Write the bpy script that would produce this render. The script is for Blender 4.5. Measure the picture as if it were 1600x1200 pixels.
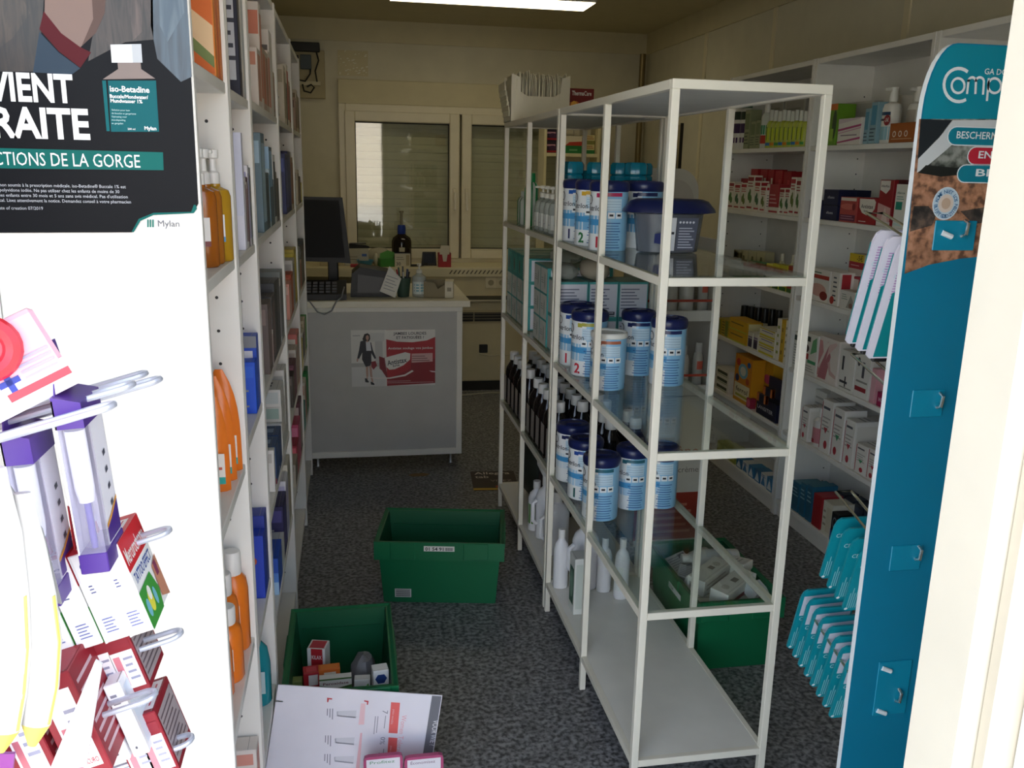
import bpy, math, random
from mathutils import Vector, Matrix, Euler
random.seed(7)
PI = math.pi
R = math.radians
sc = bpy.context.scene
COL = sc.collection
for o in list(bpy.data.objects):
    bpy.data.objects.remove(o, do_unlink=True)

# ------------------------------------------------------------------ camera, sky, sun, exposure
CAM_F, CAM_H = 1381.85, 1.5602
YAW, PITCH, ROLL = .1847, .2388, -.0215
_f = Vector((math.sin(YAW)*math.cos(PITCH), math.cos(YAW)*math.cos(PITCH), -math.sin(PITCH)))
_r = Vector((math.cos(YAW), -math.sin(YAW), 0))
_d = _f.cross(_r)
C_R = _r*math.cos(ROLL) + _d*math.sin(ROLL)
C_D = -_r*math.sin(ROLL) + _d*math.cos(ROLL)
cam = bpy.data.cameras.new('camera')
cam.sensor_width = 36
cam.lens = 36*CAM_F/1600
cam.clip_start = .02
cam_ob = bpy.data.objects.new('camera', cam)
COL.objects.link(cam_ob)
m3 = Matrix((C_R, -C_D, -_f)).transposed()
cam_ob.matrix_world = Matrix.Translation((0, 0, CAM_H)) @ m3.to_4x4()
sc.camera = cam_ob

w = bpy.data.worlds.new('world')
sc.world = w
w.use_nodes = True
nt = w.node_tree
sky = nt.nodes.new('ShaderNodeTexSky')
sky.sky_type = 'NISHITA'
sky.sun_disc = False
sky.sun_elevation = R(52)
sky.sun_rotation = R(20)
sky.air_density = 1.0
sky.dust_density = 2.0
bg = nt.nodes['Background']
bg.inputs[1].default_value = .95
sky_tint = nt.nodes.new('ShaderNodeMix'); sky_tint.data_type = 'RGBA'      # warm grey mixed into the sky to balance out its blue
sky_tint.inputs[0].default_value = .72
sky_tint.inputs[7].default_value = (.66, .59, .47, 1)
nt.links.new(sky.outputs[0], sky_tint.inputs[6])
nt.links.new(sky_tint.outputs[2], bg.inputs[0])

sun = bpy.data.lights.new('sun', 'SUN')
sun.energy = 5.5
sun.angle = R(.6)
sun.color = (1, .95, .87)
sun_ob = bpy.data.objects.new('sun', sun)
COL.objects.link(sun_ob)
sun_ob.location = (3, 12, 12)
# the sun stands behind the building: its front lies in its own shade
sun_ob.rotation_euler = Vector((-.10, -.30, -.95)).to_track_quat('-Z', 'Y').to_euler()

sc.view_settings.view_transform = 'Standard'
sc.view_settings.look = 'None'
sc.view_settings.gamma = 1
sc.view_settings.use_curve_mapping = False
sc.view_settings.exposure = 1.72
LED_POWER = 1.32

# ------------------------------------------------------------------ helpers
def U(px, py, X=None, Y=None, Z=None):
    """the world point on a plane of constant X, Y or Z seen at a spot of the 1600x1200 frame (a tape measure)"""
    d = C_R*((px-800)/CAM_F) + C_D*((py-600)/CAM_F) + _f
    o = Vector((0, 0, CAM_H))
    if X is not None: t = X/d.x
    elif Y is not None: t = Y/d.y
    else: t = (Z-CAM_H)/d.z
    return o + d*t

def lin(h):
    h = h.lstrip('#')
    c = [int(h[i:i+2], 16)/255 for i in (0, 2, 4)]
    return tuple(x/12.92 if x <= .04045 else ((x+.055)/1.055)**2.4 for x in c) + (1,)

MATS = {}
def M(h, rough=.5, metal=0, kind=None):
    k = (h, rough, metal, kind)
    if k in MATS: return MATS[k]
    m = bpy.data.materials.new('paint_'+h.lstrip('#'))
    m.use_nodes = True
    n = m.node_tree.nodes; L = m.node_tree.links
    b = n['Principled BSDF']
    b.inputs['Roughness'].default_value = rough
    b.inputs['Metallic'].default_value = metal
    c = lin(h)
    if kind == 'print': b.inputs['Specular IOR Level'].default_value = .12
    if kind in ('flat', 'print'):
        b.inputs['Base Color'].default_value = c
    else:                                   # faint uneven tone, as on any printed or painted surface
        nz = n.new('ShaderNodeTexNoise'); nz.inputs['Scale'].default_value = 9
        nz.inputs['Detail'].default_value = 3
        tc = n.new('ShaderNodeTexCoord')
        L.new(tc.outputs['Object'], nz.inputs['Vector'])
        mx = n.new('ShaderNodeMix'); mx.data_type = 'RGBA'
        mx.inputs[6].default_value = tuple(x*.9 for x in c[:3])+(1,)
        mx.inputs[7].default_value = tuple(min(1, x*1.06) for x in c[:3])+(1,)
        L.new(nz.outputs[0], mx.inputs[0]); L.new(mx.outputs[2], b.inputs['Base Color'])
    MATS[k] = m
    return m

def clear(h='#ffffff', t=.92, name='clear', f0=.035):
    """thin clear sheet or bottle wall: mostly transparent, mirror-like at grazing angles"""
    k = (h, t, name)
    if k in MATS: return MATS[k]
    m = bpy.data.materials.new(name); m.use_nodes = True
    n = m.node_tree.nodes; L = m.node_tree.links; n.clear()
    out = n.new('ShaderNodeOutputMaterial')
    tr = n.new('ShaderNodeBsdfTransparent')
    c = lin(h); tr.inputs[0].default_value = tuple(x*t for x in c[:3])+(1,)
    gl = n.new('ShaderNodeBsdfGlossy'); gl.inputs['Roughness'].default_value = .03
    ge = n.new('ShaderNodeNewGeometry')
    def math_(op, a, b=None):
        q = n.new('ShaderNodeMath'); q.operation = op
        for i, x in enumerate((a, b)):
            if x is None: continue
            if isinstance(x, (int, float)): q.inputs[i].default_value = x
            else: L.new(x, q.inputs[i])
        return q.outputs[0]
    dt = n.new('ShaderNodeVectorMath'); dt.operation = 'DOT_PRODUCT'
    L.new(ge.outputs['Normal'], dt.inputs[0]); L.new(ge.outputs['Incoming'], dt.inputs[1])
    om = math_('SUBTRACT', 1.0, math_('ABSOLUTE', dt.outputs['Value']))
    fac = math_('ADD', f0, math_('MULTIPLY', .9, math_('POWER', om, 5.0)))   # Schlick's mirror share, alike from both sides
    mx = n.new('ShaderNodeMixShader')
    L.new(fac, mx.inputs[0]); L.new(tr.outputs[0], mx.inputs[1]); L.new(gl.outputs[0], mx.inputs[2])
    L.new(mx.outputs[0], out.inputs[0])
    MATS[k] = m
    return m

def plastic_clear(h, alpha=.45, rough=.15):
    """tinted translucent plastic: part see-through, part pigment"""
    k = (h, alpha, 'pc')
    if k in MATS: return MATS[k]
    m = bpy.data.materials.new('translucent_'+h.lstrip('#')); m.use_nodes = True
    b = m.node_tree.nodes['Principled BSDF']
    b.inputs['Base Color'].default_value = lin(h)
    b.inputs['Alpha'].default_value = alpha
    b.inputs['Roughness'].default_value = rough
    MATS[k] = m
    return m

def emit(h, s):
    m = bpy.data.materials.new('glow'); m.use_nodes = True
    b = m.node_tree.nodes['Principled BSDF']
    b.inputs['Base Color'].default_value = lin(h)
    b.inputs['Emission Color'].default_value = lin(h)
    b.inputs['Emission Strength'].default_value = s
    return m

def speckle(name, c1, c2, c3, scale, rough, bump=.0):
    m = bpy.data.materials.new(name); m.use_nodes = True
    n = m.node_tree.nodes; L = m.node_tree.links
    b = n['Principled BSDF']; b.inputs['Roughness'].default_value = rough
    tc = n.new('ShaderNodeTexCoord')
    n1 = n.new('ShaderNodeTexNoise'); n1.inputs['Scale'].default_value = scale; n1.inputs['Detail'].default_value = 4
    n2 = n.new('ShaderNodeTexNoise'); n2.inputs['Scale'].default_value = scale*.31; n2.inputs['Detail'].default_value = 2
    n3 = n.new('ShaderNodeTexNoise'); n3.inputs['Scale'].default_value = 1.3
    for q in (n1, n2, n3): L.new(tc.outputs['Object'], q.inputs['Vector'])
    cr = n.new('ShaderNodeValToRGB')
    e = cr.color_ramp.elements
    e[0].position = .38; e[0].color = lin(c1); e[1].position = .62; e[1].color = lin(c3)
    q = cr.color_ramp.elements.new(.5); q.color = lin(c2)
    L.new(n1.outputs[0], cr.inputs[0])
    mx = n.new('ShaderNodeMix'); mx.data_type = 'RGBA'; mx.blend_type = 'MULTIPLY'
    mx.inputs[0].default_value = .55
    cr2 = n.new('ShaderNodeValToRGB')
    cr2.color_ramp.elements[0].position = .42; cr2.color_ramp.elements[0].color = (.55, .55, .55, 1)
    cr2.color_ramp.elements[1].position = .56; cr2.color_ramp.elements[1].color = (1, 1, 1, 1)
    L.new(n2.outputs[0], cr2.inputs[0])
    L.new(cr.outputs[0], mx.inputs[6]); L.new(cr2.outputs[0], mx.inputs[7])
    L.new(mx.outputs[2], b.inputs['Base Color'])
    if bump:
        bp = n.new('ShaderNodeBump'); bp.inputs['Strength'].default_value = bump; bp.inputs['Distance'].default_value = .002
        L.new(n1.outputs[0], bp.inputs['Height']); L.new(bp.outputs[0], b.inputs['Normal'])
    return m

# lettering: outlines of the built-in font, kept once per string
GLYPH = {}
def glyphs(s, bold=0.0):
    k = (s, bold)
    if k not in GLYPH:
        cu = bpy.data.curves.new('t', 'FONT'); cu.body = s; cu.size = 1; cu.resolution_u = 2; cu.offset = bold
        ob = bpy.data.objects.new('t', cu)
        me = ob.to_mesh()
        V = [v.co.copy() for v in me.vertices]; F = [list(p.vertices) for p in me.polygons]
        ob.to_mesh_clear(); bpy.data.objects.remove(ob); bpy.data.curves.remove(cu)
        GLYPH[k] = (V, F, max([v.x for v in V] or [1]), )
    return GLYPH[k]

class MB:
    def __init__(s):
        s.v = []; s.f = []; s.mi = []; s.mats = []; s.sm = []
    def mat(s, m):
        if isinstance(m, str): m = M(m)
        if m not in s.mats: s.mats.append(m)
        return s.mats.index(m)
    def add(s, V, F, m, smooth=False):
        o = len(s.v); i = s.mat(m)
        s.v += [tuple(p) for p in V]
        for q in F:
            s.f.append([o+k for k in q]); s.mi.append(i); s.sm.append(smooth)
        return s
    def box(s, lo, hi, m, b=0):
        x0, y0, z0 = lo; x1, y1, z1 = hi
        if b <= 0:
            V = [(x, y, z) for x in (x0, x1) for y in (y0, y1) for z in (z0, z1)]
            return s.add(V, [(0, 1, 3, 2), (4, 6, 7, 5), (0, 4, 5, 1), (2, 3, 7, 6), (0, 2, 6, 4), (1, 5, 7, 3)], m)
        b = min(b, (x1-x0)*.45, (y1-y0)*.45, (z1-z0)*.45)
        V = []; idx = {}
        P = ((x0, x1), (y0, y1), (z0, z1))
        for i in (0, 1):
            for j in (0, 1):
                for k in (0, 1):
                    c = [P[0][i], P[1][j], P[2][k]]
                    sg = [1-2*i, 1-2*j, 1-2*k]
                    for a in range(3):      # vertex lying on the face of axis a
                        p = [c[q] + (0 if q == a else sg[q]*b) for q in range(3)]
                        idx[(i, j, k, a)] = len(V); V.append(p)
        F = []
        for a in range(3):
            q, r = (a+1) % 3, (a+2) % 3
            for e in (0, 1):
                def key(x, y):
                    t = [0, 0, 0]; t[a] = e; t[q] = x; t[r] = y
                    return (t[0], t[1], t[2], a)
                L = [idx[key(0, 0)], idx[key(1, 0)], idx[key(1, 1)], idx[key(0, 1)]]
                F.append(L if e else L[::-1])
        for a in range(3):
            q, r = (a+1) % 3, (a+2) % 3
            for x in (0, 1):
                for y in (0, 1):
                    def kk(z, ax):
                        t = [0, 0, 0]; t[a] = z; t[q] = x; t[r] = y
                        return idx[(t[0], t[1], t[2], ax)]
                    L = [kk(0, q), kk(1, q), kk(1, r), kk(0, r)]
                    F.append(L if x == y else L[::-1])
        for i in (0, 1):
            for j in (0, 1):
                for k in (0, 1):
                    L = [idx[(i, j, k, 0)], idx[(i, j, k, 1)], idx[(i, j, k, 2)]]
                    F.append(L if (i+j+k) % 2 else L[::-1])
        return s.add(V, F, m)
    def quad(s, a, b, c, d, m):
        return s.add([a, b, c, d], [(0, 1, 2, 3)], m)
    def lathe(s, prof, m, c=(0, 0, 0), seg=20, mats=None, sx=1, sy=1):
        """profile of (radius, height); mats(i, angle) may pick a material for a band"""
        V = []; n = len(prof)
        for r, z in prof:
            for k in range(seg):
                a = 2*PI*k/seg
                V.append((c[0]+r*math.cos(a)*sx, c[1]+r*math.sin(a)*sy, c[2]+z))
        o = len(s.v); s.v += V
        for i in range(n-1):
            for k in range(seg):
                k2 = (k+1) % seg
                mm = mats(i, 2*PI*(k+.5)/seg) if mats else m
                s.f.append([o+i*seg+k, o+i*seg+k2, o+(i+1)*seg+k2, o+(i+1)*seg+k]); s.mi.append(s.mat(mm)); s.sm.append(True)
        for i, rev in ((0, True), (n-1, False)):
            if prof[i][0] > 1e-5:
                L = [o+i*seg+k for k in range(seg)]
                mm = mats(min(i, n-2), None) if mats else m
                s.f.append(L[::-1] if rev else L); s.mi.append(s.mat(mm)); s.sm.append(False)
        return s
    def tube(s, pts, r, m, seg=6, closed=False):
        pts = [Vector(p) for p in pts]; n = len(pts); V = []
        up = Vector((0, 0, 1)); prev = None
        for i, p in enumerate(pts):
            a = pts[(i-1) % n] if (closed or i) else p
            b = pts[(i+1) % n] if (closed or i < n-1) else p
            t = (b-a).normalized()
            if prev is None:
                x = t.cross(up)
                if x.length < 1e-3: x = t.cross(Vector((1, 0, 0)))
            else:
                x = prev - t*prev.dot(t)
            x.normalize(); y = t.cross(x); prev = x
            for k in range(seg):
                g = 2*PI*k/seg
                V.append(p + x*(r*math.cos(g)) + y*(r*math.sin(g)))
        F = []
        for i in range(n if closed else n-1):
            j = (i+1) % n
            for k in range(seg):
                k2 = (k+1) % seg
                F.append((i*seg+k, i*seg+k2, j*seg+k2, j*seg+k))
        if not closed:
            F.append(tuple(range(seg))[::-1]); F.append(tuple((n-1)*seg+k for k in range(seg)))
        return s.add(V, F, m, True)
    def prism(s, pts, fr, th, m, m2=None):
        """flat outline pts (u, v) on frame fr=(o,u,v,n) thickened by th along n"""
        o, u, v, n = [Vector(q) for q in fr]
        A = [o+u*a+v*b for a, b in pts]; B = [p+n*th for p in A]; k = len(pts)
        s.add(A+B, [tuple(range(k, 2*k))], m)
        s.add(A+B, [tuple(range(k))[::-1]] + [(i, (i+1) % k, k+(i+1) % k, k+i) for i in range(k)], m2 or m)
        return s
    def flat(s, pts, fr, m, off=.0004):
        o, u, v, n = [Vector(q) for q in fr]
        return s.add([o+u*a+v*b+n*off for a, b in pts], [tuple(range(len(pts)))], m)
    def text(s, t, fr, x, y, h, m, off=.0008, align='l', bold=0.0, width=None, bend=None):
        """lettering of cap height h at (x, y) metres on frame fr"""
        V, F, W = glyphs(t, bold)
        if not V: return s
        k = h/.69
        kx = width/W if width else k
        dx = {'l': 0, 'c': -W*kx/2, 'r': -W*kx}[align]
        if bend: P = [bend(x+dx+p.x*kx, y+p.y*k, off) for p in V]
        else:
            o, u, v, n = [Vector(q) for q in fr]
            P = [o+u*(x+dx+p.x*kx)+v*(y+p.y*k)+n*off for p in V]
        return s.add(P, F, m)
    def mesh(s, name):
        me = bpy.data.meshes.new(name)
        me.from_pydata(s.v, [], s.f)
        for m in s.mats: me.materials.append(m)
        me.polygons.foreach_set('material_index', s.mi)
        me.polygons.foreach_set('use_smooth', s.sm)
        if any(s.sm): me.set_sharp_from_angle(angle=.7)
        me.update()
        return me

def tag(o, label=None, cat=None, group=None, kind=None):
    if label: o['label'] = label
    if cat: o['category'] = cat
    if group: o['group'] = group
    if kind: o['kind'] = kind
    return o
def thing(name, label, cat, loc=(0, 0, 0), rz=0, group=None, rot=None):
    o = bpy.data.objects.new(name, None); COL.objects.link(o)
    o.empty_display_size = .05
    o.location = loc; o.rotation_euler = rot or (0, 0, rz)
    return tag(o, label, cat, group)
def part(name, mb, parent, label=None, loc=(0, 0, 0), rot=(0, 0, 0)):
    me = mb if isinstance(mb, bpy.types.Mesh) else mb.mesh(name)
    o = bpy.data.objects.new(name, me); COL.objects.link(o)
    o.parent = parent; o.location = loc; o.rotation_euler = rot
    if label: o['label'] = label
    return o
def one(name, mb, label, cat, loc=(0, 0, 0), rz=0, group=None, rot=None):
    me = mb if isinstance(mb, bpy.types.Mesh) else mb.mesh(name)
    o = bpy.data.objects.new(name, me); COL.objects.link(o)
    o.location = loc; o.rotation_euler = rot or (0, 0, rz)
    return tag(o, label, cat, group)
def struct(name, mb, parent=None, loc=(0, 0, 0)):
    me = mb if isinstance(mb, bpy.types.Mesh) else mb.mesh(name)
    o = bpy.data.objects.new(name, me); COL.objects.link(o)
    o.location = loc
    if parent: o.parent = parent
    else: o['kind'] = 'structure'
    return o
def kids(o): return [c for c in bpy.data.objects if c.parent == o]
def dup(root, kidlist, loc, rz=None, label=None, group=None):
    r = root.copy(); COL.objects.link(r); r.location = loc
    if rz is not None: r.rotation_euler = (0, 0, rz)
    if label: r['label'] = label
    if group: r['group'] = group
    for c in kidlist:
        q = c.copy(); COL.objects.link(q); q.parent = r
    return r

ORD = ['first', 'second', 'third', 'fourth', 'fifth', 'sixth', 'seventh', 'eighth', 'ninth', 'tenth', 'eleventh', 'twelfth']
def nth(i, n, side='from the left'):
    if n == 1: return 'only'
    return ORD[i]+' '+side

def faces(w, d, h):
    return {'F': (Vector((-w/2, -d/2, 0)), Vector((1, 0, 0)), Vector((0, 0, 1)), Vector((0, -1, 0)), w, h),
            'B': (Vector((w/2, d/2, 0)), Vector((-1, 0, 0)), Vector((0, 0, 1)), Vector((0, 1, 0)), w, h),
            'L': (Vector((-w/2, d/2, 0)), Vector((0, -1, 0)), Vector((0, 0, 1)), Vector((-1, 0, 0)), d, h),
            'R': (Vector((w/2, -d/2, 0)), Vector((0, 1, 0)), Vector((0, 0, 1)), Vector((1, 0, 0)), d, h),
            'T': (Vector((-w/2, -d/2, h)), Vector((1, 0, 0)), Vector((0, 1, 0)), Vector((0, 0, 1)), w, d)}
def deco(mb, fr, W, H, specs):
    """print on a face; every spec lies a hair above the one before it"""
    k = 0
    for q in specs:
        off = .0003+.00012*k; k += 1
        t = q[0]
        if t == 'r':
            _, a, b, c, d, m = q
            mb.flat([(a*W, b*H), (c*W, b*H), (c*W, d*H), (a*W, d*H)], fr, m, off)
        elif t == 'p':
            mb.flat([(a*W, b*H) for a, b in q[1]], fr, q[2], off)
        elif t == 'e':
            _, a, b, ra, rb, m = q
            mb.flat([(a*W+ra*W*math.cos(g*PI/10), b*H+rb*H*math.sin(g*PI/10)) for g in range(20)], fr, m, off)
        elif t == 't':
            _, s, a, b, h, m = q[:6]
            al = q[6] if len(q) > 6 else 'l'
            wd = q[7]*W if len(q) > 7 else None
            mb.text(s, fr, a*W, b*H, h*H, m, off, al, .012, wd)
        elif t == 'l':
            _, a, b, c, d, n, m = q
            st = (d-b)/n
            for i in range(n):
                e = a+(c-a)*(1-.25*((i*37) % 3)/2)
                mb.flat([(a*W, (b+st*(i+.3))*H), (e*W, (b+st*(i+.3))*H), (e*W, (b+st*(i+.65))*H), (a*W, (b+st*(i+.65))*H)], fr, m, off)
CART = {}
def carton_mesh(dim, base, dec, key=None):
    if key and key in CART: return CART[key]
    w_, d_, h_ = dim
    mb = MB()
    mb.box((-w_/2, -d_/2, 0), (w_/2, d_/2, h_), base, .0012)
    fs = faces(w_, d_, h_)
    seam = M('#8b8880')
    T = fs['T']
    mb.flat([(.03*w_, d_*.12), (.97*w_, d_*.12), (.97*w_, d_*.12+.0008), (.03*w_, d_*.12+.0008)], T[:4], seam, .0002)
    by = {}
    for q in dec: by.setdefault(q[0], []).append(q[1:])
    for k, L in by.items():
        for kk in k: deco(mb, fs[kk][:4], fs[kk][4], fs[kk][5], L)
    me = mb.mesh('carton')
    if key: CART[key] = me
    return me
def carton(label, dim, loc, rz, base, dec=(), cat='box', name='carton', group=None, rot=None, key=None):
    return one(name, carton_mesh(dim, base, dec, key), label, cat, loc, rz, group, rot)
WHT, CREAM, GREY, DGREY, BLK = '#f2f1ec', '#ece6d2', '#9a9a98', '#55565a', '#141417'
RED, DRED, PINK, ORG, YEL, LIME, GRN, TEAL, LBLUE, BLUE, NAVY, PURP = '#c8202c', '#8d1524', '#e08a9c', '#e87522', '#f0c420', '#b8cf3a', '#1f7a3a', '#0f8f9c', '#8fc4e0', '#2a5fb0', '#1a2356', '#5a2d8c'
# ------------------------------------------------------------------ the room
wall_m = M('#d6d0b8', .7)
ceil_m = M('#c9bf9c', .85)
white_m = M('#ece8dc', .45)
floor_m = speckle('speckled_vinyl', '#48484a', '#7d7d7e', '#9d9d9e', 70, .42)
CEIL = 2.55
def wallbox(name, lo, hi, m=wall_m, parent=None):
    return struct(name, MB().box(lo, hi, m), parent)
wallbox('floor', (-1.3, .56, -.06), (2.36, 6.9, 0), floor_m)
wallbox('ceiling', (-1.3, .5, CEIL), (2.36, 6.9, CEIL+.1), ceil_m)
wallbox('wall_left', (-.62, 1.40, 0), (-.5, 6.7, CEIL))
wallbox('wall_left_entry', (-1.3, .62, 0), (-1.15, 1.40, CEIL))
wallbox('wall_left_return', (-1.15, 1.40, 0), (-.62, 1.52, CEIL))
wallbox('wall_right', (2.225, .62, 0), (2.36, 6.7, CEIL))
wallbox('wall_front', (.56, .5, -.06), (2.36, .62, CEIL), M('#e8e6e0', .6))
wallbox('wall_front_header', (-1.3, .5, 2.2), (.56, .62, CEIL), M('#e8e6e0', .6))
# rear wall in four pieces round the window opening (x -.05..1.70, z .86..1.99)
WX0, WX1, WZ0, WZ1 = -.05, 1.72, .865, 1.985
wb = MB()
wb.box((-.62, 6.7, 0), (WX0, 6.9, CEIL), wall_m)
wb.box((WX1, 6.7, 0), (2.36, 6.9, CEIL), wall_m)
wb.box((WX0, 6.7, WZ1), (WX1, 6.9, CEIL), wall_m)
wb.box((WX0, 6.7, 0), (WX1, 6.9, WZ0), wall_m)
struct('wall_back', wb)
# the deep parapet under the window: its front has a slotted air strip and sockets
pb = MB()
pb.box((.10, 6.30, 0.07), (2.2, 6.7, .80), M('#d8cba2', .6))
struct('wall_back_parapet', pb)
sb = MB(); sb.box((-.5, 6.285, .80), (2.22, 6.7, .865), M('#e4dab6', .45), .003)
sill = struct('sill', sb); sill.name = 'trim_1'
for i in range(34):
    x = .70+i*.030
    b = MB().add([(x, 6.2845, .822), (x+.010, 6.2845, .822), (x+.028, 6.2845, .848), (x+.018, 6.2845, .848)], [(0, 1, 2, 3)], '#5d543c')
    part('air_slot', b, sill)
# fascia strip under the ceiling and lintel line over the shutter box
fb = MB(); fb.box((-.5, 6.688, 2.405), (2.225, 6.7, CEIL), M('#d2c8a4', .7)); struct('trim_2', fb)
fb = MB(); fb.box((2.213, .62, 2.405), (2.225, 6.688, CEIL), M('#d2c8a4', .7)); struct('trim_3', fb)
sbx = MB(); sbx.box((WX0, 6.66, 1.985), (WX1+.05, 6.7, 2.15), M('#d6cca8', .6), .004); struct('trim_4', sbx)
for i, y in enumerate((2.3, 3.45, 4.62, 5.55)):     # joint battens of the right wall panels
    j = MB(); j.box((2.217, y-.02, 0), (2.225, y+.02, 2.405), M('#e2d8b8', .6)); struct('trim_%d' % (5+i), j)
for i, (a, b) in enumerate((((-.5, 6.685, 0), (.10, 6.7, .07)), ((2.21, 4.52, 0), (2.225, 6.3, .07)))):
    struct('baseboard_'+('back', 'right')[i], MB().box(a, b, M('#4a473e', .6)))
# ---- window with two sashes, glass and a lowered roller shutter
win = bpy.data.objects.new('window_1', None); COL.objects.link(win); win['kind'] = 'structure'
pvc = M('#e6dec4', .35)
fr_ = MB()
for lo, hi in (((WX0, 6.66, WZ0), (WX0+.05, 6.78, WZ1)), ((WX1-.05, 6.66, WZ0), (WX1, 6.78, WZ1)),
               ((WX0+.05, 6.66, WZ1-.05), (WX1-.05, 6.78, WZ1)), ((WX0+.05, 6.66, WZ0), (WX1-.05, 6.78, WZ0+.03))):
    fr_.box(lo, hi, pvc, .004)
part('window_frame', fr_, win)
for a, b in ((-.008, .815), (.832, 1.672)):
    q = MB(); z0, z1, f = .893, 1.938, .072
    q.box((a, 6.645, z0), (a+f, 6.76, z1), pvc, .006); q.box((b-f, 6.645, z0), (b, 6.76, z1), pvc, .006)
    q.box((a+f, 6.645, z1-f), (b-f, 6.76, z1), pvc, .006); q.box((a+f, 6.645, z0), (b-f, 6.76, z0+f), pvc, .006)
    for lo, hi in (((a+f, 6.70, z0+f), (a+f+.006, 6.712, z1-f)), ((b-f-.006, 6.70, z0+f), (b-f, 6.712, z1-f)),
                   ((a+f, 6.70, z1-f-.008), (b-f, 6.712, z1-f)), ((a+f, 6.70, z0+f), (b-f, 6.712, z0+f+.006))):
        q.box(lo, hi, M('#1e1d18', .6))
    s_ = part('window_sash', q, win)
    g = MB(); g.box((a+f, 6.705, z0+f), (b-f, 6.709, z1-f), clear('#fafcf8', .985, 'window_glass', .09))
    part('pane', g, s_)
    hx = b-.036 if a < 0 else a+.036
    h = MB(); h.box((hx-.013, 6.63, 1.33), (hx+.013, 6.645, 1.41), pvc, .004); h.box((hx-.009, 6.60, 1.25), (hx+.009, 6.625, 1.385), M('#f3eedd', .3), .006)
    h.box((hx-.008, 6.61, 1.36), (hx+.008, 6.64, 1.385), pvc)
    part('window_handle', h, s_)
slat_m = M('#d5d0b4', .5)
sl = MB()
sl.prism([(6.800, .001), (6.806, .0), (6.812, .012), (6.815, .03), (6.812, .045), (6.806, .0555), (6.800, .0555), (6.797, .03)],
         ((0, 0, 0), (0, 1, 0), (0, 0, 1), (1, 0, 0)), WX1-WX0-.06, slat_m)
slat_me = sl.mesh('roller_slat')
for i in range(20):
    part('roller_slat', slat_me, win, loc=(WX0+.03, 0, .87+i*.0565))
struct('trim_9', MB().box((WX0, 6.86, .8), (WX1, 6.9, 2.0), M('#4d4b42')))
# ---- entrance: white door frame on the right, the open leaf outside it
dj = bpy.data.objects.new('door_1', None); COL.objects.link(dj); dj['kind'] = 'structure'
jm = M('#cdc6b6', .5)
j = MB(); j.box((.481, .555, -.02), (.56, .62, 2.2), jm, .004)
part('door_jamb', j, dj)
j = MB(); j.box((.496, .54, -.02), (.56, .556, 2.2), M('#bdb4a2', .5), .003); part('door_stop', j, dj)
j = MB(); j.box((.520, .525, -.02), (.60, .541, 2.2), M('#d6d3cb', .45), .003); part('door_frame_face', j, dj)
# ---- outdoors in front of the shop
struct('ground_outside', MB().box((-30, -40, -.12), (30, .56, -.06), speckle('paving', '#8d8a84', '#a8a59e', '#bdbab2', 30, .8)))
for nm, lo, hi, c in (('house_wall_outside', (-9, -26.4, -.1), (3, -26, 6), '#cfc6b6'), ('house_wall_outside', (4, -30.4, -.1), (15, -30, 5), '#b98a72')):
    o = MB().box(lo, hi, M(c, .8)).mesh('house'); h = bpy.data.objects.new(nm, o); COL.objects.link(h); h['kind'] = 'structure'
# ---- ceiling light
led = thing('ceiling_light', 'long white rectangular light panel glowing on the ceiling', 'lamp', (.865, 5.53, 2.515))
q = MB(); q.box((-.60, -.15, 0), (.60, .15, .035), M('#e9e6da', .4), .003); part('housing', q, led)
q = MB(); q.box((-.59, -.14, -.004), (.59, .14, .0), emit('#fff1cc', LED_POWER)); part('diffuser', q, led)
# ---- corner pipe, wall box, entry screen
p = U(1003, 150, Y=6.6)
q = MB(); q.tube([(2.165, 6.62, 0.0), (2.165, 6.62, 2.40)], .022, M('#8a7a55', .35, .6), 10); one('pipe', q, 'bare metal pipe running up the far right corner of the room', 'pipe')
sw = thing('fuse_box', 'grey electrical box with black cables high on the rear wall', 'electrical box', (0, 6.70, 0))
q = MB(); q.box((-.40, -.055, 2.01), (-.135, 0, 2.33), M('#b0a47e', .5), .004); part('back_plate', q, sw)
q = MB(); q.box((-.42, -.10, 2.315), (-.165, -.002, 2.375), M('#1b1a17', .5), .004); part('black_unit', q, sw)
q = MB(); q.box((-.30, -.085, 2.20), (-.225, -.055, 2.295), M('#3c4a52', .4), .003); q.box((-.36, -.08, 2.20), (-.31, -.055, 2.29), M('#2a2a28', .4), .003); part('meter', q, sw)
for pts in ([(-.34, -.07, 2.20), (-.33, -.08, 2.13), (-.27, -.08, 2.12), (-.235, -.08, 2.17), (-.23, -.07, 2.22)],
            [(-.19, -.06, 2.32), (-.175, -.08, 2.26), (-.20, -.08, 2.19), (-.19, -.07, 2.12)],
            [(-.29, -.07, 2.10), (-.28, -.08, 2.055), (-.235, -.08, 2.045), (-.21, -.08, 2.08), (-.23, -.07, 2.10), (-.26, -.07, 2.085)]):
    q = MB().tube(pts, .006, M('#141411', .5)); part('cable', q, sw)
q = MB(); q.box((-.32, -.07, 2.095), (-.165, -.055, 2.125), M('#c8c0a0', .5), .002); part('terminal_rail', q, sw)
sk = thing('torn_sticker', 'torn clear sticker with white scraps on the rear wall above the window', 'sticker', (0, 6.70, 0))
rnd = random.Random(3)
q = MB(); q.box((-.045, -.0012, 2.175), (.165, -.0002, 2.345), M('#cdc296', .3)); part('sheet', q, sk)
q = MB()
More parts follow.
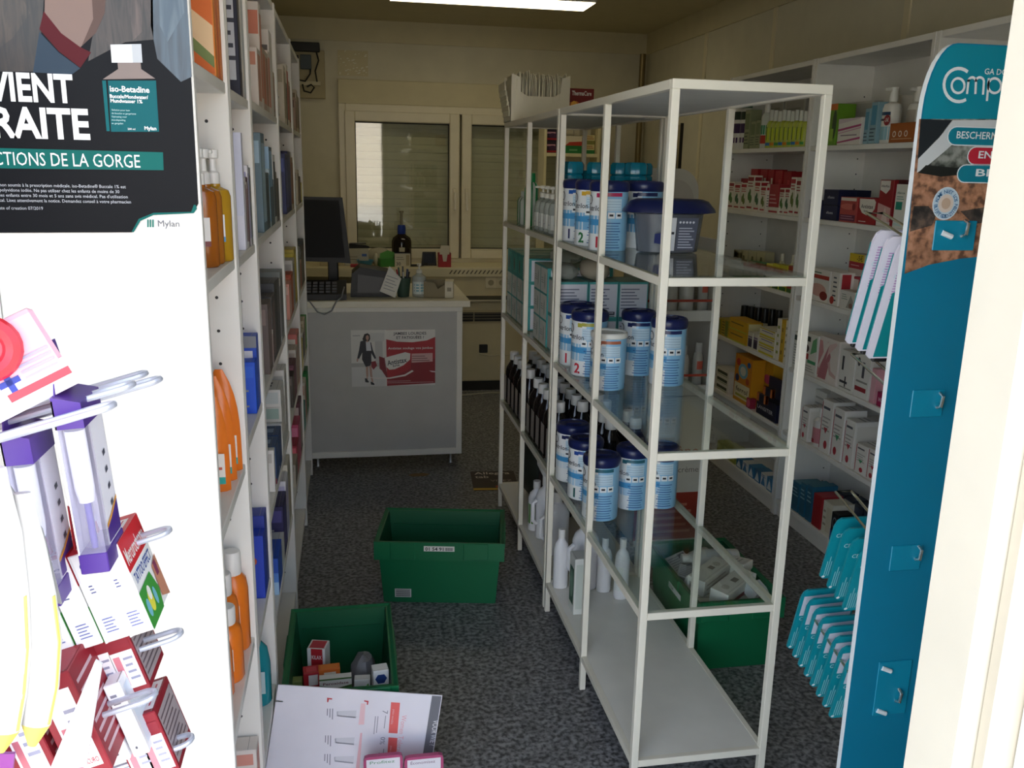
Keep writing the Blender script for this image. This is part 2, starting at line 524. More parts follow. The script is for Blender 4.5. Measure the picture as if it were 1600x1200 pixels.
for k in range(46):
    x = -.04+rnd.random()*.195; z = 2.18+(rnd.random()**1.6)*.16; s_ = .003+rnd.random()*.008
    q.flat([(x, z), (x+s_*1.5, z+s_*.3), (x+s_, z+s_), (x-s_*.3, z+s_*.7)], ((0, -.0012, 0), (1, 0, 0), (0, 0, 1), (0, -1, 0)), M('#f1eedc'), .0003)
part('white_scraps', q, sk)['kind'] = 'stuff'
q = thing('entry_phone', 'dark framed panel with a black phone on the right wall near the rear', 'intercom', (2.225, 5.97, 0))
b = MB(); b.box((-.012, -.11, 1.55), (0, .11, 1.87), M('#b9ae86', .5)); b.box((-.02, -.115, 1.54), (0, -.105, 1.88), M('#171613', .4)); part('panel', b, q)
b = MB(); b.box((-.05, -.06, 1.57), (-.012, .03, 1.72), M('#181715', .4), .006); part('handset', b, q)
# ------------------------------------------------------------------ left wall cabinets (five units, white, open)
cab_m = M('#efece4', .42); cab_in = M('#e9e6de', .5)
XL = -.207
hole = M('#2b2a28', .6)
UNITS = [(1.355, 1.752), (1.757, 2.135), (2.140, 2.985), (2.990, 3.785), (3.790, 4.455)]
LZ = [[1.385, 1.70, .98, .60, .25], [1.38, 1.695, 1.005, .55, .25], [1.385, 1.70, 1.01, .68, .38], [1.385, 1.70, 1.01, .68, .38], [1.385, 1.70, 1.01, .68, .38]]
TOPZ = 2.035
def cabinet(x0, x1, y0, y1, shelves, label, group, face, name='shelf_cabinet', holes=True):
    """an open bookcase-like unit; face = x of its front edges"""
    t = thing(name, label, 'cabinet', ((x0+x1)/2, (y0+y1)/2, 0), 0, group)
    T = lambda p: (p[0]-(x0+x1)/2, p[1]-(y0+y1)/2, p[2])
    bx = lambda lo, hi, m=cab_m, b=.0015: MB().box(T(lo), T(hi), m, b)
    back = x0 if face == x1 else x1
    for y in (y0, y1-.018):
        mb = bx((x0, y, 0), (x1, y+.018, TOPZ))
        if holes:
            yy = y-.0004 if y > y0 else y+.0184
            for z in [.16+.064*k for k in range(28)]:
                for dx in (.04, .23):
                    xx = face-dx if face == x1 else face+dx
                    if any(abs(z-s) < .03 for s in shelves): continue
                    mb.flat([(.0032*math.cos(g*PI/4), .0032*math.sin(g*PI/4)) for g in range(8)],
                            (Vector(T((xx, yy, z))), (1, 0, 0), (0, 0, 1), (0, -1 if y > y0 else 1, 0)), hole, .0001)
        part('side_panel', mb, t)
    bp = (x0, x0+.006) if face == x1 else (x1-.006, x1)
    part('back_panel', bx((bp[0], y0+.018, 0), (bp[1], y1-.018, TOPZ), cab_in, 0), t)
    inx = (x0+.006, x1-.004) if face == x1 else (x0+.004, x1-.006)
    for z in shelves:
        part('shelf', bx((inx[0], y0+.018, z-.020), (inx[1], y1-.018, z), cab_m), t)
    part('top_panel', bx((inx[0], y0+.018, TOPZ-.022), (inx[1], y1-.018, TOPZ)), t)
    part('bottom_panel', bx((inx[0], y0+.018, .060), (inx[1], y1-.018, .082)), t)
    kx = (x1-.03, x1-.012) if face == x1 else (x0+.012, x0+.03)
    part('plinth', bx((kx[0], y0+.018, 0), (kx[1], y1-.018, .060)), t)
    return t
LN = ['first white open cabinet of the left wall, nearest the entrance', 'second white open cabinet from the entrance on the left wall',
      'third white open cabinet from the entrance on the left wall', 'fourth white open cabinet from the entrance on the left wall',
      'fifth white open cabinet on the left wall, next to the counter']
for (a, b), s_, l in zip(UNITS, LZ, LN):
    cabinet(-.487, XL, a, b, s_, l, 'white cabinets along the left wall', XL)
# ---- right wall cabinets
XR = 1.945
RZ = [1.68, 1.38, 1.04, .715, .42]
for (a, b), l in zip(((2.040, 2.836), (2.842, 3.636), (3.642, 4.500)), ('white open cabinet on the right wall behind the teal display stand',
        'white open cabinet on the right wall with navy and red boxes', 'far white open cabinet on the right wall, seen through the glass rack')):
    cabinet(XR, 2.215, a, b, RZ, l, 'white cabinets along the right wall', XR)

# ------------------------------------------------------------------ glass rack in the middle: two units
steel = M('#efe9d8', .38)
glass_m = clear('#f7fbf9', .975, 'shelf_glass')
RX0, RX1 = .672, 1.036
SA, SB, SC, SD = 1.335, .93, .525, .117
def rack(y0, y1, label):
    t = thing('glass_shelf_rack', label, 'shelf rack', ((RX0+RX1)/2, (y0+y1)/2, 0), 0, 'white metal racks with glass shelves')
    cx, cy = (RX0+RX1)/2, (y0+y1)/2
    bx = lambda lo, hi, m, b=.0012: MB().box((lo[0]-cx, lo[1]-cy, lo[2]), (hi[0]-cx, hi[1]-cy, hi[2]), m, b)
    ym = cy
    for x in (RX0, RX1-.018):
        for y in (y0, ym-.009, y1-.018):
            part('post', bx((x, y, 0), (x+.018, y+.018, 1.73), steel), t)
    part('top_frame', bx((RX0, y0, 1.73), (RX1, y0+.018, 1.75), steel).box((RX0-cx, y1-.018-cy, 1.73), (RX1-cx, y1-cy, 1.75), steel, .001)
         .box((RX0-cx, y0+.018-cy, 1.73), (RX0+.018-cx, y1-.018-cy, 1.75), steel, .001).box((RX1-.018-cx, y0+.018-cy, 1.73), (RX1-cx, y1-.018-cy, 1.75), steel, .001), t)
    part('top_panel', bx((RX0+.018, y0+.018, 1.735), (RX1-.018, y1-.018, 1.748), M('#d9d8d2', .5), 0), t)
    for z in (SA, SB, SC, SD):
        for x in (RX0, RX1-.018):
            for a, b in ((y0+.018, ym-.009), (ym+.009, y1-.018)):
                part('rail', bx((x+.001, a, z-.020), (x+.017, b, z-.001), steel), t)
        for y in (y0, y1-.018):
            part('cross_rail', bx((RX0+.018, y+.001, z-.020), (RX1-.018, y+.017, z-.001), steel), t)
        if z > SD:
            part('glass_shelf', bx((RX0+.004, y0+.004, z-.001), (RX1-.004, y1-.004, z+.004), glass_m, 0), t)
    part('bottom_panel', bx((RX0+.014, y0+.014, SD-.010), (RX1-.014, y1-.014, SD-.002), M('#efece2', .35), 0), t)
    return t
rack(1.847, 2.866, 'near white metal rack with glass shelves, its bottom shelf empty')
rack(2.884, 3.903, 'far white metal rack with glass shelves, holding dark bottles')
def glass_lip(): pass
# ------------------------------------------------------------------ entrance side: poster on the white end panel
PY = 1.3535
PF = ((0, PY, 0), (1, 0, 0), (0, 0, 1), (0, -1, 0))
def pp(x, y):
    q = U(x, y, Y=PY); return (q.x, q.z)
def ppl(*L): return [pp(x, y) for x, y in L]
# white filler board closing the gap left of the first cabinet
struct('trim_10', MB().box((-1.15, 1.3552, 0), (-.488, 1.40, CEIL), cab_m))
po = thing('poster', 'large black pharmacy poster with a bottle of mouthwash on the white end panel', 'poster', (0, 0, 0))
mb = MB()
mb.prism(ppl((-90, -70), (288, -70), (310, 318), (303, 331), (240, 334), (218, 343), (207, 363), (-90, 364)), PF, .001, M('#0d0f14', .4, 0, 'print'))
part('sheet', mb, po)
mb = MB(); k = .0012
def dim_(h, f=.66):
    return '#'+''.join('%02x' % int(int(h[i:i+2], 16)*(f if h not in ('#f2f3f4', '#c6cace') else .92)) for i in (1, 3, 5))
def hairy(c1, c2, sc_):
    c1, c2 = dim_(c1, .6), dim_(c2, .6)
    m = bpy.data.materials.new('hair_print'); m.use_nodes = True; n = m.node_tree.nodes; L = m.node_tree.links
    tc = n.new('ShaderNodeTexCoord'); mp = n.new('ShaderNodeMapping'); mp.inputs['Scale'].default_value = (sc_, 1, sc_*.12); mp.inputs['Rotation'].default_value = (0, R(12), 0)
    nz = n.new('ShaderNodeTexNoise'); nz.inputs['Scale'].default_value = 1; nz.inputs['Detail'].default_value = 5; nz.inputs['Distortion'].default_value = 1.2
    cr = n.new('ShaderNodeValToRGB'); e = cr.color_ramp.elements; e[0].position = .36; e[0].color = lin(c1); e[1].position = .66; e[1].color = lin(c2)
    L.new(tc.outputs['Object'], mp.inputs[0]); L.new(mp.outputs[0], nz.inputs['Vector']); L.new(nz.outputs[0], cr.inputs[0]); L.new(cr.outputs[0], n['Principled BSDF'].inputs['Base Color']); n['Principled BSDF'].inputs['Roughness'].default_value = .35
    return m
HAIR = {'#332821': hairy('#1c1613', '#4a382c', 120), '#463529': hairy('#241b15', '#6a5240', 120), '#3a2f2b': hairy('#1f1917', '#5c4a44', 140), '#6b544c': hairy('#3a2c28', '#8a7068', 140), '#59748c': hairy('#46586a', '#6f8ca4', 60), '#7d97ab': hairy('#5f7d96', '#92abbd', 50)}
def PL(c, off, *L): mb.flat(ppl(*L), PF, HAIR.get(c) or M(dim_(c), .4, 0, 'print'), off)
PL('#59748c', k, (236, -70), (288, -70), (300, 120), (283, 128), (246, 92), (236, 40))
PL('#7d97ab', k+.0001, (248, -70), (284, -70), (288, 20), (262, 66), (250, 40))
PL('#332821', k, (-90, -70), (74, -70), (66, 40), (58, 112), (-90, 112))
PL('#463529', k+.0001, (-90, -20), (20, -30), (48, 20), (20, 60), (-20, 90), (-90, 90))
PL('#3a2f2b', k, (164, -70), (238, -70), (240, 62), (196, 66), (172, 78), (138, 96), (148, 40))
PL('#6b544c', k+.0001, (206, -70), (226, -70), (222, 50), (208, 64), (204, 20))
PL('#c2a59a', k+.0001, (72, -70), (170, -70), (164, 20), (150, 52), (126, 74), (96, 55), (70, 22))
PL('#8a6f68', k+.0002, (140, -70), (170, -70), (164, 20), (150, 52), (128, 72), (146, 30))
PL('#7a222c', k+.0003, (69, 18), (96, 52), (126, 74), (143, 82), (126, 106), (92, 80), (62, 46))
PL('#4d6277', k+.0003, (62, 50), (92, 82), (126, 107), (112, 117), (52, 113))
# bottle
PL('#c9b5ae', k+.0003, (184, 98), (220, 98), (221, 108), (243, 123), (161, 124), (185, 108))
PL('#f2f3f4', k+.0004, (173, 70), (221, 69), (223, 98), (175, 98)); PL('#c6cace', k+.0005, (206, 70), (221, 69), (223, 98), (208, 98))
PL('#12929a', k+.0004, (160, 126), (166, 126), (172, 205), (167, 205)); PL('#118b94', k+.0004, (169, 126), (244, 126), (249, 206), (174, 206))
PL('#12958c', k+.0003, (-90, 229), (255, 238), (256, 266), (-90, 262))
PL('#12958c', k-.0001, (299, 331), (303, 320), (306, 320), (308, 326), (303, 333), (240, 336), (220, 345), (209, 363), (206, 362), (217, 342), (240, 332.5))
part('picture', mb, po)
mb = MB()
def PT(s, x, y, h, c='#f4f4f2', al='l', off=.002, wd=None, bold=.02):
    a = pp(x, y); b = pp(x, y-h)
    wdm = (pp(x+wd, y)[0]-a[0]) if wd else None
    mb.text(s, PF, a[0], a[1], b[1]-a[1], M(c, .4), off, al, bold, wdm)
PT('VIENT', 117, 160, 42, al='r', bold=.03, wd=126); PT('RAITE', 142, 217, 45, al='r', bold=.03, wd=147)
PT('CTIONS DE LA GORGE', 220, 262, 20, al='r', bold=.0, wd=217)
PT('iso-Betadine', 172, 143, 9, wd=62); PT('Buccale/Mondwater/', 172, 153, 5.5, wd=60); PT('Mundwasser 1%', 173, 160, 5.5, wd=50)
for i, s in enumerate(('Solution pour bain', 'de bouche et gargarisme', 'Oplossing voor', 'mondspoeling', 'en gorgelen')): PT(s, 175, 173+i*5.2, 2.6, '#bfe3e2', bold=0)
PT('200 ml', 200, 203, 3, bold=0); PT('Mylan', 226, 203, 5.5)
for i, s in enumerate(('non soumis à la prescription médicale. iso-Betadine® Buccale 1% est', 'polyvidone iodée. Ne pas utiliser chez les enfants de moins de 30',
                       'les enfants entre 30 mois et 5 ans sans avis médical. Pas d\'utilisation', 'cal. Lisez attentivement la notice. Demandez conseil à votre pharmacien')):
    PT(s, 0, 291+i*8, 5, '#b9bcc2', bold=.004, wd=(197, 187, 200, 205)[i])
PT('Date of creation 07/2019', -6, 327, 5, '#b9bcc2', bold=0, wd=74)
part('lettering', mb, po)
mb = MB(); PT('Mylan', 246, 354, 10, '#5a5c66', off=.0004, bold=.0)
for i in range(3): PL('#45b7a4', .0004, (230+i*4, 343), (232.4+i*4, 343), (232.4+i*4, 355), (230+i*4, 355))
part('logo', mb, po)

# ------------------------------------------------------------------ goods in the left cabinets
LAB = {0: 'first', 1: 'second', 2: 'third', 3: 'fourth', 4: 'fifth'}
def lcart(u, lv, y, wd, h, d, base, dec, label, name='carton', cat='box', xf=-.213, up=0, grp=None):
    z = LZ[u][lv]+.0006+up
    nxt = [q for q in LZ[u]+[TOPZ] if q > LZ[u][lv]+.05]
    h = min(h, min(nxt)-.026-z)
    return carton(label, (wd, d, h), (xf-d/2, y, z), PI/2, base, dec, cat, name, grp or 'goods in the left cabinets')
def bookline(c): return [('L', 'r', .05, .7, .95, .92, c), ('L', 'l', .1, .1, .8, .6, 5, GREY), ('F', 'r', .08, .1, .92, .9, c)]
LVN = ['second', 'top', 'third', 'fourth', 'fifth']
CN = ['nearest', 'second', 'third', 'fourth', 'fifth']
def lrow(u, lv, yend, items):
    """items from the far end towards the entrance: (thickness, height, depth, colour, accent, words)"""
    y = yend; n = len(items)
    for i, q in enumerate(items):
        wd, h, d, c, a, words = q[:6]
        y -= wd/2
        dec = q[6] if len(q) > 6 else bookline(a)
        lcart(u, lv, y, wd-.002, h, d, c, dec, '%s, %s from the rear, %s shelf of %s left cabinet' % (words, ORD[i], LVN[lv], CN[u]))
        y -= wd/2
odec = lambda c: [('L', 'r', .02, .02, .98, .98, '#e2702a'), ('L', 'p', [(.02, .5), (.5, .25), (.98, .1), (.98, .3), (.5, .45), (.02, .72)], c), ('L', 'p', [(.1, .36), (.6, .18), (.98, .05), (.98, .12), (.6, .26), (.1, .46)], '#7b8c50'), ('L', 'r', .05, .75, .5, .98, '#d9502a')]
lrow(0, 1, 1.728, [(.03, .30, .13, '#e8812e', '#f0d8a8', 'orange carton with cream wave', odec('#ecd9b4')), (.028, .26, .12, '#e06a2a', WHT, 'orange carton with red corner', odec('#f0b67c')), (.03, .27, .11, '#e98a3a', WHT, 'pale orange carton', odec('#f3cfa0'))])
for i, (y, xo, c) in enumerate(((1.69, -.215, '#b58a1e'), (1.64, -.224, '#a8651a'), (1.59, -.226, '#a35c18'))):
    t = thing('pump_bottle', ('yellow amber pump bottle with blue striped label, rear of three in nearest left cabinet', 'amber brown pump bottle between two others in nearest left cabinet', 'amber brown pump bottle, front of three in nearest left cabinet')[i], 'bottle', (xo-.02, y, LZ[0][0]+.0006), 0, 'amber pump bottles')
    t.scale = (.8, .8, .8)
    b = MB(); b.lathe([(.030, 0), (.034, .004), (.034, .145), (.030, .158), (.014, .166), (.013, .174)], M(c, .2), seg=20, sx=1.05, sy=.72); part('bottle', b, t)
    b = MB()
    b.add([(.0365*math.cos(a), -.0255*abs(math.sin(a))-.0008, z) for a in (-1.9, -1.55, -1.2, -.9) for z in (.045, .105)], [(0, 2, 3, 1), (2, 4, 5, 3), (4, 6, 7, 5)], M('#f0ede6', .5), True)
    b.add([(.0368*math.cos(a), -.0257*abs(math.sin(a))-.001, z) for a in (-1.9, -1.55, -1.2, -.9) for z in (.045, .056)], [(0, 2, 3, 1), (2, 4, 5, 3), (4, 6, 7, 5)], M('#7a3030' if i else '#3f8fc0', .5), True)
    part('paper_label', b, t)
    b = MB(); b.lathe([(.014, .172), (.014, .195), (.008, .2), (.007, .225), (.014, .228), (.014, .245), (0, .247)], M('#f1efe9', .35), seg=14); b.box((-.004, -.034, .236), (.004, 0, .245), M('#f1efe9', .35), .002); part('pump', b, t)
# orange refill pouches
for i in range(3):
    y = 1.70-i*.056
    t = thing('refill_pouch', '%s refill pouch with white and teal label, third shelf of nearest left cabinet' % ('rear orange', 'middle orange', 'front orange')[i], 'pouch', (-.247-.004*i, y, LZ[0][2]+.0006), 0, 'orange refill pouches')
    b = MB(); n = 9; V = []; F = []
    for r in range(n):
        f = r/(n-1); z = .20*f; w2 = .035*(1-.8*f**4); th = .018*(math.sin(PI*min(1, f*.8+.25)))*(1-f**4)+.0015
        for q in range(10):
            a = 2*PI*q/10; V.append((w2*math.cos(a), th*math.sin(a), z))
    for r in range(n-1):
        for q in range(10): F.append((r*10+q, r*10+(q+1) % 10, (r+1)*10+(q+1) % 10, (r+1)*10+q))
    F.append(tuple(range(10))[::-1]); F.append(tuple((n-1)*10+q for q in range(10)))
    b.add(V, F, M('#ea7a26', .28), True); part('pouch_body', b, t)
    b = MB(); b.flat([(-.02, .03), (.029, .03), (.029, .075), (-.02, .075)], ((0, -.0195, 0), (1, 0, 0), (0, 0, 1), (0, -1, 0)), '#efe7dc'); b.flat([(-.02, .018), (.029, .018), (.029, .031), (-.02, .031)], ((0, -.0196, 0), (1, 0, 0), (0, 0, 1), (0, -1, 0)), '#2ba79e'); b.flat([(-.014, .045), (.024, .045), (.024, .05), (-.014, .05)], ((0, -.0199, 0), (1, 0, 0), (0, 0, 1), (0, -1, 0)), '#c9604a'); part('paper_label', b, t)
for i in range(4):
    y = 1.70-i*.058; x = -.243-(i % 2)*.012
    t = thing('spray_bottle', '%s orange spray bottle with white cap, fourth shelf of nearest left cabinet' % ('rearmost', 'third', 'second', 'front')[i], 'bottle', (x, y, LZ[0][3]+.0006), 0, 'orange spray bottles')
    h = (.21, .19, .15, .14)[i]
    b = MB(); b.lathe([(.026, 0), (.029, .005), (.029, h*.62), (.026, h*.72), (.015, h*.78)], M('#ec7c22', .28), seg=16); part('bottle', b, t)
    b = MB(); b.lathe([(.017, h*.77), (.018, h*.8), (.018, h*.98), (.016, h), (0, h)], M('#eeebe5', .35), seg=16); part('cap', b, t)
    b = MB(); b.flat([(-.014, h*.2), (.014, h*.2), (.014, h*.5), (-.014, h*.5)], ((0, -.0295, 0), (1, 0, 0), (0, 0, 1), (0, -1, 0)), '#f2e8da'); b.flat([(-.012, h*.1), (.012, h*.1), (.012, h*.16), (-.012, h*.16)], ((0, -.0296, 0), (1, 0, 0), (0, 0, 1), (0, -1, 0)), '#8d86b8'); part('paper_label', b, t)
lrow(0, 4, 1.728, [(.05, .12, .14, '#eadfd6', '#e09a8a', 'white and pink carton')])
# second cabinet
lrow(1, 1, 2.112, [(.04, .26, .09, '#cfd3d6', '#34373f', 'grey carton with dark picture', [('L', 'r', .05, .3, .95, .98, '#70767e'), ('L', 'r', 0, .14, 1, .3, '#e0b23a'), ('L', 'r', 0, 0, 1, .14, '#383c48')]),
                   (.03, .34, .085, '#e9e8e4', '#3a3d48', 'white carton with navy foot', [('L', 'r', .1, .35, .9, .95, '#9da1a6'), ('L', 'l', .15, .4, .85, .9, 8, '#55585e'), ('L', 'r', 0, 0, 1, .16, '#2b2c52')]),
                   (.04, .33, .075, '#22263a', '#e9e9e6', 'dark navy carton with white stripe', [('L', 'r', .5, .1, .9, .95, '#c9ccd2'), ('L', 'l', .52, .2, .9, .9, 9, '#3a3d48')])])
lrow(1, 0, 2.112, [(.035, .17, .05, '#8d8f8a', '#6b6e68', 'grey green booklet box'), (.03, .175, .07, '#efedf2', '#b8b6dc', 'white and lilac carton'), (.02, .15, .06, '#4d3742', '#8d7078', 'narrow plum carton'), (.02, .14, .065, '#e8e1dc', '#a07078', 'narrow white carton'), (.024, .15, .06, '#e3dfda', '#7f6a70', 'ivory carton'),
                   (.03, .24, .05, '#e8e8f4', '#3b3fae', 'tall white carton with violet side', [('L', 'r', 0, .25, .6, 1, '#4146b4'), ('L', 'r', .6, .3, 1, 1, '#dfe2f4')])])
lrow(1, 2, 2.112, [(.05, .17, .09, '#1f4fc0', '#e8e8ea', 'blue carton with white window', [('L', 'r', 0, .84, 1, 1, '#8a8d92'), ('L', 'r', .1, .6, .9, .8, '#f0f0f0'), ('L', 'e', .5, .55, .3, .1, '#e07a50')]), (.05, .12, .08, '#1d58d8', '#2a66e0', 'bright blue carton')])
lrow(1, 3, 2.112, [(.06, .19, .085, '#2b3f9c', '#d8703a', 'blue carton with orange swirl', [('L', 'e', .4, .8, .3, .1, '#d86a4a'), ('L', 'e', .6, .35, .3, .12, '#c9602e')]), (.05, .16, .08, '#2546c0', '#c85a3a', 'blue carton with orange dots', [('L', 'e', .5, .6, .3, .1, '#c85a3a')])])
t = thing('mouthwash_bottle', 'teal mouthwash bottle with black striped cap on a low shelf of the left wall', 'bottle', (-.255, 2.04, LZ[1][4]+.0006))
b = MB(); b.lathe([(.038, 0), (.042, .006), (.042, .11), (.036, .15), (.02, .17), (.018, .18)], plastic_clear('#1796a2', .85, .12), seg=20, sy=.7); part('bottle', b, t)
b = MB(); b.lathe([(.022, .178), (.024, .182), (.022, .225), (.018, .232), (0, .233)], M('#1a1a1c', .4), seg=16, mats=lambda i, a: M('#e6e6e6') if a and int(a*16/(2*PI)) % 4 == 0 else M('#1a1a1c', .4)); part('cap', b, t)
b = MB(); b.flat([(-.03, .04), (.03, .04), (.03, .10), (-.03, .10)], ((0, -.0305, 0), (1, 0, 0), (0, 0, 1), (0, -1, 0)), '#c6dfe0'); part('paper_label', b, t)
# third cabinet
lrow(2, 1, 2.955, [(.06, .13, .06, '#c4b49a', '#b08a70', 'tan carton'), (.10, .235, .10, '#efe8e0', '#6a625c', 'white carton marked at top', [('L', 'r', .05, .75, .95, .82, '#6f6a66'), ('L', 'r', .1, .35, .9, .5, '#e3a08c')]), (.07, .17, .08, '#f0e2da', '#e0907a', 'pink and white carton'),
                   (.08, .16, .10, '#cdbfae', '#b87a5e', 'beige and rust carton'), (.09, .16, .11, '#c2ab98', '#d07a5a', 'brown and coral carton'), (.06, .26, .05, '#efe6dc', '#e08a70', 'tall white carton with coral band'), (.09, .14, .09, '#e8ddd2', '#d8967c', 'cream carton with coral band')])
lrow(2, 0, 2.955, [(.08, .13, .06, '#6e6c68', '#53524f', 'dark grey carton'), (.04, .15, .07, '#8a8780', '#5a5855', 'grey carton'), (.08, .20, .05, '#dfe2e2', '#3a4a58', 'white carton with dark edge'), (.03, .13, .08, '#4f6674', '#3f5664', 'slate blue carton'), (.10, .22, .10, '#5a727e', '#bcd6e8', 'slate carton with pale blue top', [('L', 'r', 0, .6, 1, 1, '#9fc3dc'), ('L', 'r', .55, .05, .8, .95, '#4a9cd0'), ('F', 'r', .05, .5, .95, .95, '#8fb8d4')]), (.03, .16, .09, '#d7ecf4', '#6fb6de', 'white and sky blue carton'), (.10, .15, .12, '#4d6670', '#3f555f', 'dark slate carton'), (.10, .25, .10, '#6d8590', '#a9c6d6', 'tall grey blue carton')])
lrow(2, 2, 2.955, [(.10, .22, .07, '#8f938e', '#6d7370', 'grey green carton'), (.05, .20, .08, '#e8e8e6', '#9a9ea4', 'white and silver carton'), (.09, .21, .10, '#57595a', '#c3b88a', 'dark grey carton with gold stripe', [('L', 'r', 0, .95, 1, 1, '#3a3b3c'), ('L', 'r', .7, .1, .95, .95, '#b5a56c')]), (.10, .215, .12, '#4b4d4f', '#3d3f41', 'charcoal carton'), (.10, .19, .13, '#5b5653', '#7c6a66', 'brown grey carton'), (.03, .10, .09, '#efeae6', '#c8a8a8', 'small white carton'), (.10, .19, .13, '#6a5d58', '#8d7a74', 'mauve brown carton')])
lrow(2, 3, 2.955, [(.10, .235, .10, '#dedcd4', '#c5c3bc', 'plain white carton')])
for i, (dx, y, z, wd, h, d, c, a, tx) in enumerate(((0, 2.78, 0, .17, .055, .13, '#dddbd2', '#b9d2c6', 'white carton with green panel'), (0, 2.76, .056, .15, .05, .12, '#e4e2da', '#c3d8cd', 'white carton with mint panel'), (0, 2.77, .107, .14, .05, .11, '#dbd9d0', '#a9c3b6', 'white carton with sage panel'), (0, 2.75, .158, .13, .055, .10, '#e6e4de', '#cfd6d2', 'white carton lying highest'))):
    lcart(2, 3, y, wd, h, d, c, [('L', 'r', .08, .2, .92, .85, a), ('T', 't', 'B2', .3, .3, .4, DGREY)], '%s in the flat stack, fourth shelf of third left cabinet' % tx, up=z)
for i, (y, c, a, tx) in enumerate(((2.60, '#2e4a78', '#c9d2e4', 'blue carton with pale lettering'), (2.49, '#34507e', '#8b2f3a', 'blue carton with red foot'))):
    lcart(2, 3, y, .10, .11, .12, c, [('T', 'r', .3, .15, .7, .85, '#93a7c6'), ('L', 'r', 0, 0, 1, .15, a), ('L', 'r', .2, .3, .8, .8, '#3d5c90')], '%s in front of the flat stack, third left cabinet' % tx)
lcart(2, 3, 2.39, .03, .12, .12, '#efece6', bookline('#cfcac2'), 'thin white carton before the blue cartons, third left cabinet')
lrow(2, 4, 2.955, [(.12, .22, .09, '#d8d2c0', '#b8b098', 'cream carton'), (.10, .20, .08, '#e7e6ec', '#c0bedc', 'white carton with lilac top'), (.14, .17, .10, '#2d2a5a', '#4c4888', 'deep violet carton'), (.10, .09, .10, '#dfe0dc', '#3c8f9c', 'white and teal carton', [('L', 'r', 0, .4, 1, .7, '#2a9aa4'), ('L', 'r', 0, .7, 1, 1, '#22265a')]), (.14, .11, .12, '#2a58c0', '#9cc4ee', 'light blue shaded carton', [('L', 'r', 0, 0, 1, .35, '#a8d0f2'), ('L', 'r', 0, .35, 1, .6, '#5a90e0')])])
# fourth and fifth
lrow(3, 1, 3.76, [(.10, .17, .10, '#cdb8a2', '#a05a40', 'tan carton'), (.10, .22, .10, '#e6dfcf', '#c23a2a', 'white carton with red mark'), (.05, .15, .08, '#4a3f36', '#2c2622', 'dark brown carton'), (.12, .20, .09, '#d9cfba', '#b3a88f', 'cream carton')])
lrow(3, 0, 3.76, [(.10, .20, .05, '#b9ab8e', '#a06a4e', 'tan carton'), (.06, .22, .06, '#d8d2c4', '#b0664a', 'white and rust carton'), (.16, .22, .09, '#262e5e', '#3d4a8a', 'navy carton'), (.14, .21, .10, '#2f386c', '#4c5a9c', 'indigo carton')])
lrow(3, 2, 3.76, [(.14, .22, .11, '#c9b23a', '#e6d24a', 'yellow edged carton'), (.12, .19, .10, '#d5d3cc', '#b5b3ae', 'white carton'), (.12, .15, .11, '#c0502e', '#e0805a', 'brick orange carton'), (.12, .13, .09, '#e6a08c', '#f0c8b8', 'salmon carton')])
lrow(3, 3, 3.76, [(.14, .21, .10, '#d8786c', '#e8dcd0', 'white carton framed in red', [('L', 'r', .08, .05, .92, .9, '#e0d8c8'), ('F', 'r', .08, .06, .92, .92, '#d8cfbf')]), (.12, .17, .09, '#dcd4c6', '#c8b8a8', 'ivory carton'), (.14, .14, .10, '#6e3a48', '#8a5464', 'maroon carton'), (.10, .12, .11, '#524840', '#7a6c60', 'brown carton')])
lrow(3, 4, 3.76, [(.14, .22, .10, '#5c2c38', '#c9b8b0', 'maroon bag box'), (.14, .17, .08, '#c84a70', '#e080a0', 'magenta carton'), (.12, .12, .10, '#a82a40', '#d86a78', 'crimson carton'), (.14, .09, .11, '#b8b0a0', '#948c7c', 'grey beige carton')])
lrow(4, 1, 4.43, [(.12, .16, .10, '#a08c6c', '#6a5844', 'tan carton'), (.10, .18, .10, '#d6cbb2', '#8d7c60', 'cream carton'), (.10, .14, .10, '#b89a84', '#7a5848', 'brown pink carton')])
lrow(4, 0, 4.43, [(.12, .09, .10, '#c8bc5a', '#e0d46a', 'yellow green carton'), (.12, .12, .10, '#3a2c3e', '#6a5470', 'dark plum carton'), (.12, .15, .10, '#d4c8b0', '#9a8c74', 'cream carton')])
lrow(4, 2, 4.43, [(.14, .20, .10, '#4b4a44', '#706e64', 'dark olive carton'), (.14, .18, .10, '#5a5850', '#8a867a', 'brown olive carton'), (.14, .13, .10, '#d9b8a8', '#c07a68', 'pale coral carton'), (.10, .2, .09, '#d6dcd4', '#9aaea0', 'white glass jar carton')])
lrow(4, 3, 4.43, [(.12, .16, .10, '#4ea63a', '#7ccc5a', 'bright green carton'), (.14, .17, .10, '#cfc7a8', '#a8a080', 'beige carton'), (.14, .14, .10, '#e4e0d2', '#3a3d40', 'white carton with dark print'), (.10, .12, .1, '#d6c44a', '#efe07a', 'yellow carton')])
lrow(4, 4, 4.43, [(.12, .20, .10, '#1f7f34', '#38a04e', 'dark green carton'), (.12, .16, .10, '#2a8a3c', '#d8cc3a', 'green carton with yellow foot', [('L', 'r', 0, 0, 1, .35, '#d8c83a')]), (.12, .20, .1, '#cfc9b6', '#b06a4a', 'cream carton with rust top'), (.12, .12, .1, '#2f7d74', '#5aa89c', 'teal green carton')])
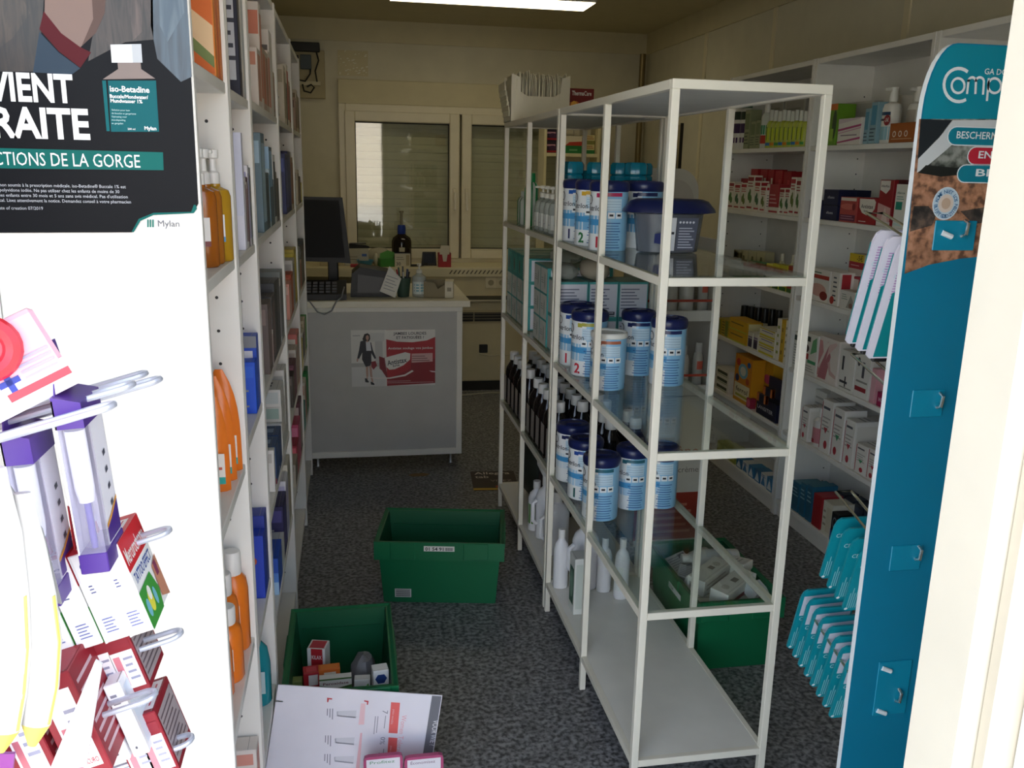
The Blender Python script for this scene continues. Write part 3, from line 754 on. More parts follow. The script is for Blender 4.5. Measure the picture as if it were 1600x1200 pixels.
# ------------------------------------------------------------------ goods on the glass rack
def bands(*q):
    return q
def tin(label, x, y, z, r, h, front, num=None, numc='#1a2356', lid=NAVY, panel='#8fc3e4', white_lid=False, word='Nutrilon', top=None):
    """round milk powder tin: white front with name, pale blue back with small print, moulded lid"""
    t = thing('milk_powder_tin', label, 'tin', (x, y, z), 0, 'milk powder tins on the rack')
    hb = h*.86 if not white_lid else h*.93
    fc = R(196)      # front looks to the aisle
    def mm(i, a):
        if a is None: return M(panel, .3)
        d = abs((a-fc+PI) % (2*PI)-PI)
        return M('#eceff0', .3) if d < .95 else M(panel, .3)
    b = MB(); b.lathe([(r*.97, 0), (r, .003), (r, hb-.003), (r*.97, hb)], None, seg=28, mats=mm)
    def wrap(a0, off0=.0):
        return lambda u, v, off: ((r+off+off0)*math.cos(a0+u/r), (r+off+off0)*math.sin(a0+u/r), v)
    def patch(a0, w_, z0, z1, m, off=.0004, n=5):
        W = wrap(a0); V = []
        for i in range(n+1):
            u = -w_/2+w_*i/n
            V += [W(u, z0, off), W(u, z1, off)]
        b.add(V, [(2*i, 2*i+2, 2*i+3, 2*i+1) for i in range(n)], m, True)
    def leaf(a0, pts, m, off):
        W = wrap(a0); b.add([W(u, v, off) for u, v in pts], [tuple(range(len(pts)))], m)
    part('can', b, t)
    b = MB()
    patch(fc+.15, r*1.5, hb*.28, hb*.58, M(front, .3)); patch(fc+.15, r*1.5, hb*.42, hb*.52, M('#4a9ad0', .3), .0006)
    leaf(fc, [(-.016+.016*math.cos(g*PI/6), hb*.84+.014*math.sin(g*PI/6)) for g in range(12)], M('#2a2a30', .4), .0006)
    leaf(fc, [(-.016+.013*math.cos(g*PI/6), hb*.84+.011*math.sin(g*PI/6)) for g in range(12)], M('#f4f4f2', .4), .0008)
    patch(fc+.45, .016, hb*.88, hb*.95, M(top or '#2a5fb0', .3), .0006)
    b.text(word, None, 0, hb*.66, hb*.085, M('#23242c', .4), .0007, 'c', .01, r*1.25, wrap(fc+.10))
    if num: b.text(num, None, 0, hb*.06, hb*.17, M(numc, .4), .0009, 'c', .03, None, wrap(fc+.35))
    bk = R(262)      # small print faces the entrance
    patch(bk, r*1.15, hb*.90, hb*.96, M(top or '#c23a6a', .3)); patch(bk, r*1.1, hb*.66, hb*.86, M('#c8e0ee', .4), .0004)
    for k in range(4): patch(bk, r*1.0, hb*(.68+.045*k), hb*(.685+.045*k), M('#6a90ae', .4), .0006)
    for k in range(3):
        patch(bk+(k-1)*.42, r*.36, hb*.54, hb*.64, M('#eef2f4', .4), .0005); patch(bk+(k-1)*.42, r*.2, hb*.575, hb*.61, M('#20242c', .4), .0007)
    for k in range(10): patch(bk+.05, r*(.95-.1*(k % 3)), hb*(.05+.045*k), hb*(.065+.045*k), M('#4a78a8' if k % 3 else '#2a5a9c', .4), .0005)
    part('printed_label', b, t)
    b = MB()
    if white_lid:
        b.lathe([(r*.99, hb-.002), (r*1.05, hb), (r*1.05, hb+.012), (r*1.0, hb+.015), (r*.92, hb+.013), (r*.9, hb+.009), (0, hb+.009)], M('#e9e7de', .35), seg=28)
    else:
        b.lathe([(r*1.0, hb-.004), (r*1.04, hb), (r*1.06, hb+h*.06), (r*1.03, hb+h*.10), (r*.95, hb+h*.125), (r*.86, hb+h*.13), (r*.84, hb+h*.11), (0, hb+h*.115)], M(lid, .3), seg=28)
        b.box((-r*.5, -r*.2, hb+h*.112), (r*.5, r*.2, hb+h*.135), M(lid, .3), .003)
    part('lid', b, t)
    return t
XA = .738
zA, zB, zC, zD = SA+.0045, SB+.0045, SC+.0045, SD+.0005
AL = 'upper shelf of near rack'
# upper shelf: a row along the aisle, then two behind
for i, (y, num, nc, top) in enumerate(((2.80, '1', NAVY, '#2a5fb0'), (2.64, '2', '#1f6a3a', '#e2b43a'), (2.475, '1', '#c0283a', '#b8305c'))):
    tin('milk powder tin marked %s, %s in the aisle row, %s' % (num, ('farthest', 'middle', 'nearest')[i], AL), XA-.006, y, zA, .054, .195, '#7fb6dc', num, nc, top=top)
tin('pale blue milk powder tin standing behind the aisle row, '+AL, .865, 2.56, zA, .054, .195, '#7fb6dc', None, top='#1a2356')
tin('pale blue milk powder tin half hidden by the clear tub, '+AL, .885, 2.678, zA, .054, .195, '#7fb6dc', None, top='#1a2356')
# teal moulded caps of the big pump bottles standing behind the tins
for i, (x, y) in enumerate(((.745, 2.952), (.827, 2.952), (.909, 2.952), (.985, 2.952), (.90, 2.76), (.815, 3.05), (.825, 3.15))):
    h = .225 if i < 5 else .20
    t = thing('water_bottle', ('teal capped flask nearest the aisle in the row behind the tins', 'teal capped flask second from the aisle behind the tins', 'teal capped flask third from the aisle behind the tins', 'teal capped flask fourth from the aisle behind the tins', 'teal capped flask standing among the tins on the upper shelf', 'low teal capped flask beside the pump bottles, nearer one', 'low teal capped flask beside the pump bottles, farther one')[i], 'bottle', (x, y, zA), 0, 'teal capped flasks')
    b = MB(); b.lathe([(.034, 0), (.037, .004), (.037, h*.72), (.031, h*.8), (.027, h*.82)], plastic_clear('#3d6f80', .5, .1), seg=18); part('bottle', b, t)
    b = MB(); n = 24; prof = [(.028, h*.80), (.034, h*.83), (.034, h*.90), (.029, h*.92), (.034, h*.94), (.034, h*1.06), (.028, h*1.10), (0, h*1.10)]; V = []; F = []
    for r, z in prof:
        for k in range(n):
            a = 2*PI*k/n; rr = r*(1+.07*math.cos(8*a)); V.append((rr*math.cos(a), rr*math.sin(a), z))
    for q in range(len(prof)-1):
        for k in range(n): F.append((q*n+k, q*n+(k+1) % n, (q+1)*n+(k+1) % n, (q+1)*n+k))
    b.add(V, F, plastic_clear('#128ba6', .88, .12), True); part('cap', b, t)
# clear tub with navy lid
t = thing('storage_tub', 'clear grey tub with a flared navy lid on the upper glass shelf', 'tub', (.885, 2.40, zA))
b = MB(); b.lathe([(.075, 0), (.088, .004), (.100, .105), (.102, .112)], plastic_clear('#6d7078', .72, .2), seg=4*8, sx=1, sy=.6); part('tub_body', b, t)
b = MB(); b.lathe([(.100, .108), (.135, .112), (.132, .120), (.112, .142), (.095, .148), (0, .150)], M('#141d4c', .3), seg=4*8, sx=1, sy=.62); part('lid', b, t)
b = MB()
fr = ((0, -.0605, 0), (1, 0, 0), (0, -.10, 1), (0, -1, -.1))
b.flat([(.0, .012), (.055, .012), (.06, .1), (.0, .1)], fr, M('#585b6a', .35), .003)
for k in range(8): b.flat([(.006, .018+k*.0075), (.05-(k % 3)*.006, .018+k*.0075), (.05-(k % 3)*.006, .021+k*.0075), (.006, .021+k*.0075)], fr, '#b9bcc8', .0034)
b.flat([(-.022, .01), (-.003, .01), (-.003, .1), (-.024, .1)], fr, '#d9d9dc', .003); b.flat([(-.018, .055), (-.007, .055), (-.007, .062), (-.018, .062)], fr, '#22232a', .0034)
b.flat([(-.06, .03), (-.026, .025), (-.026, .06), (-.06, .055)], fr, '#27306a', -.004)
for k in range(5): b.flat([(.008+k*.0095+.0035*math.cos(g), .088+.0035*math.sin(g)) for g in (0, 1, 2, 3, 4, 5)], fr, '#e0e0e6', .0034)
part('printed_label', b, t)
# clear pump bottles and green capped bottles at the far end
for i, (x, y) in enumerate(((.72, 3.22), (.72, 3.14), (.80, 3.245), (.72, 3.06), (.80, 3.325), (.72, 3.30))):
    t = thing('pump_bottle', ('clear pump bottle, middle of the aisle row', 'clear pump bottle second from the near end', 'clear pump bottle in the second row, beside the flasks', 'clear pump bottle at the near end of its group', 'clear pump bottle in the second row, far side', 'clear pump bottle at the far end of its group')[i]+', upper shelf of far rack', 'bottle', (x, y, zA), 0, 'clear pump bottles on the far rack')
    b = MB(); b.lathe([(.028, 0), (.032, .004), (.032, .085), (.027, .105), (.012, .115), (.012, .12)], plastic_clear('#c9cec6', .5, .12), seg=16); part('bottle', b, t)
    b = MB(); b.lathe([(.013, .119), (.013, .135), (.005, .138), (.005, .15), (.010, .152), (.010, .162), (0, .163)], M('#e4e0d2', .35), seg=12); b.box((-.03, -.004, .153), (0, .004, .16), M('#e4e0d2', .35), .001); part('pump', b, t)
    b = MB(); b.add([(.0325*math.cos(a), .0325*math.sin(a), z) for a in (2.4, 2.9, 3.4, 3.9, 4.4, 4.9) for z in (.015, .065)], [(2*k, 2*k+2, 2*k+3, 2*k+1) for k in range(5)], M('#dcdcd6', .4), True); b.add([(.0328*math.cos(a), .0328*math.sin(a), z) for a in (2.6, 3.4, 4.2, 4.7) for z in (.03, .034)], [(2*k, 2*k+2, 2*k+3, 2*k+1) for k in range(3)], M('#5a6a80', .4), True); part('paper_label', b, t)
for i, (x, y) in enumerate(((.72, 3.62), (.72, 3.52), (.78, 3.57), (.73, 3.72), (.80, 3.68))):
    t = thing('gel_bottle', 'small green and white bottle, %s of the far end group on upper shelf' % ('second', 'first', 'third', 'fourth', 'fifth')[i], 'bottle', (x, y, zA), 0, 'green and white bottles at the far end')
    h = .13+(i == 1)*.075
    b = MB(); b.lathe([(.026, 0), (.029, .004), (.029, h*.7), (.022, h*.8), (.012, h*.84)], M('#b9c7b0', .3), seg=16, mats=lambda i_, a: M('#1f8a4a', .3) if a and (a*2.2) % 2 > 1.25 else M('#cfd6cc', .3)); part('bottle', b, t)
    b = MB(); b.lathe([(.014, h*.83), (.015, h*.85), (.014, h), (0, h)], M('#0f9a50', .35) if i == 1 else M('#d8dcd4', .35), seg=14); part('cap', b, t)
# second shelf: teal and white glove-like cartons, tins
gl = [('F', 'r', .025, .03, .975, .95, '#d9dbd4'), ('F', 'p', [(.6, .15), (.72, .3), (.7, .7), (.6, .8), (.55, .5)], '#a4aca0'), ('F', 'l', .12, .35, .5, .6, 3, '#8d948e'), ('R', 'r', .05, .06, .95, .92, '#e4e3ea'), ('R', 'l', .12, .2, .6, .85, 6, '#6d7080'), ('R', 'r', .6, .07, .9, .22, '#2b2c34'), ('R', 'l', .6, .07, .9, .22, 2, '#e4e3ea'), ('T', 'r', .03, .03, .97, .97, '#8fb0a4')]
gm = carton_mesh((.112, .24, .095), '#3d9c98', gl)
gl2 = [('F', 'r', .2, .1, .9, .9, '#2fa79c'), ('F', 'e', .4, .45, .12, .3, '#4a5450'), ('R', 'r', .06, .08, .94, .92, '#27a096'), ('T', 'r', .03, .03, .97, .97, '#7aa698')]
gm2 = carton_mesh((.112, .24, .095), '#1f8d88', gl2)
k = 0
for ci, y in enumerate((3.118, 3.232, 3.460, 3.578, 3.696, 3.815)):
    for lv in range(3):
        if ci in (0, 1) and lv == 2 and False: continue
        me = gm2 if (lv == 2 and ci in (3, 4, 5)) else gm
        one('glove_carton', me, '%s glove carton, %s tier, %s column from the near end' % ('teal' if me is gm2 else 'white and teal', ('bottom', 'middle', 'top')[lv], ORD[ci]), 'box', (.812, y, zB+lv*.0953), -PI/2, 'glove cartons on the far rack')
gm3 = carton_mesh((.20, .13, .095), '#4aa09c', [('F', 'r', .04, .06, .96, .94, '#d9d9e2'), ('F', 'l', .08, .25, .7, .85, 7, '#71748a'), ('F', 'r', .58, .07, .9, .2, '#3c3d48'), ('F', 'l', .58, .07, .9, .2, 2, '#d9d9e2'), ('T', 'r', .02, .02, .98, .98, '#7f9c94')])
gm3 = carton_mesh((.105, .15, .128), '#4aa09c', [('F', 'r', .04, .06, .96, .94, '#d9d9e2'), ('F', 'l', .08, .25, .7, .85, 7, '#71748a'), ('F', 'r', .58, .07, .9, .2, '#3c3d48'), ('F', 'l', .58, .07, .9, .2, 2, '#d9d9e2'), ('T', 'r', .02, .02, .98, .98, '#7f9c94'), ('L', 'r', .03, .05, .97, .95, '#cfd2cc')])
for lv in range(2):
    for i in range(3):
        one('glove_carton', gm3, 'white labelled glove carton, %s tier, %s from the aisle, behind milk tins' % (('lower', 'upper')[lv], ORD[i]), 'box', (.748+i*.107, 2.982, zB+lv*.1283), 0, 'glove cartons behind the milk tins')
def pillow(label, loc, s, m, rz=0, name='plastic_bag', cat='bag'):
    b = MB(); V = []; F = []; nu, nv = 14, 9
    rr = random.Random(int(loc[0]*1000)+int(loc[1]*100))
    for j in range(nv):
        for i in range(nu):
            a = 2*PI*i/nu; p = PI*(j/(nv-1))
            x = math.cos(a)*math.sin(p)**.6; y = math.sin(a)*math.sin(p)**.6; z = math.cos(p)
            k = 1+.10*(rr.random()-.5)
            V.append((x*s[0]*k, y*s[1]*k, max(.0006, s[2]+z*s[2]*k)))
    for j in range(nv-1):
        for i in range(nu): F.append((j*nu+i, j*nu+(i+1) % nu, (j+1)*nu+(i+1) % nu, (j+1)*nu+i))
    b.add(V, F, m, True)
    return one(name, b, label, cat, loc, rz)
zt = zB+.2570
pillow('crumpled clear bag lying on the glove cartons beside the aisle, near rack', (.735, 2.985, zt), (.045, .08, .028), plastic_clear('#b7bcb4', .5, .15))
pillow('beige filled plastic bag lying on the glove cartons, near rack', (.84, 2.98, zt), (.05, .09, .036), plastic_clear('#c9bda8', .85, .25))
pillow('clear plastic bag lying on the glove cartons of the far rack', (.79, 3.19, zB+.2864), (.06, .12, .03), plastic_clear('#9ea49a', .55, .15))
BL = 'middle shelf of near rack'
tin('navy lidded milk tin marked 1 in red, beside the aisle, '+BL, XA, 2.80, zB, .056, .205, '#9cc8e4', '1', '#c0283a', top='#2a4f9c')
tin('navy lidded milk tin marked 2 in red, behind the white lidded tin', XA, 2.645, zB, .056, .205, '#9cc8e4', '2', '#c0283a', top='#b6b04a')
tin('shorter milk tin with a white lid, '+BL, .748, 2.465, zB, .052, .165, '#a9cfe6', None, white_lid=True, top='#b4674a')
tin('pale blue milk tin, second of two set apart, '+BL, .895, 2.64, zB, .052, .205, '#9cc8e4', None, top='#1a2356')
tin('pale blue milk tin with barcode, nearer of two apart, '+BL, .945, 2.50, zB, .053, .205, '#9cc8e4', None, top='#1a2356')
# third shelf: tins in front, dark bottles behind and on the far rack
CL = 'lower shelf of near rack'
tin('milk tin with orange base mark, deepest of the aisle row, '+CL, XA, 2.80, zC, .055, .20, '#d8e6ee', None, top='#1a2356')
tin('milk tin marked 1 in dark green in the aisle row, '+CL, XA, 2.63, zC, .055, .20, '#b4d4ea', '1', '#1f5a5a', top='#2a4f9c')
tin('milk tin nearest the rack end in the aisle row, '+CL, XA+.004, 2.46, zC, .055, .20, '#b4d4ea', '2', '#1f5a3a', top='#2f6a7a')
tin('pale blue milk tin, second from the aisle, '+CL, .865, 2.53, zC, .052, .20, '#b4d4ea', None, top='#2f6a7a')
tin('pale blue milk tin, third from the aisle, '+CL, .96, 2.53, zC, .052, .20, '#b4d4ea', None, top='#1a2356')
db_b = MB(); db_b.lathe([(.034, 0), (.038, .005), (.038, .145), (.034, .165), (.019, .19), (.017, .2)], M('#1c1513', .15), seg=18, sy=.85)
db_b = db_b.mesh('bottle')
db_c = MB(); db_c.lathe([(.019, .198), (.020, .2), (.020, .232), (.018, .235), (0, .235)], M('#dedcd8', .4), seg=18); db_c = db_c.mesh('cap')
db_l = MB(); db_l.flat([(-.028, .02), (.028, .02), (.028, .13), (-.028, .13)], ((-.0392, 0, 0), (0, -1, 0), (0, 0, 1), (-1, 0, 0)), M('#8f8680', .4), .0); db_l = db_l.mesh('paper_label')
r0 = thing('dark_bottle', 'dark brown bottle with white cap', 'bottle', (0, 0, zC), 0, 'dark bottles with white caps')
ks = [part('bottle', db_b, r0), part('cap', db_c, r0), part('paper_label', db_l, r0)]
first = True
for ri, y in enumerate((3.82, 3.73, 3.64, 3.55, 3.46, 3.30, 3.21, 3.12, 3.03, 2.94)):
    for ci in range(3):
        lab = 'dark bottle with white cap, %s row from the far end, %s from the aisle' % (ORD[ri], ORD[ci])
        if first: r0.location = (.722+ci*.085, y, zC); r0['label'] = lab; first = False
        else: dup(r0, ks, (.722+ci*.085, y, zC), None, lab)
for ci in range(3):
    for ri, y in enumerate((2.80, 2.715)):
        if ci == 0: continue
        dup(r0, ks, (.76+ci*.085, y, zC), None, 'dark bottle with white cap %s milk tins, %s from the aisle' % ('well behind the', ORD[ci]) if ri == 0 else 'dark bottle with white cap directly behind the milk tins, %s from the aisle' % ORD[ci], 'dark bottles behind the milk tins')
# bottom shelf: white jugs and bottles, green bottle, dark bags
def jug(label, x, y, h, r, m='#e9e8ea', spout=False, handle=True, accent=None):
    t = thing('plastic_jug' if handle else 'white_bottle', label, 'jug' if handle else 'bottle', (x, y, zD), 0, 'white jugs and bottles on the bottom shelf')
    b = MB(); b.lathe([(r*.94, 0), (r, .005), (r, h*.66), (r*.8, h*.76), (r*.42, h*.82), (r*.4, h*.86)], M(m, .35), seg=18, sy=.8); part('jug_body' if handle else 'bottle', b, t)
    b = MB(); b.lathe([(r*.45, h*.85), (r*.45, h), (0, h)], M('#e6e5e2', .4), seg=14)
    if spout: b.lathe([(r*.45, h), (r*.95, h*1.18), (r*.98, h*1.22), (r*.9, h*1.22), (r*.4, h*1.02)], M('#dcdbd8', .4), seg=14)
    part('cap', b, t)
    if handle:
        b = MB().tube([(-r*.95, -r*.25, h*.62), (-r*1.28, -r*.3, h*.58), (-r*1.3, -r*.3, h*.3), (-r*.95, -r*.25, h*.24)], .0085, M(m, .35), 8); part('handle', b, t)
    if accent:
        b = MB(); b.add([((r+.0006)*math.cos(a), .8*(r+.0006)*math.sin(a), z) for a in (2.6, 3.1, 3.6, 4.1, 4.6) for z in (h*.15, h*.55)], [(2*k, 2*k+2, 2*k+3, 2*k+1) for k in range(4)], M(accent, .4), True); part('paper_label', b, t)
jug('white jug with a side handle in the middle of the bottom shelf', .765, 3.10, .25, .05)
jug('white jug with a funnel spout on the far bottom shelf', .76, 3.25, .26, .046, spout=True)
jug('white bottle with green label beside the funnel jug', .735, 3.33, .21, .034, handle=False, accent='#4f8a2e')
jug('slim white bottle beside the double posts on the bottom shelf', .715, 2.81, .22, .027, handle=False)
jug('white jug with handle behind the milk tins on the bottom shelf', .80, 2.80, .27, .048)
jug('slim white bottle standing on the bottom shelf of near rack', .905, 2.70, .22, .026, handle=False, accent='#dfe4e0')
jug('white bottle beside the dark green label carton, bottom shelf', .86, 2.76, .20, .026, handle=False)
carton('white and dark green box beside the jugs, bottom shelf near rack', (.07, .05, .20), (.735, 2.635, zD), -PI/2, '#e2e4de', [('F', 'r', .15, .15, .85, .8, '#2f5a46'), ('F', 'e', .5, .5, .25, .25, '#7da08c'), ('R', 'r', .1, .1, .9, .9, '#cfd6cc')])
pillow('dark green bag filling the far end of the bottom shelf', (.84, 3.70, zD), (.11, .13, .15), M('#2c322a', .5))
pillow('dark plum bag behind the funnel jug on bottom shelf', (.87, 3.46, zD), (.10, .09, .17), M('#2b2326', .5))
# on top of the rack: carton of clear sachets, two heat-pad cartons
bx = thing('sachet_dispenser', 'white cardboard tray crammed with clear sachets on top of the rack', 'box', (.790, 3.812, 1.7505), R(90))
b = MB(); wB, dB, hB = .085, .245, .185     # x half, y length
pr = [(-dB/2, 0), (dB/2, 0), (dB/2, hB), (dB/2-.04, hB), (dB/2-.08, .065), (-dB/2+.08, .065), (-dB/2+.04, hB), (-dB/2, hB)]
pr = [(-dB/2, 0), (dB/2, 0), (dB/2, hB), (dB/2-.035, hB*.93), (dB/2-.04, .115), (dB/2-.065, .10), (-dB/2+.065, .10), (-dB/2+.04, .115), (-dB/2+.035, hB*.93), (-dB/2, hB)]
b.prism(pr, ((-wB, 0, 0), (0, -1, 0), (0, 0, 1), (-1, 0, 0)), .003, M('#efe9d4', .5)); b.prism(pr, ((wB, 0, 0), (0, -1, 0), (0, 0, 1), (-1, 0, 0)), .003, M('#efe9d4', .5))
b.box((-wB, -dB/2, 0), (wB, -dB/2+.003, hB), M('#efe9d4', .5)); b.box((-wB, dB/2-.003, 0), (wB, dB/2, hB*.9), M('#efe9d4', .5)); b.box((-wB, -dB/2, 0), (wB, dB/2, .003), M('#efe9d4', .5))
part('tray', b, bx)
rs = random.Random(5)
sm_ = [M('#f8f3da', .3), M('#ece6cc', .35)]
for i in range(34):
    y = -dB/2+.012+i*(dB-.024)/33; dx = rs.uniform(-.006, .006); top = .180+rs.uniform(-.006, .018); tl = rs.uniform(-.008, .008)
    b = MB(); b.prism([(-wB+.006+dx, .004), (wB-.006+dx, .004), (wB-.004+dx, top*.85), (wB-.02+dx, top+rs.uniform(-.01, .006)), (dx, top-.006), (-wB+.02+dx, top+rs.uniform(-.01, .008)), (-wB-.002+dx, top*.86)],
                     ((0, y, 0), (1, 0, 0), (0, tl*3, 1), (0, -1, 0)), .003, sm_[i % 2]); part('sachet', b, bx)
for i in range(6):
    b = MB(); y = dB/2-.0-i*.004; z = .02+i*.02
    b.prism([(-.085-.01*(i % 2), z), (.06, z), (.06, z+.03), (-.09, z+.035)], ((0, dB/2+.006+.004*i, 0), (1, 0, 0), (0, 0, 1), (0, 1, 0)), .003, sm_[i % 2]); part('loose_sachet', b, bx)
for i, (x, zz, c) in enumerate(((0, 0, '#7a1410'), )):
    carton('dark red heat pad carton behind the sachet tray on top of the rack', (.105, .10, .125), (.972, 3.81, 1.7655), 0, '#c89a3a',
           [('F', 'r', 0, .14, 1, 1, '#7c1612'), ('F', 't', 'ThermaCare', .5, .78, .14, WHT, 'c', .8), ('F', 'p', [(0, .2), (.35, .25), (.55, .45), (.3, .6), (0, .55)], '#d8742a'), ('F', 'e', .2, .42, .14, .18, '#f0b040'), ('L', 'r', 0, 0, 1, 1, '#8d1a14')])
carton('flat white carton under the dark red heat pad carton on the rack', (.11, .12, .014), (.972, 3.81, 1.7505), 0, '#e9e4d0', [('F', 'r', .1, .2, .9, .8, '#c9c2a8')])
# ------------------------------------------------------------------ goods in the right cabinets
RG = 'goods in the right cabinets'
LV = {'a': 1.68, 'b': 1.38, 'c': 1.04, 'd': .715, 'e': .42, 'f': .082}
def rpos(x0, x1, yt, lv, xf):
    z = LV[lv]
    xm = (x0+x1)/2
    # image row of the shelf under the piece
    lo, hi = 100, 1000
    for _ in range(30):
        m_ = (lo+hi)/2
        if U(xm, m_, X=xf).z > z: lo = m_
        else: hi = m_
    yb = (lo+hi)/2
    ym = (yb+yt)/2
    ya, yb_ = U(x0, ym, X=xf).y, U(x1, ym, X=xf).y
    c = (ya+yb_)/2
    for lo_, hi_ in ((2.060, 2.816), (2.862, 3.616), (3.662, 4.480)):
        if lo_-.02 < c < hi_+.012: ya = min(ya, hi_); yb_ = max(yb_, lo_)
    if c > 4.47: ya, yb_ = 4.478, 4.478-(ya-yb_)
    nx = [q for q in list(LV.values())+[2.035] if q > z+.05]
    return (ya+yb_)/2, max(.012, ya-yb_), min(U(xm, yt, X=xf).z-z, min(nx)-.026-z)
def rc(x0, x1, yt, lv, d, base, dec, label, xf=1.958, up=0, h=None, name='carton', cat='box'):
    y, w_, hh = rpos(x0, x1, yt, lv, xf)
    if h: hh = h
    else: hh -= up
    return carton(label, (max(.012, w_-.002), d, max(.015, hh)), (xf+d/2, y, LV[lv]+.0006+up), -PI/2, base, dec, cat, name, RG)
def rbottle(x0, x1, yt, lv, body, cap, label, xf=1.958, pump=False, lab=None, capf=.78, clearb=False):
    y, w_, h = rpos(x0, x1, yt, lv, xf); r = w_/2*.96
    t = thing('pump_bottle' if pump else 'bottle', label, 'bottle', (xf+r, y, LV[lv]+.0006), 0, RG)
    m = plastic_clear(body, .75, .15) if clearb else M(body, .3)
    b = MB()
    if pump: b.lathe([(r*.95, 0), (r, .004), (r, h*.62), (r*.85, h*.70), (r*.35, h*.74), (r*.3, h*.76)], m, seg=16)
    else: b.lathe([(r*.95, 0), (r, .003), (r, h*(capf-.1)), (r*.7, h*(capf-.03)), (r*.45, h*capf)], m, seg=14)
    part('bottle', b, t)
    b = MB()
    if pump:
        b.lathe([(r*.42, h*.74), (r*.5, h*.78), (r*.42, h*.93), (r*.45, h), (0, h)], M(cap, .35), seg=14); b.box((-r*1.1, -.006, h*.93), (0, .006, h*.985), M(cap, .35), .002)
    else: b.lathe([(r*.5, h*(capf-.01)), (r*.55, h*capf), (r*.5, h), (0, h)], M(cap, .35), seg=12)
    part('pump' if pump else 'cap', b, t)
    if lab:
        b = MB()
        for (a0, a1, z0, z1, c) in lab:
            n = 4; b.add([((r+.0006+.0002*len(b.f))*math.cos(R(a0+(a1-a0)*k/n)), (r+.0006+.0002*len(b.f))*math.sin(R(a0+(a1-a0)*k/n)), h*z) for k in range(n+1) for z in (z0, z1)], [(2*k, 2*k+2, 2*k+3, 2*k+1) for k in range(n)], M(c, .4), True)
        part('paper_label', b, t)
    return t
def herb(c=RED, g='#4f7a3a'):
    return [('F', 'r', .05, .84, .95, .95, c), ('F', 'l', .1, .66, .9, .82, 2, c), ('F', 'e', .35, .42, .18, .12, g), ('F', 'e', .62, .34, .2, .12, g), ('F', 'e', .5, .52, .14, .1, g), ('F', 'r', .1, .08, .9, .13, c), ('R', 'r', .1, .85, .9, .95, c), ('R', 'l', .15, .2, .85, .7, 5, '#8a8a84')]
S1, S2, S3, S4, S5, S6 = 'top shelf', 'second shelf', 'third shelf', 'fourth shelf', 'fifth shelf', 'lowest shelf'
FC, MC = 'far right cabinet', 'right cabinet'
# -- far cabinet, top
for i, x in enumerate((1143, 1153.5)):
    rbottle(x, x+9.5, 150, 'a', '#e4e0d8', '#2f5a3c', 'white bottle with purple leaf label, %s from the left, %s of %s' % (ORD[i], S1, FC), lab=[(120, 250, .12, .22, '#4a2a5c'), (130, 240, .3, .48, '#3d2552'), (130, 240, .55, .7, '#2b3a2c')])
for i, (a, b_, t_) in enumerate(((1163, 1171, 172), (1172, 1180, 190), (1180.5, 1187.5, 188))):
    rc(a, b_, t_, 'a', .06, '#8f9470', [('F', 'r', .1, .5, .9, .9, '#6c7a52'), ('F', 'l', .1, .1, .9, .45, 4, '#4d573c')], 'olive green carton, %s right of the purple leaf bottles, %s of %s' % (ORD[i], S1, FC))
rbottle(1186.5, 1194, 160, 'a', '#cfd2c8', '#e6e4dc', 'white spray bottle with green red label left of the yellow green bottles', lab=[(120, 250, .3, .5, '#2f8a5a'), (120, 250, .1, .28, '#b8402e')])
for i in range(9):
    x = 1195+i*6.7
    rbottle(x, x+6.3, 172+(i % 3), 'a', '#b9c24a', '#dcdcd0', 'yellow green bottle with clear cap, %s from the left, %s of %s' % (ORD[i], S1, FC), lab=[(120, 240, .06, .14, ('#3a78b8', '#d88a2a', '#4a9a48')[i % 3]), (150, 225, .2, .52, '#c8d23a'), (185, 200, .2, .55, '#5a7a2a')], capf=.72, clearb=False)
for i, (a, b_) in enumerate(((1224, 1233), (1233.5, 1241), (1241.5, 1247))):
    rc(a, b_, 196+i, 'a', .004, '#e9e4cc', [('F', 'l', .1, .2, .9, .8, 3, '#b0aa90')], 'small blank price card before the yellow green bottles, %s from the left' % ORD[i], xf=1.950, up=.045, name='price_card', cat='card') if False else None
for i, (a, b_) in enumerate(((1196, 1222), (1224, 1256))):
    rc(a, b_, 150, 'a', .08, '#9d9a90', [('F', 'r', .08, .1, .92, .9, '#8a877e'), ('F', 'l', .1, .3, .9, .8, 5, '#6d6a62')], 'grey carton behind the yellow green bottles, %s from the left' % ORD[i], xf=2.04)
# -- far cabinet, second: herb cartons
for i, (a, b_, t_) in enumerate(((1137, 1146.5, 284), (1147, 1156, 287), (1157, 1166, 286), (1167, 1177, 274), (1178, 1187, 283), (1187.5, 1196, 291), (1217, 1225, 294), (1225.5, 1233, 294), (1234, 1242, 277), (1242.5, 1250, 280))):
    rc(a, b_, t_, 'b', .045, '#ebe5d6', herb('#b8323a' if i % 3 else '#9c2a30', ('#4f7a3a', '#3d6a44', '#6a7a3a')[i % 3]), 'white carton with green herbs, %s from the left, %s of %s' % (ORD[i], S2, FC))
rc(1197, 1216, 288, 'b', .06, '#b0303a', [('F', 'r', 0, 0, .25, 1, '#e9e2d2'), ('F', 'l', .3, .3, .9, .7, 3, '#d8a0a0')], 'red faced carton between herb cartons, %s of %s' % (S2, FC), xf=1.975)
rc(1199, 1216, 320, 'b', .03, '#ebe5d6', [('F', 'r', .1, .2, .9, .5, '#c0404a')], 'small flat white carton before the red faced carton, far right cabinet', xf=1.950, h=.03)
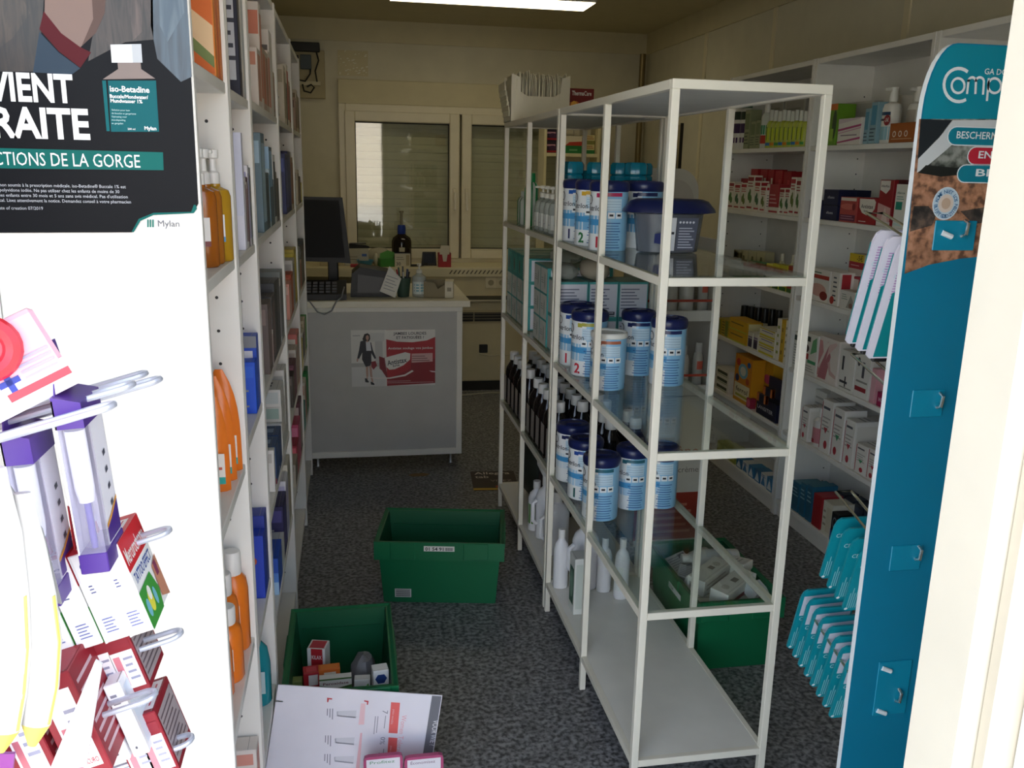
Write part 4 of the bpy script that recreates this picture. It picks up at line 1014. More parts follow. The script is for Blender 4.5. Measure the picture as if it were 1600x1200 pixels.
for i, (a, b_, t_) in enumerate(((1171, 1182, 264), (1186, 1197, 265), (1198, 1207, 265), (1209, 1220, 267), (1222, 1234, 268), (1156, 1168, 279))):
    rc(a, b_, t_, 'b', .07, '#a8202c', [('F', 'r', .55, .1, .85, .8, '#e4ddd0' if i in (1, 2) else '#c83a42')], 'dark red carton, %s of the rear row, %s of %s' % (ORD[i], S2, FC), xf=2.025)
# -- far cabinet, third
for i in range(5):
    x = 1128+i*13.5
    rc(x, x+12.5, 389+i*1.0, 'c', .05, '#bdb58e', [('F', 'p', [(.15, .1), (.85, .1), (.6, .8), (.4, .8)], '#5f5a34'), ('F', 'r', 0, 0, 1, .18, '#5a8a3a')], 'cream carton with dark picture, %s from the left, %s of %s' % (ORD[i], S3, FC), xf=2.03)
for i, (a, b_, c) in enumerate(((1128, 1138, '#c9b94a'), (1139, 1149, '#7a9a3a'), (1150, 1161, '#3f8a3a'), (1162, 1172, '#5a9a48'), (1173, 1183, '#2f7a3c'), (1184, 1195, '#3a7a44'), (1196, 1206, '#d8cf3a'), (1207, 1217, '#d2c634'), (1218, 1229, '#c9bd30'), (1230, 1240, '#a8402e'))):
    rc(a, b_, 404+i*1.3, 'c', .05, c, [('F', 'l', .1, .3, .9, .8, 2, '#e9e4b8'), ('F', 'r', 0, 0, 1, .15, '#3a6a30')], '%s carton, %s from left in front row, %s of %s' % ('yellow' if i in (0, 6, 7, 8) else 'brick red' if i == 9 else 'green', ORD[i], S3, FC))
for i, x in enumerate((1213, 1230)):
    rbottle(x, x+5.5, 396+i*2, 'c', '#d8d4b0', '#ece6d0', 'small white capped bottle standing among yellow cartons, %s from the left' % ORD[i], xf=2.012)
# -- far cabinet, fourth
for i in range(6):
    x = 1147+i*10.8
    rbottle(x, x+10, 477+i*1.4, 'd', '#7a5a1a', '#151517', 'bottle with big black cap, %s from the left, %s of %s' % (ORD[i], S4, FC), xf=2.055, capf=.55)
yl = [('F', 'r', .05, .1, .95, .9, '#e2b02a'), ('F', 't', 'BIOPTIMUM', .1, .45, .22, '#6a5a20', 'l', .7), ('F', 'r', 0, 0, 1, .1, '#c8ce4a'), ('R', 'r', .1, .1, .9, .9, '#e6d9a0')]
yl = [q for q in yl if q[1] != 't']+[('F', 'l', .1, .5, .8, .75, 1, '#6a5a20')]
for i, (a, b_) in enumerate(((1118, 1126), (1127, 1138))):
    rc(a, b_, 497+2*i, 'd', .08, '#c2a62e', [('F', 'r', .55, .05, .95, .95, '#7d8a3a'), ('F', 'l', .1, .1, .5, .9, 5, '#5a4d1c')], 'narrow yellow green carton, %s from the left, %s of %s' % (ORD[i], S4, FC))
y_, w_, h_ = rpos(1139, 1167, 503, 'd', 1.958)
for i in range(2):
    carton('long yellow carton, %s of a stack of two, %s of %s' % (('lower', 'upper')[i], S4, FC), (w_, .085, .058), (2.0, y_, .7156+i*.0585), -PI/2, '#ddaa28', yl, group=RG)
for i, (a, b_) in enumerate(((1168, 1176), (1176.5, 1184.5))):
    rc(a, b_, 519+2*i, 'd', .06, '#e4dfcc', [('F', 'r', .1, .08, .9, .62, '#5a4a66'), ('F', 'e', .5, .3, .3, .2, '#2f2540'), ('F', 'r', .1, .66, .9, .76, '#8a7a9a')], 'white carton with purple berries, %s from the left, %s of %s' % (ORD[i], S4, FC))
rc(1168, 1184, 505, 'd', .07, '#e6dfc4', [('F', 'r', .05, .4, .95, .6, '#d8b83a')], 'white and yellow carton behind the purple berry cartons', xf=2.022)
y_, w_, h_ = rpos(1185.5, 1211, 512, 'd', 1.958)
for i in range(3):
    carton('white and yellow banded carton, %s of its stack, %s of %s' % (('bottom', 'middle', 'top')[i], S4, FC), (w_, .085, .042), (2.0, y_, .7156+i*.0425), -PI/2, '#e9e3cc', [('F', 'r', .03, .05, .97, .28, '#d9c832'), ('F', 'l', .15, .5, .85, .8, 1, '#8a7aa0'), ('F', 'r', .03, .82, .97, .95, '#cbb13c')], group=RG)
rc(1212.5, 1218.5, 497, 'd', .08, '#ece6d4', [('F', 'l', .2, .1, .8, .9, 4, '#9aa04a')], 'tall white carton beside the banded stack, %s of %s' % (S4, FC))
rc(1219, 1225, 499, 'd', .08, '#d8a92a', [('F', 'r', .1, .1, .9, .9, '#d9b33a'), ('F', 'l', .3, .1, .7, .9, 3, '#8a6a1c')], 'tall yellow carton at the right end, %s of %s' % (S4, FC))
rc(1225.5, 1231, 500, 'd', .08, '#ece4cf', [('F', 'l', .2, .1, .8, .9, 5, '#8d8a5a')], 'tall cream carton at the right end, %s of %s' % (S4, FC))
# -- far cabinet, fifth
for i in range(3):
    y_, w_, h_ = rpos(1118, 1138, 570, 'e', 1.958)
    carton('white carton with dark green stripe, %s of its stack, %s of %s' % (('bottom', 'middle', 'top')[i], S5, FC), (w_, .09, .04), (2.005, min(y_, 4.475-w_/2), .4206+i*.0405), -PI/2, '#e6e2d4', [('F', 'r', .1, .3, .9, .7, '#4a4f3c'), ('F', 'r', .1, .1, .9, .2, '#9aa06a')], group=RG)
rc(1147, 1174, 556, 'e', .07, '#e09a1e', [('F', 'r', 0, .25, 1, 1, '#d98a22'), ('F', 'e', .5, .68, .28, .16, '#7ab0c4'), ('F', 'e', .5, .68, .17, .1, '#e4dfcf'), ('F', 'e', .2, .84, .12, .08, '#c23a2a'), ('F', 'e', .82, .86, .1, .06, '#2a5a9c'), ('F', 'e', .18, .5, .11, .08, '#2a3a6c'), ('F', 'e', .8, .5, .1, .07, '#b8502a'), ('F', 'r', .05, .08, .95, .4, '#eadfb8'), ('F', 't', 'ferrol', .15, .22, .1, '#5a4a1c', 'l', .7), ('F', 'r', .15, .12, .85, .17, '#b8b040')], 'orange yellow carton with round pictures, %s of %s' % (S5, FC))
rc(1175, 1207, 560, 'e', .10, '#e3a526', [('F', 'r', 0, 0, 1, 1, '#e0a224'), ('F', 'e', .75, .62, .18, .1, '#d85a7a')], 'large plain yellow carton behind the navy counter display', xf=2.035)
rc(1166, 1173, 614, 'e', .03, '#a8304a', [('F', 'e', .5, .5, .4, .4, '#d8607a')], 'small crimson pack at the foot of the yellow cartons', xf=1.950, h=.05)
y_, w_, h_ = rpos(1182, 1214, 585, 'e', 1.952)
t = thing('counter_display', 'navy display box with copper coloured packs, fifth shelf of far right cabinet', 'display', (1.985, y_, .4206), -PI/2)
b = MB(); b.box((-w_/2, -.03, 0), (w_/2, .03, .09), M('#171c38', .4), .002); b.prism([(-w_/2, .09), (w_/2, .09), (w_/2, .17), (w_/2-.03, .19), (-w_/2, .185)], ((0, .03, 0), (1, 0, 0), (0, 0, 1), (0, -1, 0)), .004, M('#1a2040', .4)); part('display_box', b, t)
fr = ((-w_/2, -.03, 0), (1, 0, 0), (0, 0, 1), (0, -1, 0))
b = MB(); b.text('LANSITER', fr, .01, .03, .018, M('#d8d8dc', .4), .0008, 'l', .01, w_*.8); part('lettering', b, t)
for i, (dx, dz) in enumerate(((-.03, .07), (.03, .115))):
    b = MB(); b.box((dx-.045, -.045-.0*i, dz), (dx+.045, -.03, dz+.04), M('#141a34', .4), .001); b.box((dx-.045, -.0455, dz), (dx-.022, -.03, dz+.04), M('#d0743a', .3)); b.box((dx+.03, -.0455, dz), (dx+.045, -.03, dz+.04), M('#d0743a', .3))
    part('pack', b, t)
# -- far cabinet, bottom
for i in range(6):
    x = 1150+i*9.5
    rc(x, x+9, 716+i*6, 'f', .07, ('#2f6f9c', '#e2e4e2', '#3a86b4')[i % 3], [('F', 'p', [(.1, .1), (.9, .1), (.5, .9)], ('#dfe8ec', '#3a7aa8', '#e6ecee')[i % 3]), ('F', 'l', .1, .7, .9, .95, 2, '#24507a')], 'blue and white carton, %s from the left, %s of %s' % (ORD[i], S6, FC))
for i in range(3):
    x = 1120+i*10
    rc(x, x+9, 690+i*5, 'f', .07, '#a4a84c', [('F', 'r', .1, .2, .9, .8, '#c6c86a')], 'olive yellow carton, %s from the left, %s of %s' % (ORD[i], S6, FC))
# -- middle cabinet, top
rc(1294, 1307, 163, 'a', .08, '#6fa02c', [('F', 'r', 0, .85, 1, 1, '#d8702a'), ('F', 'e', .75, .5, .25, .35, '#2f4a2a'), ('F', 'r', .3, .1, .7, .4, '#9cc44a')], 'green carton with an orange top, %s of middle right cabinet' % S1)
rc(1309, 1345, 185, 'a', .10, '#eae4dc', [('F', 'p', [(0, .8), (.9, .95), (1, 1), (0, 1)], '#d9c8cc'), ('F', 'p', [(0, .52), (1, .68), (1, .76), (0, .6)], '#b84a7c'), ('F', 'p', [(0, .42), (1, .6), (1, .64), (0, .45)], '#d8a0b8'), ('F', 'p', [(0, .06), (1, .2), (1, .28), (0, .12)], '#b84a7c'), ('F', 'l', .15, .3, .85, .42, 1, '#8a7a84')], 'white carton with magenta slanting stripes, %s of middle right cabinet' % S1)
rc(1311, 1362, 160, 'a', .04, '#b9b5ac', [('F', 'r', .04, .05, .96, .95, '#a6a29a')], 'wide grey carton behind the magenta striped carton', xf=2.065)
rc(1350, 1357.5, 170, 'a', .05, '#8fb4c0', [('F', 'r', .15, .4, .85, .9, '#5a98b0'), ('F', 'l', .1, .05, .9, .35, 3, '#4a6070')], 'narrow pale blue carton, left of two beside the pump bottle')
rc(1359, 1370, 160, 'a', .05, '#8cb0bc', [('F', 'r', .15, .45, .85, .92, '#4f94b2'), ('F', 'l', .1, .05, .9, .4, 4, '#3e5868')], 'taller pale blue carton, right of two beside the pump bottle')
rbottle(1372, 1389, 137, 'a', '#e9e6dc', '#efece2', 'white pump bottle with a red price badge, %s of middle right cabinet' % S1, pump=True, lab=[(130, 235, .06, .3, '#8fb8c0'), (135, 230, .5, .56, '#2a4a6c'), (135, 215, .4, .44, '#3a3a4a')])
y_, w_, h_ = rpos(1372, 1389, 137, 'a', 1.956)
b = MB(); b.lathe([(.019, 0), (.019, .001), (0, .001)], M('#a8202c', .4), seg=20); b.text('-5€', ((0, 0, 0), (1, 0, 0), (0, 1, 0), (0, 0, 1)), 0, -.006, .013, M(WHT), .0016, 'c', .02); one('price_badge', b, 'round red badge reading minus five euro on the white pump bottle', 'badge', (1.955, y_-.028, 1.762), group=None, rot=(R(90), 0, R(-90)))
rc(1389.5, 1430, 192, 'a', .10, '#a85a22', [('F', 'e', .2, .45, .07, .16, '#e8d8c4'), ('F', 'e', .43, .45, .07, .16, '#e8d8c4'), ('F', 'e', .66, .45, .07, .16, '#e8d8c4'), ('F', 'e', .2, .45, .04, .1, '#a85a22'), ('F', 'e', .43, .45, .04, .1, '#a85a22'), ('F', 'e', .66, .45, .04, .1, '#a85a22'), ('F', 'l', .1, .15, .9, .24, 1, '#d8b48c')], 'orange brown carton with three small rings, %s of middle right cabinet' % S1, xf=1.966)
rbottle(1410, 1428, 136, 'a', '#e6e2d8', '#efece2', 'slim white pump bottle rising behind the orange brown carton', xf=2.07, pump=True, lab=[(130, 230, .3, .6, '#c4b8a8'), (130, 230, .2, .28, '#c0504a')])
rc(1391, 1405, 150, 'a', .05, '#d2ccc0', [('F', 'r', .2, .6, .8, .8, '#4a3a7c')], 'white carton with violet square behind the orange brown carton', xf=2.07)
rc(1432, 1441, 150, 'a', .08, '#d8cfc4', [('F', 'l', .1, .1, .9, .8, 6, '#a06a5a')], 'tall pale carton right of the orange brown carton')
# -- middle cabinet, second
nv = [('F', 'r', .03, .03, .97, .97, '#1a2248'), ('F', 't', 'alfasens', .5, .42, .17, '#cfd2dc', 'c', .45)]
for i, (a, b_, zz) in enumerate(((1286, 1310, 0), (1286, 1310, 1))):
    y_, w_, h_ = rpos(1286, 1309, 296, 'b', 1.958)
    carton('navy carton with white lettering, %s of two, %s of middle right cabinet' % (('lower', 'upper')[i], S2), (w_, .08, h_/2-.001), (1.998, y_, 1.3806+i*h_/2), -PI/2, '#1a2248', nv, group=RG)
rc(1311, 1335, 297, 'b', .07, '#171e40', [('F', 'r', .05, .05, .95, .95, '#1c2448')], 'navy carton behind the coral red carton, middle right cabinet', xf=2.035)
rc(1264, 1284, 313, 'b', .08, '#1b2246', [('F', 'r', .04, .04, .96, .96, '#1a2044')], 'low navy carton at the left end, second shelf of middle right cabinet')
rc(1312, 1338, 308, 'b', .07, '#c0504c', [('F', 'r', .03, .85, .97, .97, '#e8ddd0'), ('F', 'e', .5, .62, .45, .12, '#d8746a'), ('F', 'r', .03, .05, .97, .3, '#6a2a4a'), ('F', 'l', .1, .1, .9, .28, 2, '#c08aa0'), ('F', 'e', .85, .62, .1, .14, '#8a2a30')], 'coral red carton with a purple foot, %s of middle right cabinet' % S2)
anti = [('F', 'r', 0, 0, 1, 1, '#a01c26'), ('F', 'p', [(.05, .95), (.85, .95), (.95, .85), (.92, .6), (.75, .4), (.5, .34), (.25, .42), (.08, .62)], '#efe9dc'), ('F', 't', 'Antistax', .5, .6, .14, '#3a3438', 'c', .66), ('F', 't', 'forte', .45, .46, .08, '#5a3438', 'c', .22), ('F', 'l', .1, .06, .5, .14, 1, '#e8d8d0')]
rc(1340, 1369, 309, 'b', .07, '#a01c26', anti, 'red and white carton with curved white panel, %s of middle right cabinet' % S2)
rc(1372, 1394, 281, 'b', .07, '#9c222a', [('F', 'p', [(.05, .98), (.75, .98), (.75, .8), (.5, .7), (.05, .78)], '#ece6dc'), ('F', 't', 'Allerfox', .4, .84, .05, '#4a3438', 'c', .6), ('F', 'p', [(0, .5), (.95, .4), (.95, .1), (0, .1)], '#d8a8a0'), ('F', 'p', [(.3, .1), (.55, .42), (.8, .1)], '#e8d0c4'), ('F', 'r', 0, 0, 1, .1, '#e0d8d0')], 'tall red and white carton, tallest left of the green one, %s' % S2)
rc(1394.5, 1412, 281, 'b', .07, '#5a1c22', [('F', 'r', .1, .1, .9, .9, '#6d2228')], 'tall dark maroon carton behind the white green carton, second shelf', xf=1.975)
rc(1397, 1415, 288, 'b', .010, '#e9e6da', [('F', 't', 'Allercox', .5, .78, .05, '#3a5a4a', 'c', .7), ('F', 'r', .12, .42, .7, .6, '#1f8a72'), ('F', 'l', .15, .64, .8, .74, 2, '#6a9a8a'), ('F', 'r', .1, .05, .9, .12, '#cfe0d8')], 'white carton with a green square in front of the maroon one', xf=1.950)
rc(1416, 1432, 292, 'b', .06, '#cfd8d2', [('F', 'r', .1, .1, .9, .4, '#2a8f80'), ('F', 'l', .1, .5, .9, .9, 4, '#4a7a70')], 'white and teal carton at the right end, second shelf of middle right cabinet')
# -- middle cabinet, third
ur = [('F', 'r', .03, .7, .97, .82, '#b8362e'), ('F', 'l', .1, .84, .6, .94, 1, '#5a7a5a'), ('F', 'e', .5, .35, .38, .2, '#d8a89a'), ('F', 'e', .78, .2, .18, .14, '#8a2a26'), ('R', 'l', .3, .1, .7, .9, 4, '#6a6a66')]
rc(1262, 1296, 420, 'c', .10, '#ece6da', ur, 'white carton with red band and berries, left end, %s of middle cabinet' % S3)
rc(1244, 1260, 415, 'c', .08, '#d8c23a', [('F', 'r', .1, .6, .9, .95, '#e6d24a'), ('F', 'r', .1, .1, .9, .4, '#e6e0d0')], 'yellow topped carton at the far left, third shelf of middle cabinet', xf=1.99)
rc(1297, 1311, 425, 'c', .10, '#ece6da', [('F', 't', 'urecom', .3, .15, .0, RED)] if False else [('F', 'l', .3, .1, .75, .9, 6, '#55565a'), ('F', 'e', .3, .15, .25, .12, '#b8362e'), ('R', 'r', .1, .05, .5, .95, '#b8343a')], 'white carton with vertical grey lettering beside the berry carton')
for i, (a, b_) in enumerate(((1315, 1328), (1329, 1342), (1343, 1357))):
    rc(a, b_, 431+i, 'c', .05, '#b0343c' if i < 2 else '#a02c34', [('F', 'r', .15, .2, .85, .92, '#e6ddd0' if i < 2 else '#b04048')], '%s carton, %s of three under the price card, third shelf' % ('red framed white' if i < 2 else 'crimson', ORD[i]), xf=2.02)
y_, w_, h_ = rpos(1318, 1361, 382, 'c', 2.02)
carton('yellow and red carton priced minus five euro lying atop the red framed ones', (.15, .05, .085), (2.05, y_, 1.169), -PI/2, '#d8cfc0', [('F', 'r', 0, .62, 1, 1, '#d9b92e'), ('F', 'r', .7, .62, 1, 1, '#cfc6a8'), ('F', 't', '-5€', .5, .68, .24, '#5a4420', 'c'), ('F', 'r', 0, .3, 1, .62, '#a82434'), ('F', 'l', .1, .4, .5, .52, 1, '#d8a0a4'), ('F', 'r', 0, 0, 1, .3, '#c9b8ac')], group=RG)
for i in range(3):
    y2, w2, h2 = rpos((1315, 1329, 1343)[i], (1328, 1342, 1357)[i], 431+i, 'c', 2.02)
fl = [('F', 'r', .05, .08, .95, .9, '#e4e0d4'), ('F', 'p', [(.45, .1), (.9, .1), (.9, .5), (.7, .8)], '#a8a496'), ('F', 'e', .75, .25, .12, .14, '#8a6a5a'), ('F', 'l', .1, .5, .5, .85, 3, '#8f9a90'), ('T', 'r', .05, .3, .95, .7, '#cfcabb')]
for i, (a, b_, t_) in enumerate(((1312, 1336, 455), (1337, 1360, 462), (1361, 1384, 468))):
    rc(a, b_, t_, 'c', .055, '#e6e2d6' if i < 2 else '#d4dbd4', fl, 'low white carton with a grey flower, %s from the left, %s of middle cabinet' % (ORD[i], S3), xf=1.952)
# -- middle cabinet, fourth
rc(1239, 1252, 519, 'd', .10, '#e4e2d6', [('F', 'r', .05, .78, .95, .92, '#1f3a30'), ('F', 'l', .1, .1, .9, .7, 8, '#9aa09a')], 'white carton with dark green band, behind the near rack post, fourth shelf')
rc(1253, 1277, 521, 'd', .10, '#e9e5da', [('F', 'r', 0, .8, .5, .92, '#1d3428'), ('F', 'p', [(.55, .5), (.95, .62), (.9, .95), (.65, .85)], '#6fb07a'), ('F', 'r', .05, .36, .45, .5, '#b8403a'), ('F', 'r', .4, .28, .95, .36, '#4a9a6a'), ('F', 'l', .1, .06, .9, .24, 3, '#b0aca0'), ('F', 'e', .25, .62, .2, .1, '#4a3a34')], 'white carton with green leaf drop, %s of middle cabinet' % S4)
pk = [('F', 'p', [(0, .1), (.45, .1), (.3, .5), (.15, .9), (0, .9)], '#d89a98'), ('F', 'p', [(.05, .05), (.45, .05), (.62, .6), (.42, .92), (.25, .6)], '#c07a80'), ('F', 'p', [(.4, .5), (.48, .62), (.9, .9), (.82, .95), (.5, .85)], '#e8c8c0'), ('F', 'p', [(.0, .3), (.08, .25), (.5, .85), (.42, .9)], '#efe2d8'), ('F', 'p', [(.5, .45), (.62, .2), (.95, .15), (.95, .22), (.68, .3), (.6, .5)], '#d8b4ae'), ('R', 'r', .05, .05, .95, .95, '#e2d8cc')]
rc(1278, 1310, 528, 'd', .12, '#e9ded4', pk, 'white carton with pink crossed ribbons, %s of middle cabinet' % S4)
tst = [('F', 'r', .15, .5, .28, .85, '#3a3a40'), ('F', 'r', .08, .18, .6, .24, '#3a3a40'), ('F', 'r', .42, .1, .5, .36, '#3a3a40'), ('F', 'l', .1, .04, .9, .12, 1, '#9a968c'), ('T', 'l', .1, .2, .9, .8, 3, '#a8a498')]
rc(1311, 1335, 548, 'd', .12, '#ebe7de', tst, 'white carton with black test sticks, %s of middle cabinet' % S4)
rc(1336, 1359, 551, 'd', .12, '#ebe7de', [('F', 'e', .18, .78, .1, .1, '#3a3a40'), ('F', 'r', .45, .45, .62, .8, '#4a4a50'), ('F', 'r', .05, .14, .85, .24, '#a8343c'), ('F', 'l', .1, .3, .9, .42, 1, '#9a968c'), ('R', 'r', .1, .1, .9, .9, '#e0dcd2')], 'white carton with a red line below black sticks, fourth shelf')
rc(1360, 1368, 575, 'd', .08, '#e0a4ac', [('F', 'r', .1, .1, .9, .9, '#e4b0b6')], 'slim pink carton left of the magenta one, fourth shelf')
rc(1369, 1390, 618, 'd', .03, '#b01f58', [('F', 'r', .02, .02, .98, .98, '#b02058'), ('F', 't', 'MONT', .12, .35, .3, '#e8c0d0', 'l', .75)], 'low magenta carton at the right, fourth shelf of middle cabinet', h=.055)
rc(1369, 1392, 580, 'd', .07, '#d8cfc2', [('F', 'l', .1, .2, .9, .8, 5, '#a89a8c')], 'white carton behind the low magenta carton, fourth shelf', xf=1.995)
# -- middle cabinet, fifth: white and red cartons
sf = lambda i: [('F', 'l', .12, .78, .75, .92, 1, '#5a5a60'), ('F', 'l', .12, .4, .85, .7, 4, '#b0aca4'), ('F', 'r', .0, .05, .06, .95, '#b84a50'), ('F', 'p', [(.3, .48), (.7, .48), (.5, .36)], '#4a9a6a' if i % 2 else '#b84048'), ('F', 'e', .4+.1*(i % 3), .16, .16, .08, '#b83a44'), ('T', 'l', .1, .3, .9, .7, 2, '#a8a49a'), ('R', 'r', .08, .1, .92, .9, '#e2ddd2')]
for i, (a, b_, t_, d_) in enumerate(((1252, 1263, 634, .08), (1264.5, 1269, 640, .05), (1282, 1299, 624, .10), (1300, 1317, 637, .10), (1318, 1334, 655, .12), (1336, 1354, 694, .10), (1355, 1372, 702, .10))):
    if i == 1:
        rbottle(1264.5, 1280, 637, 'e', '#ddd8d0', '#efece6', 'white bottle with red spots among white red cartons, fifth shelf', lab=[(130, 235, .1, .5, '#c8848a'), (150, 190, .1, .2, '#a82434')]); continue
    rc(a, b_, t_, 'e', d_, '#ece8e0', sf(i), 'white carton with fine red print, %s from the left, %s of middle cabinet' % (ORD[i], S5))
for i, (a, b_, t_) in enumerate(((1253, 1290, 606), (1292, 1345, 618), (1346, 1378, 655))):
    rc(a, b_, t_, 'e', .09, '#e2ded4', [('F', 'l', .1, .2, .9, .9, 5, '#b4b0a6')], 'wide white carton in the rear row, %s from the left, %s of middle cabinet' % (ORD[i], S5), xf=2.09)
# -- middle cabinet, bottom
for i, (a, b_, t_) in enumerate(((1236, 1248, 752), (1249, 1258, 754), (1259, 1268, 757))):
    rc(a, b_, t_, 'f', .12, '#2a6a86', [('F', 'r', .05, .1, .95, .9, '#246078'), ('F', 'l', .1, .5, .9, .85, 3, '#8ab8c8'), ('T', 'r', .05, .05, .95, .95, '#4a8a9c')], 'teal blue carton, %s from the left, %s of middle cabinet' % (ORD[i], S6))
rc(1222, 1234, 755, 'f', .08, '#22285a', [('F', 'r', .1, .1, .9, .9, '#2a3064')], 'dark violet blue carton behind the rack post, lowest shelf')
rc(1269, 1283, 772, 'f', .12, '#a8262e', [('F', 'r', .05, .08, .95, .92, '#a22028'), ('T', 'r', .05, .05, .95, .95, '#b84048')], 'crimson carton between teal and white ones, %s of middle cabinet' % S6)
rc(1284, 1300, 784, 'f', .11, '#e2dcc8', [('F', 'r', .4, .1, .9, .85, '#d8cdb4'), ('F', 'l', .1, .2, .4, .8, 3, '#a89a80')], 'cream carton right of the crimson one, %s of middle cabinet' % S6)
bk = [('F', 'e', .5, .66, .3, .2, '#8a8f98'), ('F', 'e', .5, .66, .24, .15, '#16181e'), ('F', 'r', .5, .3, .78, .46, '#c8c034'), ('F', 'p', [(0, 0), (.5, 0), (.2, .35), (0, .4)], '#2a4a8a')]
for i in range(5):
    a = 1297+i*12.5
    rc(a, a+11.5, 806+i*11, 'f', .07, '#14161c', bk, 'small black carton with a yellow dot, %s from the left, front row' % ORD[i], xf=1.950, h=.125)
for i in range(4):
    a = 1304+i*14
    rc(a, a+13, 770+i*9, 'f', .07, '#1c2634', [('F', 'r', .1, .5, .9, .9, '#2a3a50'), ('T', 'r', .05, .05, .95, .95, '#24344a')], 'dark blue carton, %s from the left, behind black cartons' % ORD[i], xf=2.055, h=.155)
# -- near cabinet (behind the teal stand): only its first goods peep out
rc(1448, 1462, 152, 'a', .08, '#cfc4b6', [('F', 'l', .1, .2, .9, .8, 6, '#8a6a5c')], 'beige carton half hidden by the teal display stand, top shelf')
# ------------------------------------------------------------------ white tiered display behind the rack
t = thing('floor_display', 'white cardboard display with round top and red foot behind the glass rack', 'display', (1.315, 3.50, 0))
cm = M('#dcd8cc', .5)
def rbx(lo, hi, m=cm, b=.003): return MB().box(lo, hi, m, b)
part('base_box', rbx((-.15, -.15, 0), (.15, .15, .66)), t)
part('foot_band', rbx((-.152, -.152, .03), (.152, -.149, .24), M('#b0402e', .5), 0), t, 'brick red band with pale print')
for i, x in enumerate((-.155, .150)): part('side_wall', rbx((x, -.15, .66), (x+.005, .15, 1.30)), t)
for z in (.665, .985): part('tier_shelf', rbx((-.15, -.15, z), (.15, .15, z+.012)), t)
for z in (.665, .975): part('tier_front', rbx((-.15, -.158, z), (.15, -.150, z+.045)), t)
pts = [(-.155, .6), (.155, .6), (.155, 1.475)]+[(.155-.09*(1-math.cos(a)), 1.475+.10*math.sin(a)) for a in [PI/2*k/6 for k in range(1, 7)]]+[(-.155+.09*(1-math.cos(a)), 1.475+.10*math.sin(a)) for a in [PI/2*k/6 for k in range(6, 0, -1)]]+[(-.155, 1.475)]
b = MB(); b.prism(pts, ((0, .15, 0), (1, 0, 0), (0, 0, 1), (0, -1, 0)), .008, cm)
b.prism([(x*.86, 1.25+(z-1.25)*.86) for x, z in pts if z > .7], ((0, .14, .0), (1, 0, 0), (0, 0, 1), (0, -1, 0)), .004, M('#cfc8bc', .5))
part('back_card', b, t)
b = MB(); b.text('EAU THERMALE', ((0, .1355, 0), (1, 0, 0), (0, 0, 1), (0, -1, 0)), 0, 1.415, .020, M('#b06a50', .5), .0008, 'c', .0, .23)
b.text('Avène', ((0, -.15, 0), (1, 0, 0), (0, 0, 1), (0, -1, 0)), .03, .40, .05, M('#b8563c', .5), .0008, 'c', .0, .17); b.text('crème', ((0, -.15, 0), (1, 0, 0), (0, 0, 1), (0, -1, 0)), .075, .33, .025, M('#8a8074', .5), .0008, 'c', 0)
for k in range(5): b.flat([(-.1, .06+k*.03), (.10-.02*(k % 3), .06+k*.03), (.10-.02*(k % 3), .072+k*.03), (-.1, .072+k*.03)], ((0, -.152, 0), (1, 0, 0), (0, 0, 1), (0, -1, 0)), '#d88a70', .0006)
part('lettering', b, t)
for zz, nm in ((.99, 'upper'), (.682, 'lower')):
    for i in range(4):
        x = 1.315-.105+i*.07
        q = thing('spray_can' if i < 3 else 'spray_bottle', '%s, %s from the left on the %s tier of white display' % ('white cosmetic bottle' if i < 3 else 'slim clear spray bottle', ORD[i], nm), 'bottle', (x, 3.40, zz+.0), 0, 'bottles in the white display')
        q.location.z = zz+(.0075 if nm == 'upper' else -.0045)
        r = .03 if i < 3 else .022; h = .19 if i < 3 else .20
        b = MB(); b.lathe([(r*.95, 0), (r, .004), (r, h*.68), (r*.8, h*.78), (r*.6, h*.8)], M('#d2d0c8', .3) if i < 3 else plastic_clear('#cfcdc4', .7, .1), seg=16); part('bottle', b, q)
        b = MB(); b.lathe([(r*.62, h*.79), (r*.64, h*.98), (r*.55, h), (0, h)], M('#dedcd6', .35) if i < 3 else plastic_clear('#dcdad4', .7, .1), seg=14); part('cap', b, q)
        if i == 3:
            b = MB(); b.add([((r+.0005)*math.cos(a), (r+.0005)*math.sin(a), z) for a in (4.2, 4.6, 5.0, 5.4) for z in (.09, .125)], [(2*k, 2*k+2, 2*k+3, 2*k+1) for k in range(3)], M('#d0604a', .4), True); part('paper_label', b, q)
    b = MB(); b.box((-.15, -.159, 0), (.15, -.157, .010), plastic_clear('#c8503c', .75, .2)); part('retaining_strip', b, t, 'orange red strip across the bottles', loc=(0, 0, zz+.065))
# ------------------------------------------------------------------ counter and what stands on it
ct = thing('counter', 'white framed counter with grey front panel at the end of the aisle', 'counter', (.18, 4.85, 0))
ox, oy = .18, 4.85
def cb(lo, hi, m=white_m, b=.002): return MB().box((lo[0]-ox, lo[1]-oy, lo[2]), (hi[0]-ox, hi[1]-oy, hi[2]), m, b)
part('worktop', cb((-.49, 4.49, .862), (.612, 5.20, .895), M('#e9e2cc', .4)), ct)
f4 = cb((-.49, 4.515, .835), (.575, 4.545, .862)); f4.box((.545-ox, 4.515-oy, .062), (.575-ox, 4.545-oy, .835), white_m, .002); f4.box((-.49-ox, 4.515-oy, .062), (.545-ox, 4.545-oy, .095), white_m, .002)
part('front_frame', f4, ct)
part('front_panel', cb((-.49, 4.523, .095), (.545, 4.54, .835), M('#bcbab4', .45), 0), ct)
part('side_panel', cb((.557, 4.545, .062), (.575, 5.18, .862)), ct)
part('side_panel', cb((-.49, 4.545, .062), (-.472, 5.18, .862)), ct)
part('inner_shelf', cb((-.472, 4.545, .40), (.557, 5.15, .42)), ct)
